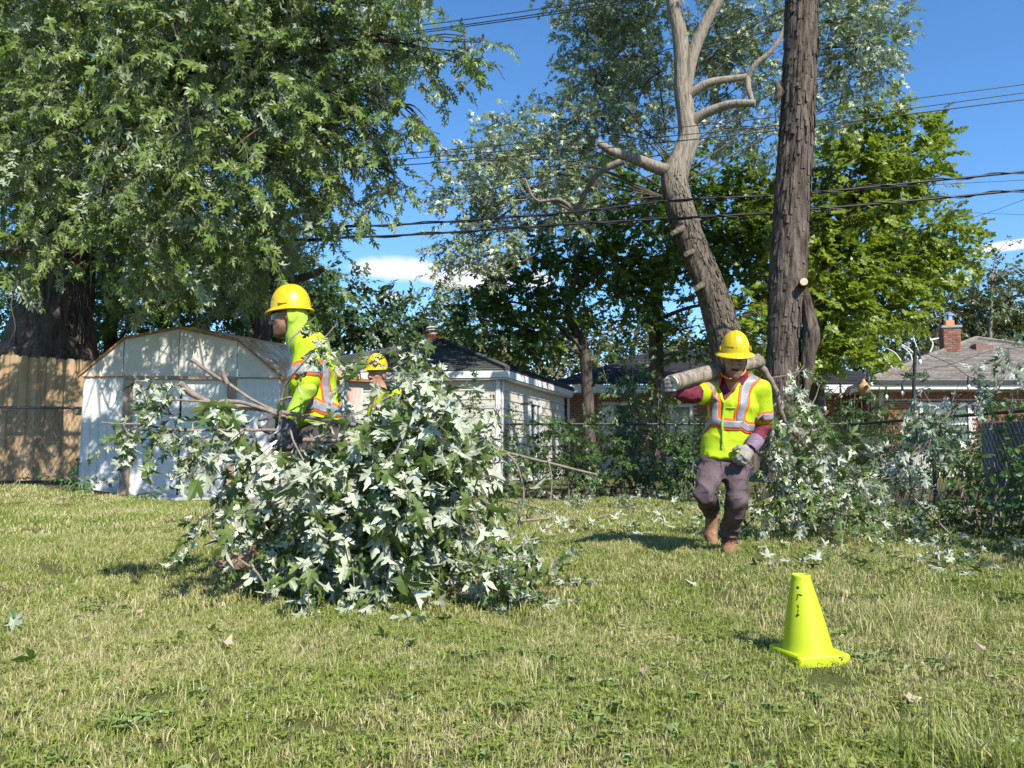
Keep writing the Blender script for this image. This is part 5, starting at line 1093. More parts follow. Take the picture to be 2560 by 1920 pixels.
def helmet(parent, M, o, R=(.106, .128, .150), base=.062, brim=(.045, .024, .018), name='hard_hat'):
    nth, V = 72, []
    th = np.arange(nth) / nth * 2 * math.pi; ct, st = np.cos(th), np.sin(th)            # st > 0 is the front
    rows = []
    for ph in np.linspace(math.radians(86), 0, 16):
        cs, sn = math.cos(ph) ** .86, math.sin(ph)
        x, y, z = R[0] * cs * ct, R[1] * cs * st, np.full(nth, R[2] * sn)
        ridge = .007 * np.exp(-(x / .014) ** 2) * (sn > .25) + .003 * (np.exp(-((x - .032) / .008) ** 2) + np.exp(-((x + .032) / .008) ** 2)) * (sn > .45)
        rows.append(np.stack([x, y, z + ridge], -1))
    ext = np.where(st > 0, brim[1] + (brim[0] - brim[1]) * st ** 2, brim[1] + (brim[2] - brim[1]) * st ** 2)
    for e, dz in ((.02, -.002), (.25, -.004), (.6, -.009), (.95, -.016), (1.0, -.020)):
        rows.append(np.stack([(R[0] + ext * e) * ct, (R[1] + ext * e) * st, dz - .010 * e * np.maximum(st, 0) + 0 * ct], -1))
    A = np.array(rows); top = np.array([[0, 0, R[2] + .007]]); m_ = len(A)
    B = A.copy(); B[..., :2] *= .965; B[..., 2] -= .0035; allv = np.vstack([A.reshape(-1, 3), top, B.reshape(-1, 3), top - (0, 0, .004)])
    i = np.arange(m_ - 1)[:, None] * nth + np.arange(nth)[None]; j = np.arange(m_ - 1)[:, None] * nth + (np.arange(nth)[None] + 1) % nth
    q = np.stack([i, i + nth, j + nth, j], -1).reshape(-1, 4); off = m_ * nth + 1; k = np.arange(nth); k2 = (k + 1) % nth
    tt = np.stack([k, k2, np.full(nth, m_ * nth)], -1); e = (m_ - 1) * nth; edge = np.stack([e + k, e + k + off, e + k2 + off, e + k2], -1)
    Vw = (allv + (0, 0, base)) @ M + o
    me = mesh_from(name, Vw, [(np.vstack([q, q[:, ::-1] + off, edge]), 0), (np.vstack([tt, tt[:, ::-1] + off]), 0)], [MAT['helmet']], True); h = put(name, me, parent)
    for sx in (-1, 1):      # accessory slots on both sides
        mb = MB(); mb.box(np.array((sx * (R[0] + .001), .03, base + .028)) @ M + o, (.008, .05, .022), np.array([M[0], M[1], M[2]])); mb.build('side_slot', MAT['helmet'], h)
    mb = MB(); a_ = np.linspace(0, 2 * math.pi, 25); P_ = np.stack([.086 * np.cos(a_), .106 * np.sin(a_) - .01, np.full(25, base - .014)], -1) @ M + o; mb.tube(P_, .006, 6, caps=False); mb.build('headband', MAT['helmet_pad'], h)
    return h
def print_on(name, parent, bvh, V2, F, cx, cy, sc, ang, mat, off=.0012):
    """flat print laid on a shell: drawing coordinates carried to the surface"""
    out_ = []; o = Vector((0, 0, CAM_Z)); c, s = math.cos(ang), math.sin(ang)
    for x, y in V2:
        p = at(cx + (x * c - y * s) * sc, cy - (x * s + y * c) * sc, 5.0); d = (Vector(p) - o).normalized(); hit = bvh.ray_cast(o, d)
        if hit[0] is None: return None
        nn = hit[1] if hit[1].dot(d) < 0 else -hit[1]; out_.append(hit[0] + nn * off)
    return put(name, mesh_from(name, np.array(out_), [(np.asarray(f), 0) for f in F], [mat]), parent)
def text_mesh(txt):
    cu = bpy.data.curves.new('lettering', 'FONT'); cu.body = txt; cu.align_x = 'CENTER'; cu.align_y = 'CENTER'; cu.size = 1; cu.offset = .025; cu.resolution_u = 2; ob = bpy.data.objects.new('lettering', cu)
    COL.objects.link(ob); dg = bpy.context.evaluated_depsgraph_get(); me = bpy.data.meshes.new_from_object(ob.evaluated_get(dg)); V = [(v.co.x * 1.15, v.co.y) for v in me.vertices]; F = [np.array([list(p.vertices)]) for p in me.polygons]
    bpy.data.objects.remove(ob); return V, F
def clover():
    V = []; F = []; k = 0
    for cx, cy, r in ((0, .42, .36), (-.36, .08, .34), (.36, .08, .34), (0, .1, .3)):
        for a in range(12): V.append((cx + r * math.cos(a * math.pi / 6), cy + r * math.sin(a * math.pi / 6)))
        F.append(np.array([list(range(k, k + 12))])); k += 12
    V += [(-.06, .1), (-.10, -.6), (.10, -.6), (.06, .1)]; F.append(np.array([[k, k + 1, k + 2, k + 3]])); return V, F
def boot(parent, toe, heel, shaft, mat, r=1.0, raise_=0.0):
    up = np.array((0, 0, 1.0)); d = unit(v2(toe) - v2(heel)); lat = np.cross(d, up); L = np.linalg.norm(v2(toe) - v2(heel)); h0 = heel + d * .055
    pr = [cap(h0 + up * .055, shaft, .046 * r, .054 * r, .02), cap(h0 + up * .055, toe - d * .10 + up * .048, .044 * r, .038 * r, .02), ell(toe - d * .068 + up * .040, (.046 * r, .070, .034), np.array([lat, d, up]), .03), ell(h0 - d * .012 + up * .05, (.043, .05, .05), np.array([lat, d, up]), .03)]
    b = sdf_part('boot', pr, .008, mat, parent, folds(.0025, 71, (20, 20, 30)), keep=lambda c: c[:, 2] > min(toe[2], heel[2]) + .012)
    s_ = [ecap(heel + d * .02 + up * .016, heel + d * L * .45 + up * .016, (.042 * r, .019), (.040 * r, .019), lat, .01, .9), ecap(heel + d * L * .4 + up * .016, toe - d * .05 + up * .016, (.043 * r, .018), (.050 * r, .018), lat, .01, .9)]
    sdf_part('sole', s_, .007, MAT['sole'], b)
    lc = MB()
    for q in range(4):
        c = toe - d * (.12 + q * .028) + up * (.092 + q * .018); lc.tube([c - lat * .03 - up * .012, c + up * .010, c + lat * .03 - up * .012], .0028, 5)
    lc.build('lace', MAT['lip'] if mat is MAT['boot_brown'] else MAT['twig_red'], b); return b
def bvh_sdf(prims, h, disp=None):
    V, F = sdf(prims, h, disp); return BVHTree.FromPolygons([tuple(v) for v in V.tolist()], [tuple(f) for f in F.tolist()])
def ring(c, ax, r, n=20, u=None):
    ax = unit(ax); u = unit(np.cross(ax, (0.3, 1, .2))) if u is None else unit(np.asarray(u) - ax * (np.asarray(u) @ ax)); w = np.cross(ax, u); return [c + (u * math.cos(t) + w * math.sin(t)) * r for t in np.linspace(0, 2 * math.pi, n + 1)]
def tape(parent, bvh, pts, wo=.088, wi=.052, closed=False, n=4, o0=.003):
    s = ribbon('reflective_stripe', bvh, pts, wo, o0, MAT['orange'], parent, n, 6, closed=closed); ribbon('silver_tape', bvh, pts, wi, o0 + .0022, MAT['reflect'], s, n, 5, closed=closed)
def gpt(sx, sy):
    a = at(sx, sy, 1.0); t_ = -CAM_Z / (a[2] - CAM_Z); return np.array((a[0] * t_, t_, 0.0))
def beard_mask(M, o, chin=-.03):
    def f(V):
        q = (V - o) @ np.asarray(M).T
        a = np.clip((chin - q[:, 2]) / .03, 0, 1) * np.clip((q[:, 2] + .16) / .02, 0, 1) * np.clip((q[:, 1] + .01) / .03, 0, 1)
        return {'beard': np.maximum(a * .75, ((np.abs(q[:, 2] + .052) < .012) & (np.abs(q[:, 0]) < .032) & (q[:, 1] > .06)) * .9)}
    return f
def face_bits(parent, M, o, brow='dark_hair', moust=False, eyes=True):
    w = lambda p: np.asarray(p) @ M + o
    for sx in (-1, 1):
        mb = MB(); mb.tube([w((sx * .016, .100, .036)), w((sx * .032, .098, .042)), w((sx * .048, .086, .036))], [.003, .0042, .002], 6); mb.build('eyebrow', MAT[brow], parent)
        if eyes:
            b_ = bpy.data.meshes.new('eye'); V, F = sdf([ell(w((sx * .032, .079, .010)), (.0118, .0118, .0118), k=.001)], .004); e = put('eye', mesh_from('eye', V, [(F, 0)], [MAT['eye_white']], True), parent)
            mb = MB(); mb.tube([w((sx * .031, .0905, .009)), w((sx * .031, .0922, .009))], .0055, 10); mb.build('iris', MAT['dark_hair'], e)
    sdf_part('lips', xf([cap((-.019, .0965, -.0635), (.019, .0965, -.0635), .0042, .0042, .004), cap((-.016, .095, -.0745), (.016, .095, -.0745), .005, .005, .004)], M, o), .003, MAT['lip'], parent)
    if moust: sdf_part('moustache', xf([cap((0, .103, -.050), (.026, .094, -.058), .0065, .004, .006), cap((0, .103, -.050), (-.026, .094, -.058), .0065, .004, .006)], M, o), .003, MAT['dark_hair'], parent)

# ---- man with a log on his shoulders ---------------------------------------------------------
J = lambda cx, cy, Y: at(1600 + cx / 2.675, 800 + cy / 2.675, Y)
toeL, toeR = gpt(1600 + 598 / 2.675, 800 + 1592 / 2.675), gpt(1600 + 500 / 2.675, 800 + 1540 / 2.675)
heelL, heelR = toeL + (.075, .265, 0), toeR + (.03, .27, .045)
ankL, ankR = heelL + (-.015, -.07, .135), heelR + (.01, -.07, .14)
pm = thing('person', (J(600, 1000, 5.5)[0], 5.5, 0), 'man in yellow hard hat, lime vest and maroon shirt carrying a log on his shoulders', 'person')
shR, shL, elL, wrL, elR, wrR = J(482, 462, 5.55), J(800, 464, 5.53), J(830, 715, 5.61), J(757, 830, 5.40), J(352, 500, 5.34), J(205, 478, 5.24)
knR, knL = J(436, 1175, 5.34), J(648, 1215, 5.40)
hp = J(565, 890, 5.56); chs = J(622, 570, 5.52); nk = J(640, 420, 5.54)
torso = [ecap(J(568, 850, 5.56), chs, (.158, .112), (.160, .118), (1, 0, 0), .04), ecap(chs, nk, (.160, .118), (.105, .075), (1, 0, 0), .05), cap(shR, shL, .062, .062, .05), cap(J(645, 400, 5.55), shL, .075, .06, .04), cap(J(630, 400, 5.55), shR, .075, .06, .04)]
sleeves = [cap(shL, J(818, 645, 5.59), .067, .071, .02), cap(shR, J(410, 488, 5.42), .070, .076, .02)]
arms = [cap(shL, elL, .058, .047, .01), cap(elL, wrL, .047, .039, .012), cap(shR, elR, .060, .050, .01), cap(elR, wrR, .050, .040, .012)]
pants_p = [ecap(J(562, 985, 5.57), J(566, 905, 5.57), (.165, .125), (.145, .100), (1, 0, 0), .03), cap(J(478, 985, 5.53), knR, .094, .064, .04), cap(knR, ankR + (0, .0, .08), .065, .056, .012), cap(J(640, 990, 5.53), knL, .092, .064, .04), cap(knL, ankL + (0, .02, .0), .065, .064, .012)]
hM = frame((-.20, -.93, -.23), (.05, 0, 1)); ho = J(632, 272, 5.42)
hd = xf(HEAD, hM, ho)
sdf_part('body', hd + shrink(torso, .036) + shrink(arms, .012) + shrink(pants_p, .016) + [cap(ankL, heelL + (-.02, -.07, .06), .04, .04), cap(ankR, heelR + (0, -.07, .06), .04, .04)], .0068, MAT['skin_tan'], pm, attrs=beard_mask(hM, ho, -.055))
face_bits(pm, hM, ho, moust=True)
sdf_part('shirt', shrink(torso, .024) + arms + [ecap(J(640, 430, 5.53), J(638, 345, 5.49), (.085, .078), (.070, .066), (1, 0, 0), .03)], .0085, MAT['maroon'], pm, folds(.0075, 11, (9, 9, 20)))
vp = np.array([J(492, 300, 5.4)[[0, 2]], J(812, 300, 5.4)[[0, 2]], J(556, 556, 5.4)[[0, 2]]])
def in_tri(c, T):
    s = lambda a, b: (b[0] - a[0]) * (c[:, 2] - a[1]) - (b[1] - a[1]) * (c[:, 0] - a[0]); d = [s(T[i], T[(i + 1) % 3]) for i in range(3)]; return ((d[0] > 0) & (d[1] > 0) & (d[2] > 0)) | ((d[0] < 0) & (d[1] < 0) & (d[2] < 0))
hem = J(420, 842, 5.45)[2]
vfold = folds(.0062, 21, (9, 9, 6)); vest_hem = ecap(J(566, 912, 5.56), J(568, 790, 5.56), (.176, .132), (.158, .116), (1, 0, 0), .03, .3)
vest = sdf_part('vest', torso + sleeves + [vest_hem], .0075, MAT['lime'], pm, vfold,
                keep=lambda c: ~(in_tri(c, vp) & (c[:, 1] < 5.56)))
bv = bvh_sdf(torso + [vest_hem], .008, vfold); bs = bvh_sdf(torso[:1] + sleeves, .008, vfold)
bz = J(560, 712, 5.42)
belt = [np.array((bz[0] + .02 + .30 * math.cos(a), 5.55 + .25 * math.sin(a), bz[2] - .035 * math.cos(a))) for a in np.linspace(0, 2 * math.pi, 25)]
tape(pm, bv, belt, closed=True, n=3)
tape(pm, bv, [J(672, 695, 5.40), J(676, 620, 5.40), J(700, 530, 5.40), J(728, 440, 5.42), J(762, 375, 5.46), J(775, 365, 5.54), J(770, 400, 5.64), J(760, 500, 5.68)], .094, .060)
tape(pm, bv, [J(468, 690, 5.42), J(468, 600, 5.41), J(476, 500, 5.42), J(492, 425, 5.44), J(505, 392, 5.50), J(505, 395, 5.58), J(500, 480, 5.66)], .090, .056)
axL = J(818, 645, 5.59) - shL; tape(pm, bs, ring(shL + axL * .90, axL + np.array((-.02, 0, .02)), .12), .082, .048, True, 3)
axR = J(410, 488, 5.42) - shR; tape(pm, bs, ring(shR + axR * .75, axR, .12), .075, .045, True, 3)
ribbon('zipper', bv, [J(556, 552, 5.38), J(552, 640, 5.38), J(548, 760, 5.40), J(545, 860, 5.42)], .016, .008, MAT['lime_shirt'], pm, 5, 2, .004)
for pts_ in ([J(510, 375, 5.42), J(530, 465, 5.40), J(554, 552, 5.39)], [J(558, 552, 5.39), J(650, 452, 5.40), J(740, 372, 5.46)]): ribbon('vest_edge', bv, pts_, .020, .005, MAT['lime'], pm, 8, 2, .004)
ribbon('pocket_flap', bv, [J(578, 590, 5.4), J(640, 588, 5.4)], .012, .006, MAT['lime_shirt'], pm, 4, 2)
def pant_fold(P):
    g = folds(.0085, 31, (7, 7, 13))(P); z = P[:, 2]; lo_ = np.clip((.30 - z) / .16, 0, 1); kn = np.exp(-((z - .52) / .12) ** 2)
    return g * (1 + .5 * kn) + lo_ * .009 * np.sin(z * 120 + 3.5 * vnoise(P * 9, 5) + P[:, 0] * 25)
tr_ = sdf_part('trousers', pants_p, .0085, MAT['trousers'], pm, pant_fold); bt_ = bvh_sdf(pants_p, .009, pant_fold); MAT['seam'] = surf('dark_trouser_seam', (.045, .032, .036), None, .9)
for q in ([J(405, 900, 5.42), J(412, 950, 5.42), J(395, 1000, 5.43)], [J(720, 915, 5.42), J(712, 960, 5.42), J(722, 1010, 5.43)], [J(552, 905, 5.42), J(550, 960, 5.42), J(548, 1010, 5.44)], [J(480, 1130, 5.22), J(440, 1145, 5.22), J(395, 1140, 5.24)], [J(600, 1175, 5.28), J(650, 1185, 5.28), J(695, 1172, 5.30)], [J(712, 1040, 5.44), J(708, 1150, 5.42), J(704, 1300, 5.42), J(700, 1420, 5.44)]):
    ribbon('seam', bt_, q, .007, .0022, MAT['seam'], tr_, 5, 2, .003)
boot(pm, toeL, heelL, ankL + (0, .0, .03), MAT['boot']); boot(pm, toeR, heelR, ankR + (0, 0, .05), MAT['boot'])
# right-hand glove closed round the cut end of the log
E1 = J(212, 424, 5.16); E2 = J(600, 325, 5.66); la = unit(E1 - E2)
w_ = J(176, 482, 5.30); sdf_part('glove', hand(w_, (-.34, -.86, .26), (.95, -.25, .06), -1, (.55, .75, .55), 1.08) + [cap(wrR, w_, .042, .038, .02)], .0052, MAT['glove_grey'], pm, folds(.0018, 61, (40, 40, 60)))
dL = J(668, 955, 5.33) - wrL; sdf_part('glove', hand(wrL + unit(dL) * .035, dL, (-.25, .75, -.2), 1, (.55, .7, .5), 1.06), .0052, MAT['glove_pale'], pm, folds(.0018, 62, (40, 40, 60)))
u_ = unit(dL); cuff = MB(); cp = [wrL - u_ * .055, wrL - u_ * .02, wrL + u_ * .02, wrL + u_ * .045]; cuff.tube(cp, [.056, .057, .052, .045], 24, caps=False, disp=lambda th, L, r: .0025 * np.sin(th * 9 + L * 30)); cuff.tube(cp, [.051, .052, .047, .040], 24, caps=False); cuff.build('glove_cuff', MAT['glove_cuff'], pm, True)
h = helmet(pm, hM, ho, (.102, .122, .148), .064, (.050, .036, .032)); hb = bvh_of(h)
tv, tf = text_mesh('DAVEY'); print_on('lettering', h, hb, tv, tf, 1825.0, 868.8, 6.1, -.16, MAT['black_print'])
cv, cf = clover(); print_on('leaf_mark', h, hb, cv, cf, 1841.6, 870.0, 3.6, -.1, MAT['green_print'])
lens = lambda p: np.asarray(p) @ hM + ho
g = MB(); k = 13; aa = np.linspace(-1.05, 1.05, k); ring_t = np.array([lens((.078 * math.sin(a), .022 + .088 * math.cos(a), .026)) for a in aa]); ring_b = np.array([lens((.074 * math.sin(a), .024 + .086 * math.cos(a), -.014 + .010 * math.exp(-(a / .16) ** 2))) for a in aa])
g.add(np.vstack([ring_t, ring_b]), np.array([[i, i + 1, i + 1 + k, i + k] for i in range(k - 1)])); gl = g.build('safety_glasses', MAT['clear_lens'], pm, True)
g = MB(); g.tube(ring_t, .0022, 6); g.tube(ring_b, .0014, 6)
for sx in (0, -1): g.tube([ring_t[sx], lens(((.082 if sx else -.082), -.01, .018))], .0025, 6)
g.build('glasses_frame', MAT['dark_lens'], gl)
mb = MB(); mb.tube(spline([J(700, 318, 5.47), J(702, 345, 5.44), J(672, 372, 5.40), J(628, 380, 5.385), J(606, 392, 5.37), J(585, 388, 5.385), J(552, 372, 5.42), J(540, 350, 5.46)], 6), .0058, 6); mb.build('earplug_cord', MAT['cord_orange'], pm, True)
mb = MB(); mb.tube([J(700, 318, 5.46), J(703, 296, 5.47)], .007, 8); mb.build('earplug', MAT['cord_orange'], pm, True)

# ---- man with lime hood dragging the leafy branches, seen from his left side ------------------------
K = lambda cx, cy, Y: at(620 + cx / 4.148, 680 + cy / 4.148, Y)
Y0 = 4.82
pl = thing('person', (K(760, 1500, Y0)[0], Y0, 0), 'man in lime hood, vest and yellow hard hat walking left with leafy branches', 'person')
toeA = gpt(536, 1428); heelA = toeA + (.285, .03, 0); ankA = heelA + (-.075, 0, .16); hipA = at(795, 1096, Y0 - .08); knA = at(735, 1215, Y0 - .12)
toeB = gpt(735, 1405); heelB = toeB + (.28, .02, .06); ankB = heelB + (-.07, 0, .16); hipB = at(800, 1096, Y0 + .10); knB = at(780, 1225, Y0 + .1)
sh1, el1, wr1 = K(625, 785, Y0 - .19), K(595, 1225, Y0 - .27), K(452, 1515, Y0 - .32)
sh2, el2, wr2 = K(615, 790, Y0 + .19), K(520, 1200, Y0 + .24), K(330, 1450, Y0 + .16)
torso = [ecap(K(680, 1450, Y0), K(660, 1050, Y0), (.150, .185), (.135, .195), (1, 0, 0), .04), ecap(K(660, 1050, Y0), K(630, 760, Y0), (.135, .195), (.105, .165), (1, 0, 0), .05), cap(sh1, sh2, .074, .074, .05), ecap(K(625, 770, Y0), K(600, 655, Y0), (.10, .14), (.066, .080), (1, 0, 0), .06), cap(K(600, 690, Y0), sh1, .07, .06, .05), cap(K(600, 690, Y0), sh2, .07, .06, .05)]
sleeves = [cap(sh1, K(585, 1120, Y0 - .24), .082, .094, .03), cap(sh2, K(540, 1110, Y0 + .23), .08, .09, .03)]
arms = [cap(sh1, el1, .062, .054, .01), cap(el1, wr1, .058, .040, .012), cap(sh2, el2, .062, .054, .01), cap(el2, wr2, .056, .04, .012)]
pants_p = [ecap(at(796, 1105, Y0), at(790, 1060, Y0), (.135, .175), (.115, .155), (1, 0, 0), .03), cap(hipA, knA, .105, .074, .04), cap(knA, ankA + (0, 0, .09), .074, .072, .012), cap(hipB, knB, .105, .074, .04), cap(knB, ankB + (0, 0, .06), .074, .072, .012)]
hM2 = frame((-1, -.10, -.06)); ho2 = K(428, 470, Y0)
sdf_part('body', xf(HEAD, hM2, ho2) + shrink(torso, .036) + shrink(arms, .012) + shrink(pants_p, .016) + [cap(ankA, heelA + (-.06, 0, .06), .04, .04), cap(ankB, heelB + (-.06, 0, .06), .04, .04), cap(wr1, wr1 + (-.02, 0, -.06), .032, .03)], .0068, MAT['skin_brown'], pl, attrs=beard_mask(hM2, ho2, -.04))
face_bits(pl, hM2, ho2, eyes=False)
hoodp = xf([ell((0, -.024, .02), (.092, .080, .115), k=.03), ecap((0, -.035, -.02), (0, -.050, -.17), (.086, .072), (.078, .070), (1, 0, 0), .04), ell((0, -.072, -.070), (.068, .048, .080), k=.04)], hM2, ho2) + [ecap(K(540, 640, Y0), K(590, 760, Y0), (.070, .095), (.09, .14), (1, 0, 0), .05)]
hoodp += xf([ell((0, .190, -.02), (.45, .203, .185), k=.012, op=-1)], hM2, ho2)
sdf_part('hood', hoodp, .0072, MAT['lime_shirt'], pl, folds(.0055, 41, (12, 12, 7)))
sdf_part('shirt', shrink(torso, .024) + arms, .0085, MAT['lime_shirt'], pl, folds(.0065, 42, (9, 9, 18)))
vfold = folds(.0065, 43, (8, 8, 6)); vest_hem = ecap(K(705, 1545, Y0), K(680, 1290, Y0), (.162, .195), (.150, .187), (1, 0, 0), .03, .3)
vest = sdf_part('vest', torso + sleeves + [vest_hem], .0078, MAT['lime'], pl, vfold,
                keep=lambda c: ~((np.linalg.norm((c - K(468, 640, Y0)) / (.092, .105, .080), axis=1) < 1)))
bv = bvh_sdf(torso + [vest_hem], .008, vfold); bs = bvh_sdf(sleeves, .008, vfold); bz = K(680, 1395, Y0)
tape(pl, bv, [np.array((bz[0] + .3 * math.cos(a), Y0 + .34 * math.sin(a), bz[2])) for a in np.linspace(0, 2 * math.pi, 25)], .088, .058, True, 3)
for sy in (-1, 1):
    yy = Y0 + sy * .135; tape(pl, bv, [K(850, 1360, yy), K(830, 1250, yy), K(815, 1050, yy), K(790, 850, yy), K(720, 700, yy), K(620, 650, yy), K(530, 690, yy), K(455, 850, yy), K(415, 1000, yy), K(390, 1200, yy), K(380, 1360, yy)], .085, .052, n=3)
ax1 = K(585, 1120, Y0 - .24) - sh1; tape(pl, bs, ring(sh1 + ax1 * .80, ax1 + np.array((.03, 0, .02)), .15), .105, .065, True, 3)
ax2 = K(540, 1110, Y0 + .23) - sh2; tape(pl, bs, ring(sh2 + ax2 * .80, ax2, .15), .105, .065, True, 3)
sdf_part('trousers', pants_p, .0085, MAT['dark_trousers'], pl, folds(.0085, 44, (7, 7, 13)))
boot(pl, toeA, heelA, ankA + (0, 0, .09), MAT['boot_brown']); boot(pl, toeB, heelB, ankB + (0, 0, .09), MAT['boot_brown'])
d1 = np.array((-.18, -.04, -1.0)); sdf_part('glove', hand(wr1 + (-.015, 0, -.065), d1, (-.55, .7, .1), 1, (.75, .9, .7), 1.1) + [cap(wr1 + (-.008, 0, -.03), wr1 + (-.02, 0, -.09), .046, .040, .02)], .0052, MAT['glove_grey'], pl, folds(.0018, 63, (40, 40, 60)))
d2 = np.array((-.5, .1, -.8)); sdf_part('glove', hand(wr2 + unit(d2) * .03, d2, (-.3, -.7, .2), -1, (.75, .9, .7), 1.06), .006, MAT['glove_grey'], pl)
h = helmet(pl, hM2, ho2 + np.array((.012, 0, 0)), (.105, .126, .152), .056, (.036, .020, .020)); hb = bvh_of(h)
print_on('leaf_mark', h, hb, cv, cf, 620 + 262 / 4.148, 680 + 283 / 4.148, 4.2, .1, MAT['green_print'])
lens = lambda p: np.asarray(p) @ hM2 + ho2
g = MB(); k = 13; aa = np.linspace(-1.15, 1.15, k); ring_t = np.array([lens((.080 * math.sin(a), .022 + .090 * math.cos(a), .032)) for a in aa]); ring_b = np.array([lens((.076 * math.sin(a), .024 + .088 * math.cos(a), -.020 + .012 * math.exp(-(a / .16) ** 2))) for a in aa])
g.add(np.vstack([ring_t, ring_b]), np.array([[i, i + 1, i + 1 + k, i + k] for i in range(k - 1)])); gl = g.build('dark_glasses', MAT['dark_lens'], pl, True)
for sx in (0, -1):
    g = MB(); g.tube([ring_t[sx] * .6 + ring_b[sx] * .4, lens(((.084 if sx else -.084), -.02, .012))], .004, 6); g.build('glasses_temple', MAT['reflect'], gl)

# ---- man half hidden behind the leaves ------------------------------------------------------------------
Y0 = 7.9
pt = thing('person', (K(1440, 1500, Y0)[0], Y0, 0), 'smiling man in yellow hard hat half hidden behind the carried leaves', 'person')
hM3 = frame((-.50, -.86, -.04)); ho3 = K(1338, 1065, Y0); bx = K(1440, 1200, Y0)[0]; fx = unit((-.72, -.7, 0)); lt = np.array((fx[1], -fx[0], 0)); P3 = lambda f, l, z: np.array((bx, Y0 + .03, 0)) + fx * f + lt * l + np.array((0, 0, z))
zn = ho3[2] - .16
torso = [ecap(P3(0, 0, .92), P3(0, 0, 1.22), (.155, .112), (.17, .12), lt, .04), ecap(P3(0, 0, 1.22), P3(.01, 0, zn - .02), (.17, .12), (.10, .07), lt, .05), cap(P3(0, -.185, zn - .07), P3(0, .185, zn - .07), .062, .062, .05)]
sleeves = [cap(P3(0, s_ * .19, zn - .08), P3(.02, s_ * .23, zn - .30), .07, .072, .03) for s_ in (-1, 1)]
arms = [q for s_ in (-1, 1) for q in (cap(P3(0, s_ * .19, zn - .08), P3(.02, s_ * .24, zn - .36), .058, .05, .03), cap(P3(.02, s_ * .24, zn - .36), P3(.24, s_ * .18, zn - .44), .048, .04, .02))]
pants_p = [ecap(P3(0, 0, .84), P3(0, 0, .95), (.16, .12), (.155, .115), lt, .03)] + [q for s_ in (-1, 1) for q in (cap(P3(0, s_ * .09, .86), P3(.05 * s_, s_ * .1, .48), .095, .075, .04), cap(P3(.05 * s_, s_ * .1, .48), P3(.09 * s_ - .03, s_ * .1, .12), .073, .066, .03))]
sdf_part('body', xf(HEAD, hM3, ho3) + shrink(torso, .036) + shrink(arms, .012) + shrink(pants_p, .016) + [cap(ho3 + (0, 0, -.1), P3(.01, 0, zn - .03), .055, .06, .03)], .0085, MAT['skin_tan'], pt, attrs=beard_mask(hM3, ho3, -.2))
face_bits(pt, hM3, ho3); w3 = lambda p: np.asarray(p) @ hM3 + ho3; mb = MB(); mb.tube([w3((-.022, .094, -.064)), w3((-.010, .1045, -.070)), w3((.010, .1045, -.070)), w3((.022, .094, -.064))], .0048, 6); mb.build('teeth', surf('teeth', (.62, .58, .5), None, .35), pt, True)
sdf_part('shirt', shrink(torso, .024) + arms, .012, MAT['lime_shirt'], pt, folds(.004, 51))
vest = sdf_part('vest', torso + sleeves, .011, MAT['lime'], pt, folds(.004, 52)); bv = bvh_of(vest)
tape(pt, bv, [P3(.3 * math.cos(a), .3 * math.sin(a), 1.06) for a in np.linspace(0, 2 * math.pi, 21)], .085, .055, True, 2)
for s_ in (-1, 1): tape(pt, bv, [P3(.2, s_ * .09, 1.06), P3(.2, s_ * .10, 1.2), P3(.12, s_ * .11, zn - .06), P3(0, s_ * .11, zn), P3(-.12, s_ * .11, zn - .1), P3(-.2, s_ * .1, 1.1)], .085, .055, n=3)
sdf_part('trousers', pants_p, .012, MAT['dark_trousers'], pt, folds(.005, 53))
for s_ in (-1, 1):
    he = P3(.09 * s_ - .1, s_ * .1, 0); boot(pt, he + fx * .28, he, he + fx * .07 + z_ * .2, MAT['boot'])
    sdf_part('glove', hand(P3(.26, s_ * .18, zn - .44), fx + (0, 0, -.2), -lt * s_ * .6 + (0, 0, -.6), s_, (.7, .8, .6), 1.05), .007, MAT['glove_grey'], pt)
helmet(pt, hM3, ho3, (.104, .124, .150), .068, (.045, .026, .02))
# ================================================================== CUT LIMBS, BRUSH AND FALLEN LEAVES
def in_poly(x, y, P):
    P = np.asarray(P, float); r = np.zeros(len(x), bool); j = len(P) - 1
    for i in range(len(P)):
        c = ((P[i, 1] > y) != (P[j, 1] > y)) & (x < (P[j, 0] - P[i, 0]) * (y - P[i, 1]) / (P[j, 1] - P[i, 1] + 1e-9) + P[i, 0]); r ^= c; j = i
    return r
def fill(poly, n, Y0, Y1, rng, zmin=.03):
    """points through the volume that the outline encloses between two depths"""
    P = np.asarray(poly, float); out_ = []
    while len(out_) < n:
        x = rng.uniform(P[:, 0].min(), P[:, 0].max(), 400); y = rng.uniform(P[:, 1].min(), P[:, 1].max(), 400); k = in_poly(x, y, P)
        for a, b in zip(x[k], y[k]):
            p = at(a, b, rng.uniform(Y0, Y1))
            if p[2] > float(gz(p[0], p[1])) + zmin: out_.append(p)
    return np.array(out_[:n])
def twigs(mb, lst, Yd=0.0):
    for pts, r0, r1 in lst:
        q = spline([at(x, y, Y + Yd) for x, y, Y in pts], 6); mb.tube(q, np.linspace(r0, r1, len(q)), 8, disp=lambda th, L, r: r * .10 * np.sin(L * 60 + th), caps=True, capmi=1)
lm_pale = [mesh_from('leaf', v * .094, [(f, 0)], [MAT['silver_pale']], False, np.zeros(len(v))) for v, f in LEAF_HI]
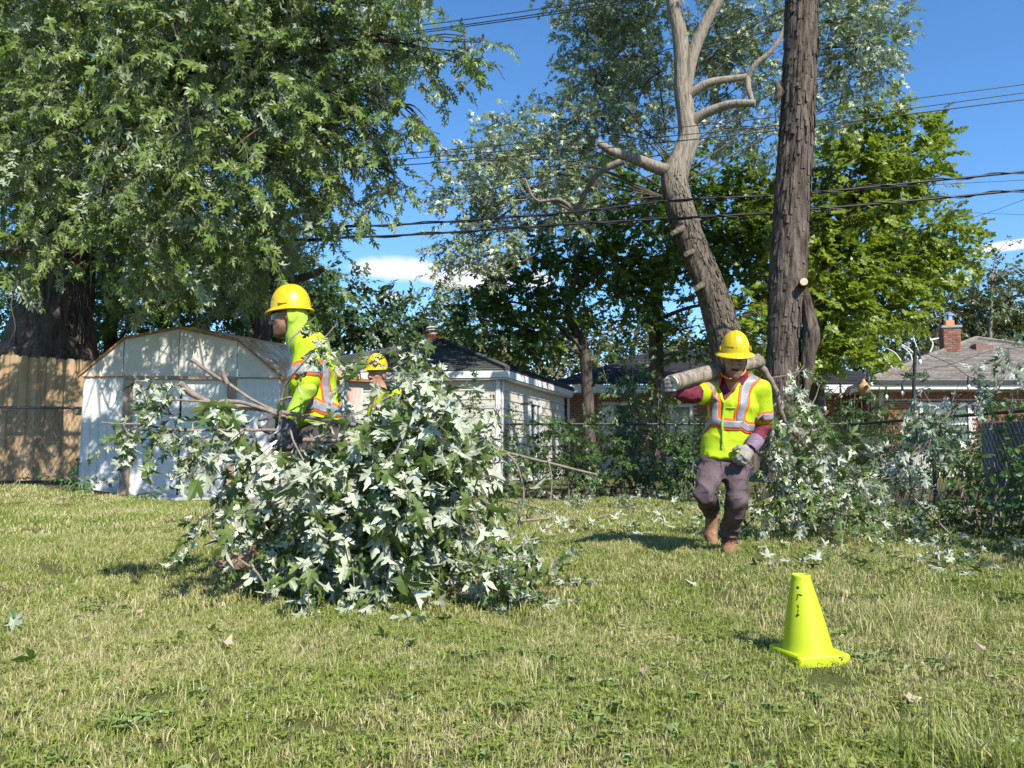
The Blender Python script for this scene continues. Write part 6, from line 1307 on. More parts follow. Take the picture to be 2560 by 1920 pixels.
# ---- the big bundle dragged by the hooded man
c = at(700, 1085, 4.4); t = thing('cut_branch_bundle', (c[0], c[1], 0), 'large bundle of cut maple branches with silvery leaf undersides dragged over the lawn', 'branches')
main = [([(448, 958, 4.25), (490, 990, 4.3), (540, 1008, 4.34), (700, 1030, 4.42), (900, 1065, 4.35), (1100, 1095, 4.25), (1300, 1140, 4.15), (1492, 1187, 4.05)], .020, .006),
        ([(478, 898, 4.4), (530, 935, 4.42), (575, 962, 4.45), (640, 1005, 4.45), (720, 1040, 4.45)], .011, .009), ([(555, 924, 4.42), (560, 942, 4.43), (570, 960, 4.44)], .013, .014),
        ([(507, 1018, 4.15), (560, 1004, 4.25), (620, 1010, 4.35), (720, 1045, 4.42)], .014, .010),
        ([(845, 806, 4.2), (800, 858, 4.2), (760, 905, 4.22), (722, 950, 4.28), (706, 985, 4.32), (698, 1060, 4.38)], .003, .008), ([(702, 1000, 4.3), (728, 992, 4.3)], .007, .006),
        ([(253, 1056, 4.2), (300, 1060, 4.2), (360, 1061, 4.25), (430, 1075, 4.3), (560, 1075, 4.35), (690, 1075, 4.4)], .004, .009), ([(305, 1085, 4.2), (340, 1068, 4.22), (360, 1061, 4.25)], .003, .005), ([(390, 1045, 4.2), (410, 1010, 4.22), (430, 1000, 4.25), (530, 1005, 4.3)], .004, .007), ([(400, 1110, 4.2), (450, 1112, 4.25), (520, 1090, 4.3)], .004, .006),
        ([(725, 1070, 4.15), (735, 1105, 4.1), (770, 1170, 4.05), (810, 1230, 4.0), (822, 1290, 3.98), (836, 1335, 3.98)], .006, .003), ([(845, 1100, 4.3), (950, 1040, 4.3), (1030, 960, 4.3), (1060, 930, 4.3)], .012, .005), ([(760, 1100, 4.4), (880, 1110, 4.3), (1000, 1190, 4.2), (1120, 1290, 4.1), (1240, 1400, 4.0), (1340, 1480, 3.95)], .014, .004),
        ([(1258, 1125, 4.1), (1290, 1160, 4.1), (1308, 1220, 4.1), (1306, 1270, 4.1), (1290, 1320, 4.1), (1275, 1350, 4.1)], .006, .004), ([(1370, 1152, 4.1), (1378, 1185, 4.1), (1378, 1230, 4.1), (1370, 1275, 4.1)], .004, .0025),
        ([(526, 1335, 4.0), (552, 1362, 4.0), (600, 1400, 3.95), (636, 1425, 3.9), (660, 1460, 3.88), (674, 1510, 3.88)], .004, .007), ([(542, 1250, 4.05), (530, 1290, 4.0), (525, 1335, 4.0)], .004, .004),
        ([(1000, 1424, 4.0), (1100, 1432, 3.95), (1160, 1480, 3.9), (1230, 1524, 3.86)], .005, .003), ([(1215, 1310, 4.1), (1217, 1390, 4.05), (1250, 1450, 4.0), (1310, 1510, 3.95)], .006, .003),
        ([(785, 1290, 4.15), (786, 1380, 4.1), (784, 1488, 4.02)], .013, .012), ([(760, 1080, 4.5), (840, 1200, 4.4), (900, 1330, 4.3), (960, 1440, 4.2)], .013, .004), ([(720, 1075, 4.5), (640, 1180, 4.4), (570, 1260, 4.3), (530, 1300, 4.2)], .012, .004), ([(990, 1080, 4.6), (1130, 1180, 4.5), (1250, 1300, 4.4)], .011, .004), ([(930, 1080, 4.7), (1060, 1000, 4.8), (1170, 960, 4.8)], .010, .004)]
red = [([(800, 1280, 4.1), (795, 1310, 4.1), (784, 1350, 4.1), (778, 1400, 4.05)], .006, .005), ([(1000, 1422, 3.98), (1060, 1424, 3.97), (1110, 1436, 3.95)], .004, .004)]
for k, (pts, r0, r1) in enumerate(main):
    mb = MB(); twigs(mb, [(pts, r0, r1)]); mb.build('branch', [MAT['twig'], MAT['wood_cut']], t, True)
for q in red: mb = MB(); twigs(mb, [q]); mb.build('branch', [MAT['twig_red'], MAT['twig_red']], t, True)
body_poly = [(500, 1005), (560, 990), (610, 1040), (680, 1120), (770, 1150), (860, 1120), (920, 1060), (960, 975), (1060, 905), (1090, 970), (1120, 970), (1150, 1020), (1165, 1080), (1165, 1180), (1150, 1270), (1120, 1290), (1070, 1320), (1020, 1290), (960, 1360), (910, 1310), (850, 1380), (790, 1380), (770, 1300), (725, 1210), (670, 1120), (600, 1060), (500, 1045)]
rng = np.random.default_rng(404)
sp_hang = [spray(LEAF_HI, 11, .36, .092, 400 + s, .75, flat=.7, flip=.50, petiole=.5) for s in range(7)]
sp_hang2 = [spray(LEAF_HI, 10, .30, .092, 420 + s, .75, flat=.7, flip=.15, petiole=.5) for s in range(4)]
def brush(parent, P, protos, mats, seed, down=.8, smin=.8, smax=1.15, fwd=(0, 0, 0), name='foliage', up=None):
    r = np.random.default_rng(seed); d = r.normal(0, .6, P.shape) + np.asarray(fwd); d[:, 2] = -abs(r.normal(down, .35, len(P)))
    V, F, G, A = scatter(protos, P, dirs_to_R(d, r, .9), r.uniform(smin, smax, len(P)), r)
    lo_ = gz(V[:, 0], V[:, 1]) + .012; V[:, 2] = np.where(V[:, 2] < lo_, lo_ + .02 * r.uniform(0, 1, len(V)) ** 2, V[:, 2])
    return put(name, mesh_from(name, V, [(F, 0), (G, 1)], mats, False, A), parent, 'stuff')
brush(t, fill(body_poly, 280, 3.75, 4.9, rng, .2), sp_hang, [MAT['silver_pale'], MAT['twig']], 1)
brush(t, fill([(700, 1070), (1000, 1000), (1140, 1060), (1140, 1270), (1000, 1300), (800, 1290), (720, 1180)], 110, 4.3, 5.4, rng, .2), sp_hang2, [MAT['silver_pale'], MAT['twig']], 2, name='inner_foliage')
rim = []
for pts, n in (([(300, 1090), (340, 1100), (380, 1090), (430, 1080)], 6), ([(340, 960), (390, 950), (440, 985), (400, 1010)], 5), ([(360, 1010), (420, 1030), (460, 1060)], 3), ([(420, 1105), (470, 1110), (520, 1100)], 5), ([(480, 1150), (500, 1140)], 2), ([(795, 850), (815, 865), (770, 900)], 4), ([(890, 920), (930, 900), (1040, 870), (1060, 860)], 7), ([(1010, 940), (1080, 930), (1060, 980)], 6), ([(1090, 960), (1100, 930)], 4), ([(510, 1250), (545, 1255), (500, 1290)], 5), ([(525, 1320), (515, 1325)], 2), ([(960, 1430), (900, 1440), (850, 1460), (790, 1480)], 8), ([(1010, 1420), (1090, 1430), (1130, 1460)], 5), ([(1270, 1370), (1310, 1390), (1340, 1405)], 6), ([(1200, 1420), (1240, 1450)], 5), ([(1240, 1460), (1280, 1490), (1320, 1510)], 8), ([(1170, 1130), (1250, 1040), (1280, 1150)], 4), ([(620, 1330), (640, 1290)], 3), ([(680, 1380), (720, 1430)], 4)):
    q = spline([(x, y, 0) for x, y in pts], max(1, n // len(pts) + 1))
    for k in range(n): p = q[int(k * (len(q) - 1) / max(1, n - 1))]; rim.append(at(p[0] + random.gauss(0, 8), p[1] - 18 + random.gauss(0, 8), (4.12 if p[1] < 1400 else 3.88) + random.uniform(-.1, .12)))
rim = np.array(rim); lowk = rim[:, 2] < .25
brush(t, rim[~lowk], sp_hang, [MAT['silver_pale'], MAT['twig']], 3, .6, .45, .7, name='outer_foliage'); brush(t, rim[lowk] + (0, 0, .05), sp_hang, [MAT['silver_pale'], MAT['twig']], 4, .25, .55, .85, (.5, -.2, 0), name='low_foliage')
# single leaves on the side turned to the camera
P = fill(body_poly, 300, 3.52, 3.85, rng, .12); D = rng.normal(0, .45, P.shape) + (0, -.1, 0); D[:, 2] = -rng.uniform(.6, 1.3, len(P)); under = rng.uniform(0, 1, len(P)) < .62
N = np.where(under[:, None], np.array((-.1, .85, -.45)), np.array((0, -.7, .6))) + rng.normal(0, .55, P.shape)
leaf_parts(t, P, D, N, lm_pale, .5, 1.0, rng)

# ---- log on the shoulders and the leafy limb it ends in
c = J(600, 325, 5.6); t = thing('cut_log', c, 'freshly sawn maple log with trailing leafy limb on the shoulders of the man', 'log')
E0 = E1 + la * .0; mb = MB(); lp = spline([E0, J(330, 390, 5.30), J(480, 352, 5.5), E2, J(700, 300, 5.76), J(752, 288, 5.82), J(790, 292, 5.84)], 8)
lr = np.interp(np.linspace(0, 6, len(lp)), [0, 1, 2, 3, 4, 5, 6], [.058, .057, .056, .054, .051, .048, .034])
mb.tube(lp, lr, 40, caps=False, disp=ridged(.045, 3, 5, 55)); mb.build('bark', MAT['log_bark'], t, True)
u_, w2 = None, None; mb = MB(); dirl = unit(lp[0] - lp[2]); uu = unit(np.cross(dirl, (0, 0, 1))); vv = np.cross(dirl, uu); R_ = 9; V = [E0 + dirl * .004]; F = []
for r in range(1, R_ + 1):
    for k in range(40):
        a = k / 40 * 2 * math.pi; rad_ = .0585 * r / R_; V.append(E0 + (uu * math.cos(a) + vv * math.sin(a)) * rad_ + dirl * (.006 * math.sin(6 * rad_ / .064 * math.cos(a - .5)) + .004 * random.random() + (0 if r < R_ else -.006)))
for k in range(40): F.append([0, 1 + k, 1 + (k + 1) % 40, 1 + (k + 1) % 40])
F3 = [f[:3] for f in F]; F4 = [[1 + (r - 1) * 40 + k, 1 + r * 40 + k, 1 + r * 40 + (k + 1) % 40, 1 + (r - 1) * 40 + (k + 1) % 40] for r in range(1, R_) for k in range(40)]
put('sawn_face', mesh_from('sawn_face', np.array(V), [(np.array(F3), 0), (np.array(F4), 0)], [MAT['wood_cut']]), t)
sdf_part('knot', [ell(J(782, 272, 5.84), (.052, .05, .046), k=.03), cap(J(735, 292, 5.8), J(790, 285, 5.84), .045, .045, .03)], .009, MAT['log_bark'], t, folds(.004, 66, (20, 20, 20)))
limb = [([(1884, 905, 5.82), (1906, 922, 5.86), (1924, 950, 5.9), (1942, 985, 5.95), (1952, 1030, 6.0), (1966, 1062, 6.1), (1995, 1095, 6.25), (2030, 1140, 6.5), (2062, 1180, 6.75), (2080, 1215, 6.95), (2110, 1270, 7.1)], .030, .008), ([(1925, 945, 5.9), (1965, 938, 6.0), (1998, 928, 6.1), (2010, 915, 6.1)], .004, .002), ([(1960, 1055, 6.1), (1950, 1150, 6.2), (1935, 1250, 6.4), (1925, 1310, 6.5)], .009, .004), ([(2015, 1120, 6.4), (1990, 1200, 6.5), (1985, 1290, 6.6)], .009, .004), ([(2040, 1150, 6.5), (2120, 1200, 6.6), (2200, 1280, 6.7), (2235, 1340, 6.7)], .010, .003), ([(1975, 1070, 6.2), (2030, 1010, 6.3), (2050, 960, 6.3)], .008, .003)]
for q in limb: mb = MB(); twigs(mb, [q]); mb.build('branch', [MAT['twig'], MAT['wood_cut']], t, True)
rng = np.random.default_rng(505)
sp_mid = [spray(LEAF_MID, 10, .34, .094, 440 + s, .6, flat=.6, flip=.10, petiole=.45) for s in range(6)]
poly2 = [(1935, 1040), (1970, 960), (2010, 960), (2040, 1000), (2070, 1060), (2110, 1110), (2170, 1190), (2220, 1270), (2225, 1310), (2150, 1290), (2080, 1270), (1990, 1280), (1900, 1280), (1885, 1220), (1930, 1160), (1925, 1090)]
brush(t, fill(poly2, 115, 6.05, 7.2, rng, .08), sp_mid, [MAT['silver_pale'], MAT['twig']], 11, .6, .8, 1.15)
brush(t, np.array([at(x + random.gauss(0, 6), y + random.gauss(0, 6), 5.95) for x, y in [(1925, 1010), (1930, 1060), (1945, 1080), (1925, 1090), (2000, 915), (2010, 925), (1995, 960), (1930, 1070)]]), sp_mid, [MAT['silver_pale'], MAT['twig']], 12, .9, .6, .8, name='outer_foliage')
P = fill(poly2, 90, 5.9, 6.2, rng, .1); D = rng.normal(0, .5, P.shape); D[:, 2] = -rng.uniform(.3, 1.1, len(P)); under = rng.uniform(0, 1, len(P)) < .22
leaf_parts(t, P, D, np.where(under[:, None], np.array((0, .8, -.4)), np.array((0, -.6, .7))) + rng.normal(0, .35, P.shape), lm_pale, .7, 1.1, rng)

# ---- limb lying against the right-hand fence
c = at(2250, 1220, 7.6); t = thing('fallen_limb', (c[0], c[1], 0), 'blue-green leafy cut limb propped against the right-hand chain link fence', 'branch')
for q in [([(2205, 1205, 7.5), (2260, 1160, 7.5), (2310, 1105, 7.45), (2373, 1035, 7.4), (2440, 1000, 7.35), (2510, 978, 7.3), (2580, 966, 7.25)], .022, .008), ([(2330, 1090, 7.4), (2290, 1200, 7.4), (2260, 1290, 7.4)], .010, .004), ([(2372, 1038, 7.4), (2385, 990, 7.4), (2402, 945, 7.4)], .006, .002), ([(2373, 1035, 7.4), (2330, 1010, 7.4), (2310, 980, 7.4)], .006, .003), ([(2490, 985, 7.3), (2520, 930, 7.3), (2560, 900, 7.3)], .007, .003), ([(2440, 930, 7.3), (2480, 890, 7.3), (2530, 860, 7.3)], .003, .002), ([(2230, 1190, 7.5), (2150, 1180, 7.4), (2110, 1160, 7.4)], .010, .004), ([(2240, 1200, 7.5), (2330, 1290, 7.2), (2400, 1350, 7.0), (2480, 1345, 6.8)], .012, .006)]:
    mb = MB(); twigs(mb, [q]); mb.build('branch', [MAT['twig'], MAT['wood_cut']], t, True)
poly3 = [(2120, 1120), (2200, 1110), (2270, 1040), (2320, 990), (2360, 1010), (2390, 1050), (2370, 1110), (2330, 1160), (2330, 1230), (2370, 1280), (2340, 1300), (2240, 1290), (2160, 1260), (2110, 1180)]
brush(t, fill(poly3, 72, 7.2, 8.0, rng, .08), sp_mid, [MAT['silver_blue'], MAT['twig']], 21, .6)
q = [(2315, 960), (2330, 985), (2350, 1000), (2300, 1010), (2420, 965), (2450, 975), (2440, 990), (2480, 980), (2500, 960), (2530, 975), (2545, 960), (2470, 905), (2455, 915), (2520, 880), (2535, 900), (2550, 850), (2540, 865), (2290, 1040), (2395, 1010), (2560, 920), (2500, 1000)]
brush(t, np.array([at(x, y - 12, 7.3 + random.uniform(-.15, .15)) for x, y in q]) + rng.normal(0, .04, (len(q), 3)), sp_mid, [MAT['silver_blue'], MAT['twig']], 22, .6, .7, 1.0, name='upper_foliage')
# ---- cut tops left lying at the back of the lawn
def ground_spray(label, spots, mat, seed, n=3, s0=.7, name='cut_twig', cat='branch', stick=True):
    r = np.random.default_rng(seed); P = []
    for sx, sy in spots:
        g = gpt(sx, sy)
        for _ in range(n): x, y = g[0] + r.normal(0, .14), g[1] + r.normal(0, .2); P.append((x, y, float(gz(x, y)) + r.uniform(.05, .22)))
    P = np.array(P); t = thing(name, (P[:, 0].mean(), P[:, 1].mean(), 0), label, cat)
    brush(t, P, sp_mid, [MAT[mat], MAT['twig']], seed, .25, s0, s0 * 1.3)
    if stick:
        a, b = P[0], P[-1]; mb = MB(); mb.tube(spline([(a[0] - .2, a[1], .05), (a + b) / 2 * (1, 1, .4), (b[0] + .25, b[1], .05)], 5), np.linspace(.012, .005, 11), 6); mb.build('branch', MAT['twig'], t, True)
    return t
for k, (lab, sp) in enumerate([('leafy cut tops heaped behind the right end of the leaf bundle', [(1310, 1262), (1345, 1255), (1380, 1262), (1330, 1285)]), ('low leafy cut tops lying under the slender maple trunk', [(1420, 1262), (1460, 1255), (1440, 1270)]), ('bright green leafy spray lying in the middle of the back lawn', [(1520, 1268), (1535, 1275), (1550, 1262)]), ('scattered leafy twigs at the foot of the hedge', [(1600, 1252), (1640, 1245), (1680, 1250)]), ('leafy spray lying just left of the log carrier by his knee', [(1715, 1280), (1740, 1290), (1725, 1300), (1755, 1275)]), ('leafy trimmings under the limb behind the log carrier', [(1900, 1310), (1960, 1320), (2020, 1325), (2100, 1335)]), ('leafy trimmings strewn along the edge of the right-hand shade', [(2180, 1340), (2240, 1360), (2300, 1350), (2350, 1400), (2430, 1420)]), ('twiggy leaf litter at the foot of the right-hand fence', [(2460, 1440), (2500, 1400), (2380, 1330)])]):
    ground_spray(lab, sp, 'silver_pale' if k not in (3,) else 'silver_blue', 600 + k, 4 if k < 5 else 3, .55 if k != 2 else .5, stick=k in (0, 3, 5))
# ---- loose leaves and sticks on the lawn
lm_fall = [mesh_from('fallen_leaf', v * .066, [(f, 0)], [MAT['silver_pale']], False, np.zeros(len(v))) for v, f in LEAF_HI[1:]]
MAT['dry_leaf'] = leafmat('dry_leaf', (.24, .15, .07), (.36, .26, .14), (.42, .33, .22), .15, (.3, .2, .1))
lm_dry = [mesh_from('fallen_leaf', (v * (1, 1, 2.5)) * .048, [(f, 0)], [MAT['dry_leaf']], False, np.zeros(len(v))) for v, f in LEAF_NOR]
rng = np.random.default_rng(9)
def fallen(sx, sy, lab, dry=False, s=1.0, tilt=.5, cat='leaf', group=None, dz=.035):
    g = gpt(sx, sy); ms = lm_dry if dry else lm_fall; o = bpy.data.objects.new('fallen_leaf', ms[rng.integers(0, len(ms))]); COL.objects.link(o)
    a = rng.uniform(0, 6.28); B = basis((math.cos(a), math.sin(a), rng.normal(0, .25)), (rng.normal(0, tilt), rng.normal(0, tilt), -1 if rng.uniform() < .75 else 1)) * s
    p = (g[0], g[1], float(gz(g[0], g[1])) + dz); o.matrix_basis = Matrix(((B[0, 0], B[1, 0], B[2, 0], p[0]), (B[0, 1], B[1, 1], B[2, 1], p[1]), (B[0, 2], B[1, 2], B[2, 2], p[2]), (0, 0, 0, 1))); tag(o, lab, cat, group)
for sx, sy, lab, dry in ((50, 1565, 'pale silvery fallen leaf farthest left on the lawn', 0), (20, 1575, 'small pale leaf tip at the left edge of the lawn', 0), (85, 1672, 'pale curled leaf low at the left edge of the lawn', 0), (458, 1604, 'dark-backed fallen leaf left of the tan curled leaf', 0), (520, 1592, 'silvery fallen leaf just above the tan curled leaf', 0), (557, 1628, 'tan curled dry leaf on the lawn below the leaf bundle', 1), (590, 1560, 'small tan dry leaf right under the boot of the hooded man', 1), (340, 1538, 'tan dry leaf alone on the sunny left lawn', 1), (898, 1565, 'small upright pale leaf below the middle of the bundle', 0), (952, 1608, 'pale two-pointed leaf lowest below the middle of the bundle', 0), (1045, 1556, 'dark green fallen leaf with pale edge below the bundle', 0), (1110, 1553, 'faint pale leaf right of the dark green fallen leaf', 0), (1740, 1472, 'pale leaf on the lawn between bundle and cone', 0), (1868, 1448, 'blue-grey leaf on the lawn above left of the cone', 0), (2010, 1420, 'dark leaf on the lawn just behind the cone top', 0), (2045, 1422, 'pale leaf beside the dark leaf behind the cone', 0), (1462, 1388, 'pale leaf in the sun right of the leaf bundle', 0), (1570, 1362, 'pale leaf lying in the shadow of the log carrier', 0), (1730, 1348, 'pale leaf just left of the boots of the log carrier', 0), (1776, 1374, 'silvery leaf touching the back boot of the log carrier', 0), (2460, 1650, 'brown dry leaf on the lawn right of the cone', 1), (2270, 1770, 'brown dry leaf low on the lawn below right of the cone', 1), (1600, 1702, 'small brown dry leaf on the lawn left of the cone', 1), (2190, 1375, 'pale leaf at the edge of the right-hand shade', 0), (2370, 1428, 'white leaf lying in the right-hand shade', 0)):
    fallen(sx, sy, lab, bool(dry), rng.uniform(.75, 1.15))
V = []; F = []; A = []; k = 0
for q in range(420):
    x, y = (rng.uniform(1240, 1900), rng.uniform(1240, 1345)) if q < 260 else (rng.uniform(1850, 2560), rng.uniform(1290, 1450))
    g = gpt(x, y); a = rng.uniform(0, 6.28); v, f = LEAF_MID[rng.integers(0, 3)]; B = basis((math.cos(a), math.sin(a), rng.normal(0, .3)), (rng.normal(0, .6), rng.normal(0, .6), -1 if rng.uniform() < .6 else 1)) * rng.uniform(.06, .11)
    V.append(v @ B + (g[0], g[1], float(gz(g[0], g[1])) + .035)); F.append(f + k); A.append(np.full(len(v), rng.uniform())); k += len(v)
o = put('leaf_litter', mesh_from('leaf_litter', np.vstack(V), [(np.vstack(F), 0)], [MAT['silver_pale']], False, np.concatenate(A)), None, 'stuff'); o['label'] = 'silvery leaf litter strewn over the back and right of the lawn'
c = gpt(1418, 1462); t = thing('leaf_spray', c, 'small silvery leaf spray lying alone right of the leaf bundle', 'branch')
P = np.array([c + (dx, dy, .06) for dx, dy in ((-.12, .02), (-.05, -.02), (.03, .03), (.08, 0))]); brush(t, P, sp_hang, [MAT['silver_pale'], MAT['twig']], 650, .12, .5, .62, (.6, -.1, 0))
for lab, pts, r in (('thin bare stick lying across the back lawn', [(1450, 1268), (1530, 1272), (1600, 1278)], .006), ('grey broken stick left of the log carrier shadow', [(1300, 1310), (1345, 1305), (1385, 1302)], .014), ('short dark stick beside the grey broken stick', [(1425, 1308), (1445, 1300)], .008), ('pale barkless stick in front of the leaf spray', [(1490, 1302), (1525, 1293)], .012), ('thin stick pointing at the boots of the log carrier', [(1697, 1328), (1715, 1338), (1740, 1352)], .006)):
    q = [gpt(x, y) + (0, 0, .03) for x, y in pts]; mb = MB(); mb.tube(spline(q, 4), r, 7); tag(mb.build('stick', MAT['twig'], None, True), lab, 'stick')
# ================================================================== CONE, CABLES, STRING LIGHTS
m, nt, p, out = newmat('lime_cone_plastic'); v = node(nt, 'ShaderNodeTexCoord').outputs['Object']
n1 = noise_(nt, v, 5, 3); n2 = noise_(nt, v, 46, 4, .7); n3 = noise_(nt, v, 16, 3, .6, (1, 1, .45))
c = mixc(nt, n1, (.40, .475, .007), (.46, .53, .010)); c = mixc(nt, sstep(nt, n2, .62, .72), c, (.32, .38, .02))
c = mixc(nt, math_(nt, 'MULTIPLY', sstep(nt, n3, .66, .70), sstep(nt, noise_(nt, v, 7, 2), .5, .6)), c, (.045, .03, .012))
setin(nt, p, 'Base Color', c); p.inputs['Roughness'].default_value = .5; MAT['cone'] = m
MAT['scuff'] = surf('black_scuff', (.035, .022, .010), (.06, .04, .02), .8)
g = gpt(2022, 1648); g[2] = float(gz(g[0], g[1])); t = thing('traffic_cone', g, 'small scuffed lime yellow traffic cone standing on the grass', 'traffic cone')
H, prof = .298, [(.090, .030), (.087, .04), (.082, .06), (.058, .18), (.0355, .275), (.033, .288), (.034, .296), (.031, .300), (.026, .298), (.025, .28), (.05, .17)]
a = np.arange(40) / 40 * 2 * math.pi; tl = np.array((-.09, 0.0)); V = []
for r, z in prof: V.append(np.stack([g[0] + r * np.cos(a) + (z - .0) * -.065, g[1] + r * np.sin(a), np.full(40, g[2] + z)], -1))
i = np.arange(len(prof) - 1)[:, None] * 40 + np.arange(40)[None]; j = np.arange(len(prof) - 1)[:, None] * 40 + (np.arange(40)[None] + 1) % 40
cone = put('cone_body', mesh_from('cone_body', np.array(V).reshape(-1, 3), [(np.stack([i, j, j + 40, i + 40], -1).reshape(-1, 4), 0)], [MAT['cone']], True), t)
bm_ = sdf([ecap(np.array((g[0], g[1] - .098, g[2] + .014)), np.array((g[0], g[1] + .098, g[2] + .014)), (.100, .012), (.100, .012), (1, 0, 0), .01, .9)], .0065)
ang = math.radians(12); mb = MB(); pts = []
for sx, sy in ((-1, -1), (1, -1), (1, 1), (-1, 1)):
    for q in range(4):
        b = math.atan2(sy, sx) + (q - 1.5) * .42; pts.append((sx * .088 + .014 * math.cos(b), sy * .088 + .014 * math.sin(b)))
pts = np.array(pts) @ np.array([[math.cos(ang), math.sin(ang)], [-math.sin(ang), math.cos(ang)]]) + g[:2]; n = len(pts); ii = np.arange(n); jj = (ii + 1) % n
lo_, md, hi_ = [np.column_stack([g[:2] + (pts - g[:2]) * s, np.full(n, g[2] + z)]) for s, z in ((1.0, .0), (1.0, .030), (.96, .036))]
mb.add(np.vstack([lo_, md, hi_]), [np.stack([ii, jj, jj + n, ii + n], -1), np.stack([ii + n, jj + n, jj + 2 * n, ii + 2 * n], -1), (ii + 2 * n)[None]]); mb.build('cone_base', MAT['cone'], t)
cb = bvh_of(cone)
for k, (x0, y0, x1, y1, w) in enumerate(((1993, 1466, 1996, 1472, .010), (1995, 1485, 1992, 1500, .004), (1997, 1486, 2005, 1489, .006), (1994, 1512, 1996, 1520, .005), (1995, 1524, 1995, 1530, .004), (1992, 1536, 1996, 1540, .016))):
    P_ = []
    for x, y in ((x0, y0), ((x0 + x1) / 2 + .6, (y0 + y1) / 2), (x1, y1)):
        d = (Vector(at(x, y, 3)) - Vector((0, 0, CAM_Z))).normalized(); h_ = cb.ray_cast(Vector((0, 0, CAM_Z)), d); 
        if h_[0] is not None: P_.append(np.array(h_[0]))
    if len(P_) > 2: ribbon('scuff_mark', cb, P_, w * .75, .0012, MAT['scuff'], t, 3, 2, .0008)

# ---- overhead cables
MAT['cable'] = surf('black_cable', (.012, .012, .014), (.022, .022, .024), .5, .4)
def cable(label, pts, r, Y0, Y1, wobble=0.0, twin=False):
    x0, x1 = pts[0][0], pts[-1][0]; q = [at(x, y, 1 / (1 / Y0 + (1 / Y1 - 1 / Y0) * (x - x0) / (x1 - x0))) for x, y in pts]; q = spline(q, 10)
    if twin: q2 = q + np.column_stack([np.zeros(len(q)), .02 * np.cos(np.arange(len(q)) * 1.1), .03 * np.sin(np.arange(len(q)) * 1.1)])
    t = thing('overhead_cable', q[0], label, 'cable', 'overhead cables crossing the yard'); mb = MB(); mb.tube(q, r, 6); mb.build('wire', MAT['cable'], t, True)
    if twin: mb = MB(); mb.tube(q2, r * .55, 5); mb.build('wire', MAT['cable'], t, True)
A0, A1 = 14.6, 10.6
cable('thick upper cable of the low pair between the trees', [(-300, 640), (300, 600), (725, 574), (1060, 558), (1400, 533), (1700, 500), (1920, 490), (2035, 482), (2300, 455), (2560, 429), (2900, 390)], .017, A0, A1, twin=True)
cable('thick lower cable of the low pair between the trees', [(-300, 650), (300, 622), (725, 601), (1060, 585), (1400, 562), (1700, 545), (1920, 533), (2035, 523), (2300, 500), (2560, 475), (2900, 445)], .018, A0, A1, twin=True)
cable('highest of the three thin wires running behind the shaggy trunk', [(-200, 430), (700, 400), (1060, 380), (1700, 318), (2035, 281), (2300, 245), (2560, 211), (2900, 165)], .0075, 15, 11.2)
cable('middle one of the three thin wires running behind the shaggy trunk', [(-200, 440), (700, 412), (1060, 394), (1700, 338), (2035, 303), (2300, 268), (2560, 232), (2900, 190)], .0075, 15, 11.0)
cable('lowest of the three thin wires running behind the shaggy trunk', [(-200, 455), (700, 425), (1060, 409), (1700, 352), (2035, 315), (2300, 282), (2560, 249), (2900, 210)], .009, 15, 10.8)
cable('topmost wire near the upper edge over the left maple tip', [(500, 130), (900, 80), (1140, 52), (1400, 15), (1560, -8), (1900, -60)], .007, 12, 9.8)
cable('middle wire near the upper edge over the left maple tip', [(500, 140), (900, 94), (1140, 65), (1400, 27), (1560, 2), (1900, -45)], .008, 12, 9.6)
cable('lowest wire near the upper edge over the left maple tip', [(500, 150), (900, 102), (1110, 74), (1400, 33), (1570, 6), (1900, -40)], .008, 12, 9.5)
cable('thin wire just under the low pair at the right edge', [(2030, 490), (2200, 470), (2560, 450), (2800, 438)], .005, 13, 12)
cable('thin slack wire below the cables at the right edge', [(2260, 522), (2400, 530), (2560, 537), (2800, 545)], .004, 13, 12.5)
cable('thin drop wire slanting up at the right edge', [(2420, 548), (2490, 525), (2560, 499), (2800, 410)], .004, 14, 12)

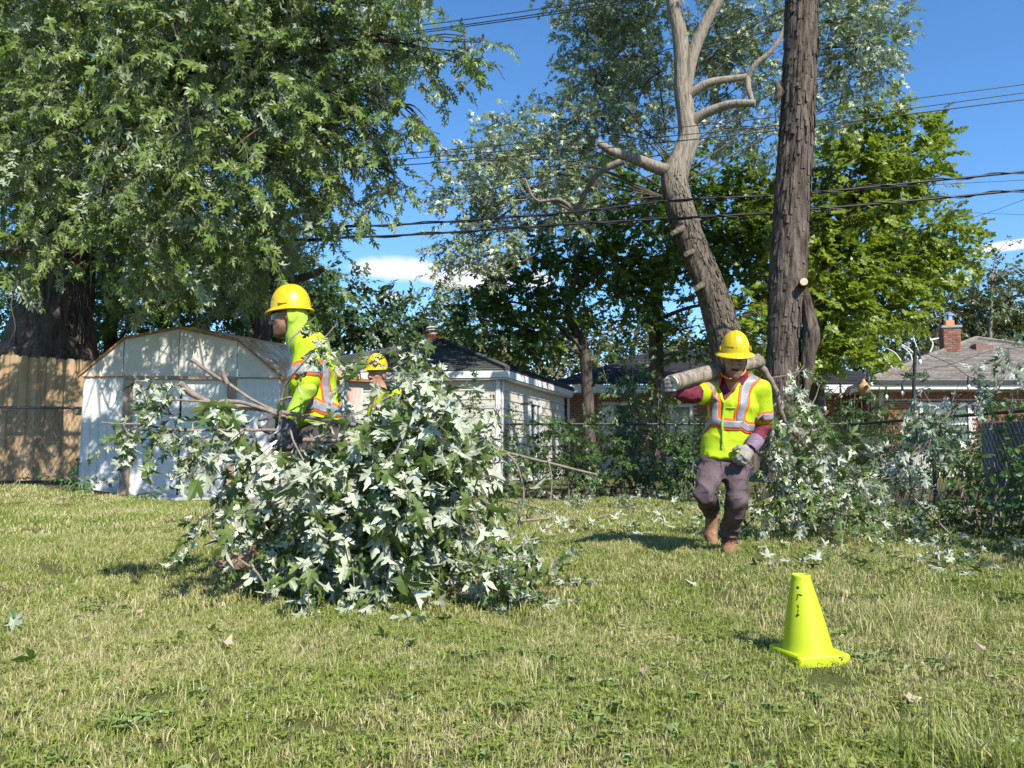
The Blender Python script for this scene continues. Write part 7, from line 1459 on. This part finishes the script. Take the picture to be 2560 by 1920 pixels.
# ---- string lights on posts in the neighbour's yard
MAT['post_black'] = surf('black_metal_post', (.012, .012, .013), (.03, .03, .03), .5, .4); m, nt, p, out = newmat('bulb_glass'); p.inputs['Base Color'].default_value = (.75, .76, .74, 1); p.inputs['Roughness'].default_value = .1; MAT['bulb'] = m
for lab, x0, y0, x1, Y, r in (('slim black light post left of the hanging gourd', 2101, 960, 2098, 16.2, .020), ('black light post beside the hanging gourd', 2169, 918, 2168, 15.4, .024), ('tallest leaning black light post before the brown roof', 2288, 872, 2270, 14.4, .032)):
    a = at(x0, y0, Y); b = at(x1, 1100, Y); b[2] = 0; t = thing('light_post', b, lab, 'post'); mb = MB(); mb.tube([b, a], r, 10); mb.build('pole', MAT['post_black'], t, True); mb = MB(); mb.tube([a - (0, 0, .02), a + (0, 0, .03)], r * 1.3, 8); mb.build('cap', MAT['post_black'], t, True)
def string(label, pts, Y, bulbs):
    q = spline([at(x, y, Y) for x, y in pts], 8); t = thing('string_light', q[0], label, 'string light', 'garden string lights'); mb = MB(); mb.tube(q, .007, 5); mb.build('wire', MAT['post_black'], t, True)
    for f in bulbs:
        c = q[int(f * (len(q) - 1))]; mb = MB(); mb.tube([c, c - (0, 0, .10), c - (0, 0, .16)], [.012, .022, .026], 8); s = mb.build('socket', MAT['post_black'], t, True)
        mb = MB(); mb.tube([c - (0, 0, .16), c - (0, 0, .19), c - (0, 0, .23), c - (0, 0, .26)], [.018, .032, .030, .006], 10); mb.build('bulb', MAT['bulb'], s, True)
string('string of bulbs sagging from the tallest light post leftwards', [(2287, 900), (2270, 940), (2245, 962), (2215, 966), (2195, 955), (2172, 925)], 14.6, (.33, .62, .97))
string('string of bulbs running from the tallest light post over the roof', [(2288, 873), (2330, 890), (2380, 912), (2420, 940), (2450, 955), (2490, 970), (2540, 985)], 14.2, (.05, .52, .67))
string('string of bulbs on the two left light posts', [(2169, 920), (2150, 960), (2125, 985), (2101, 964), (2080, 985), (2055, 1000)], 15.8, (.42, .62, .95))
string('dark service cable sloping over the brown roof', [(2310, 925), (2340, 918), (2380, 910), (2430, 893), (2480, 876), (2560, 868)], 15.0, ())
c = at(2160, 972, 15.2); t = thing('hanging_gourd', c, 'round tan gourd birdhouse with dark hole hanging by a light post', 'birdhouse'); MAT['gourd'] = surf('tan_gourd', (.36, .21, .085), (.44, .28, .13), .5, .4, 8)
sdf_part('gourd_body', [ell(c, (.12, .115, .125), k=.03), cap(c + z_ * .1, c + z_ * .18, .05, .025, .05)], .016, MAT['gourd'], t); mb = MB(); e_ = c + (-.01, -.13, .02); mb.tube([e_, e_ + (0, -.012, 0)], .038, 14); mb.build('hole_shade', MAT['black_gap_shade'], t); mb = MB(); mb.tube([c + z_ * .17, at(2168, 925, 15.3)], .006, 5); mb.build('hanger', MAT['post_black'], t)  # black disc painted as the shade inside the gourd hole
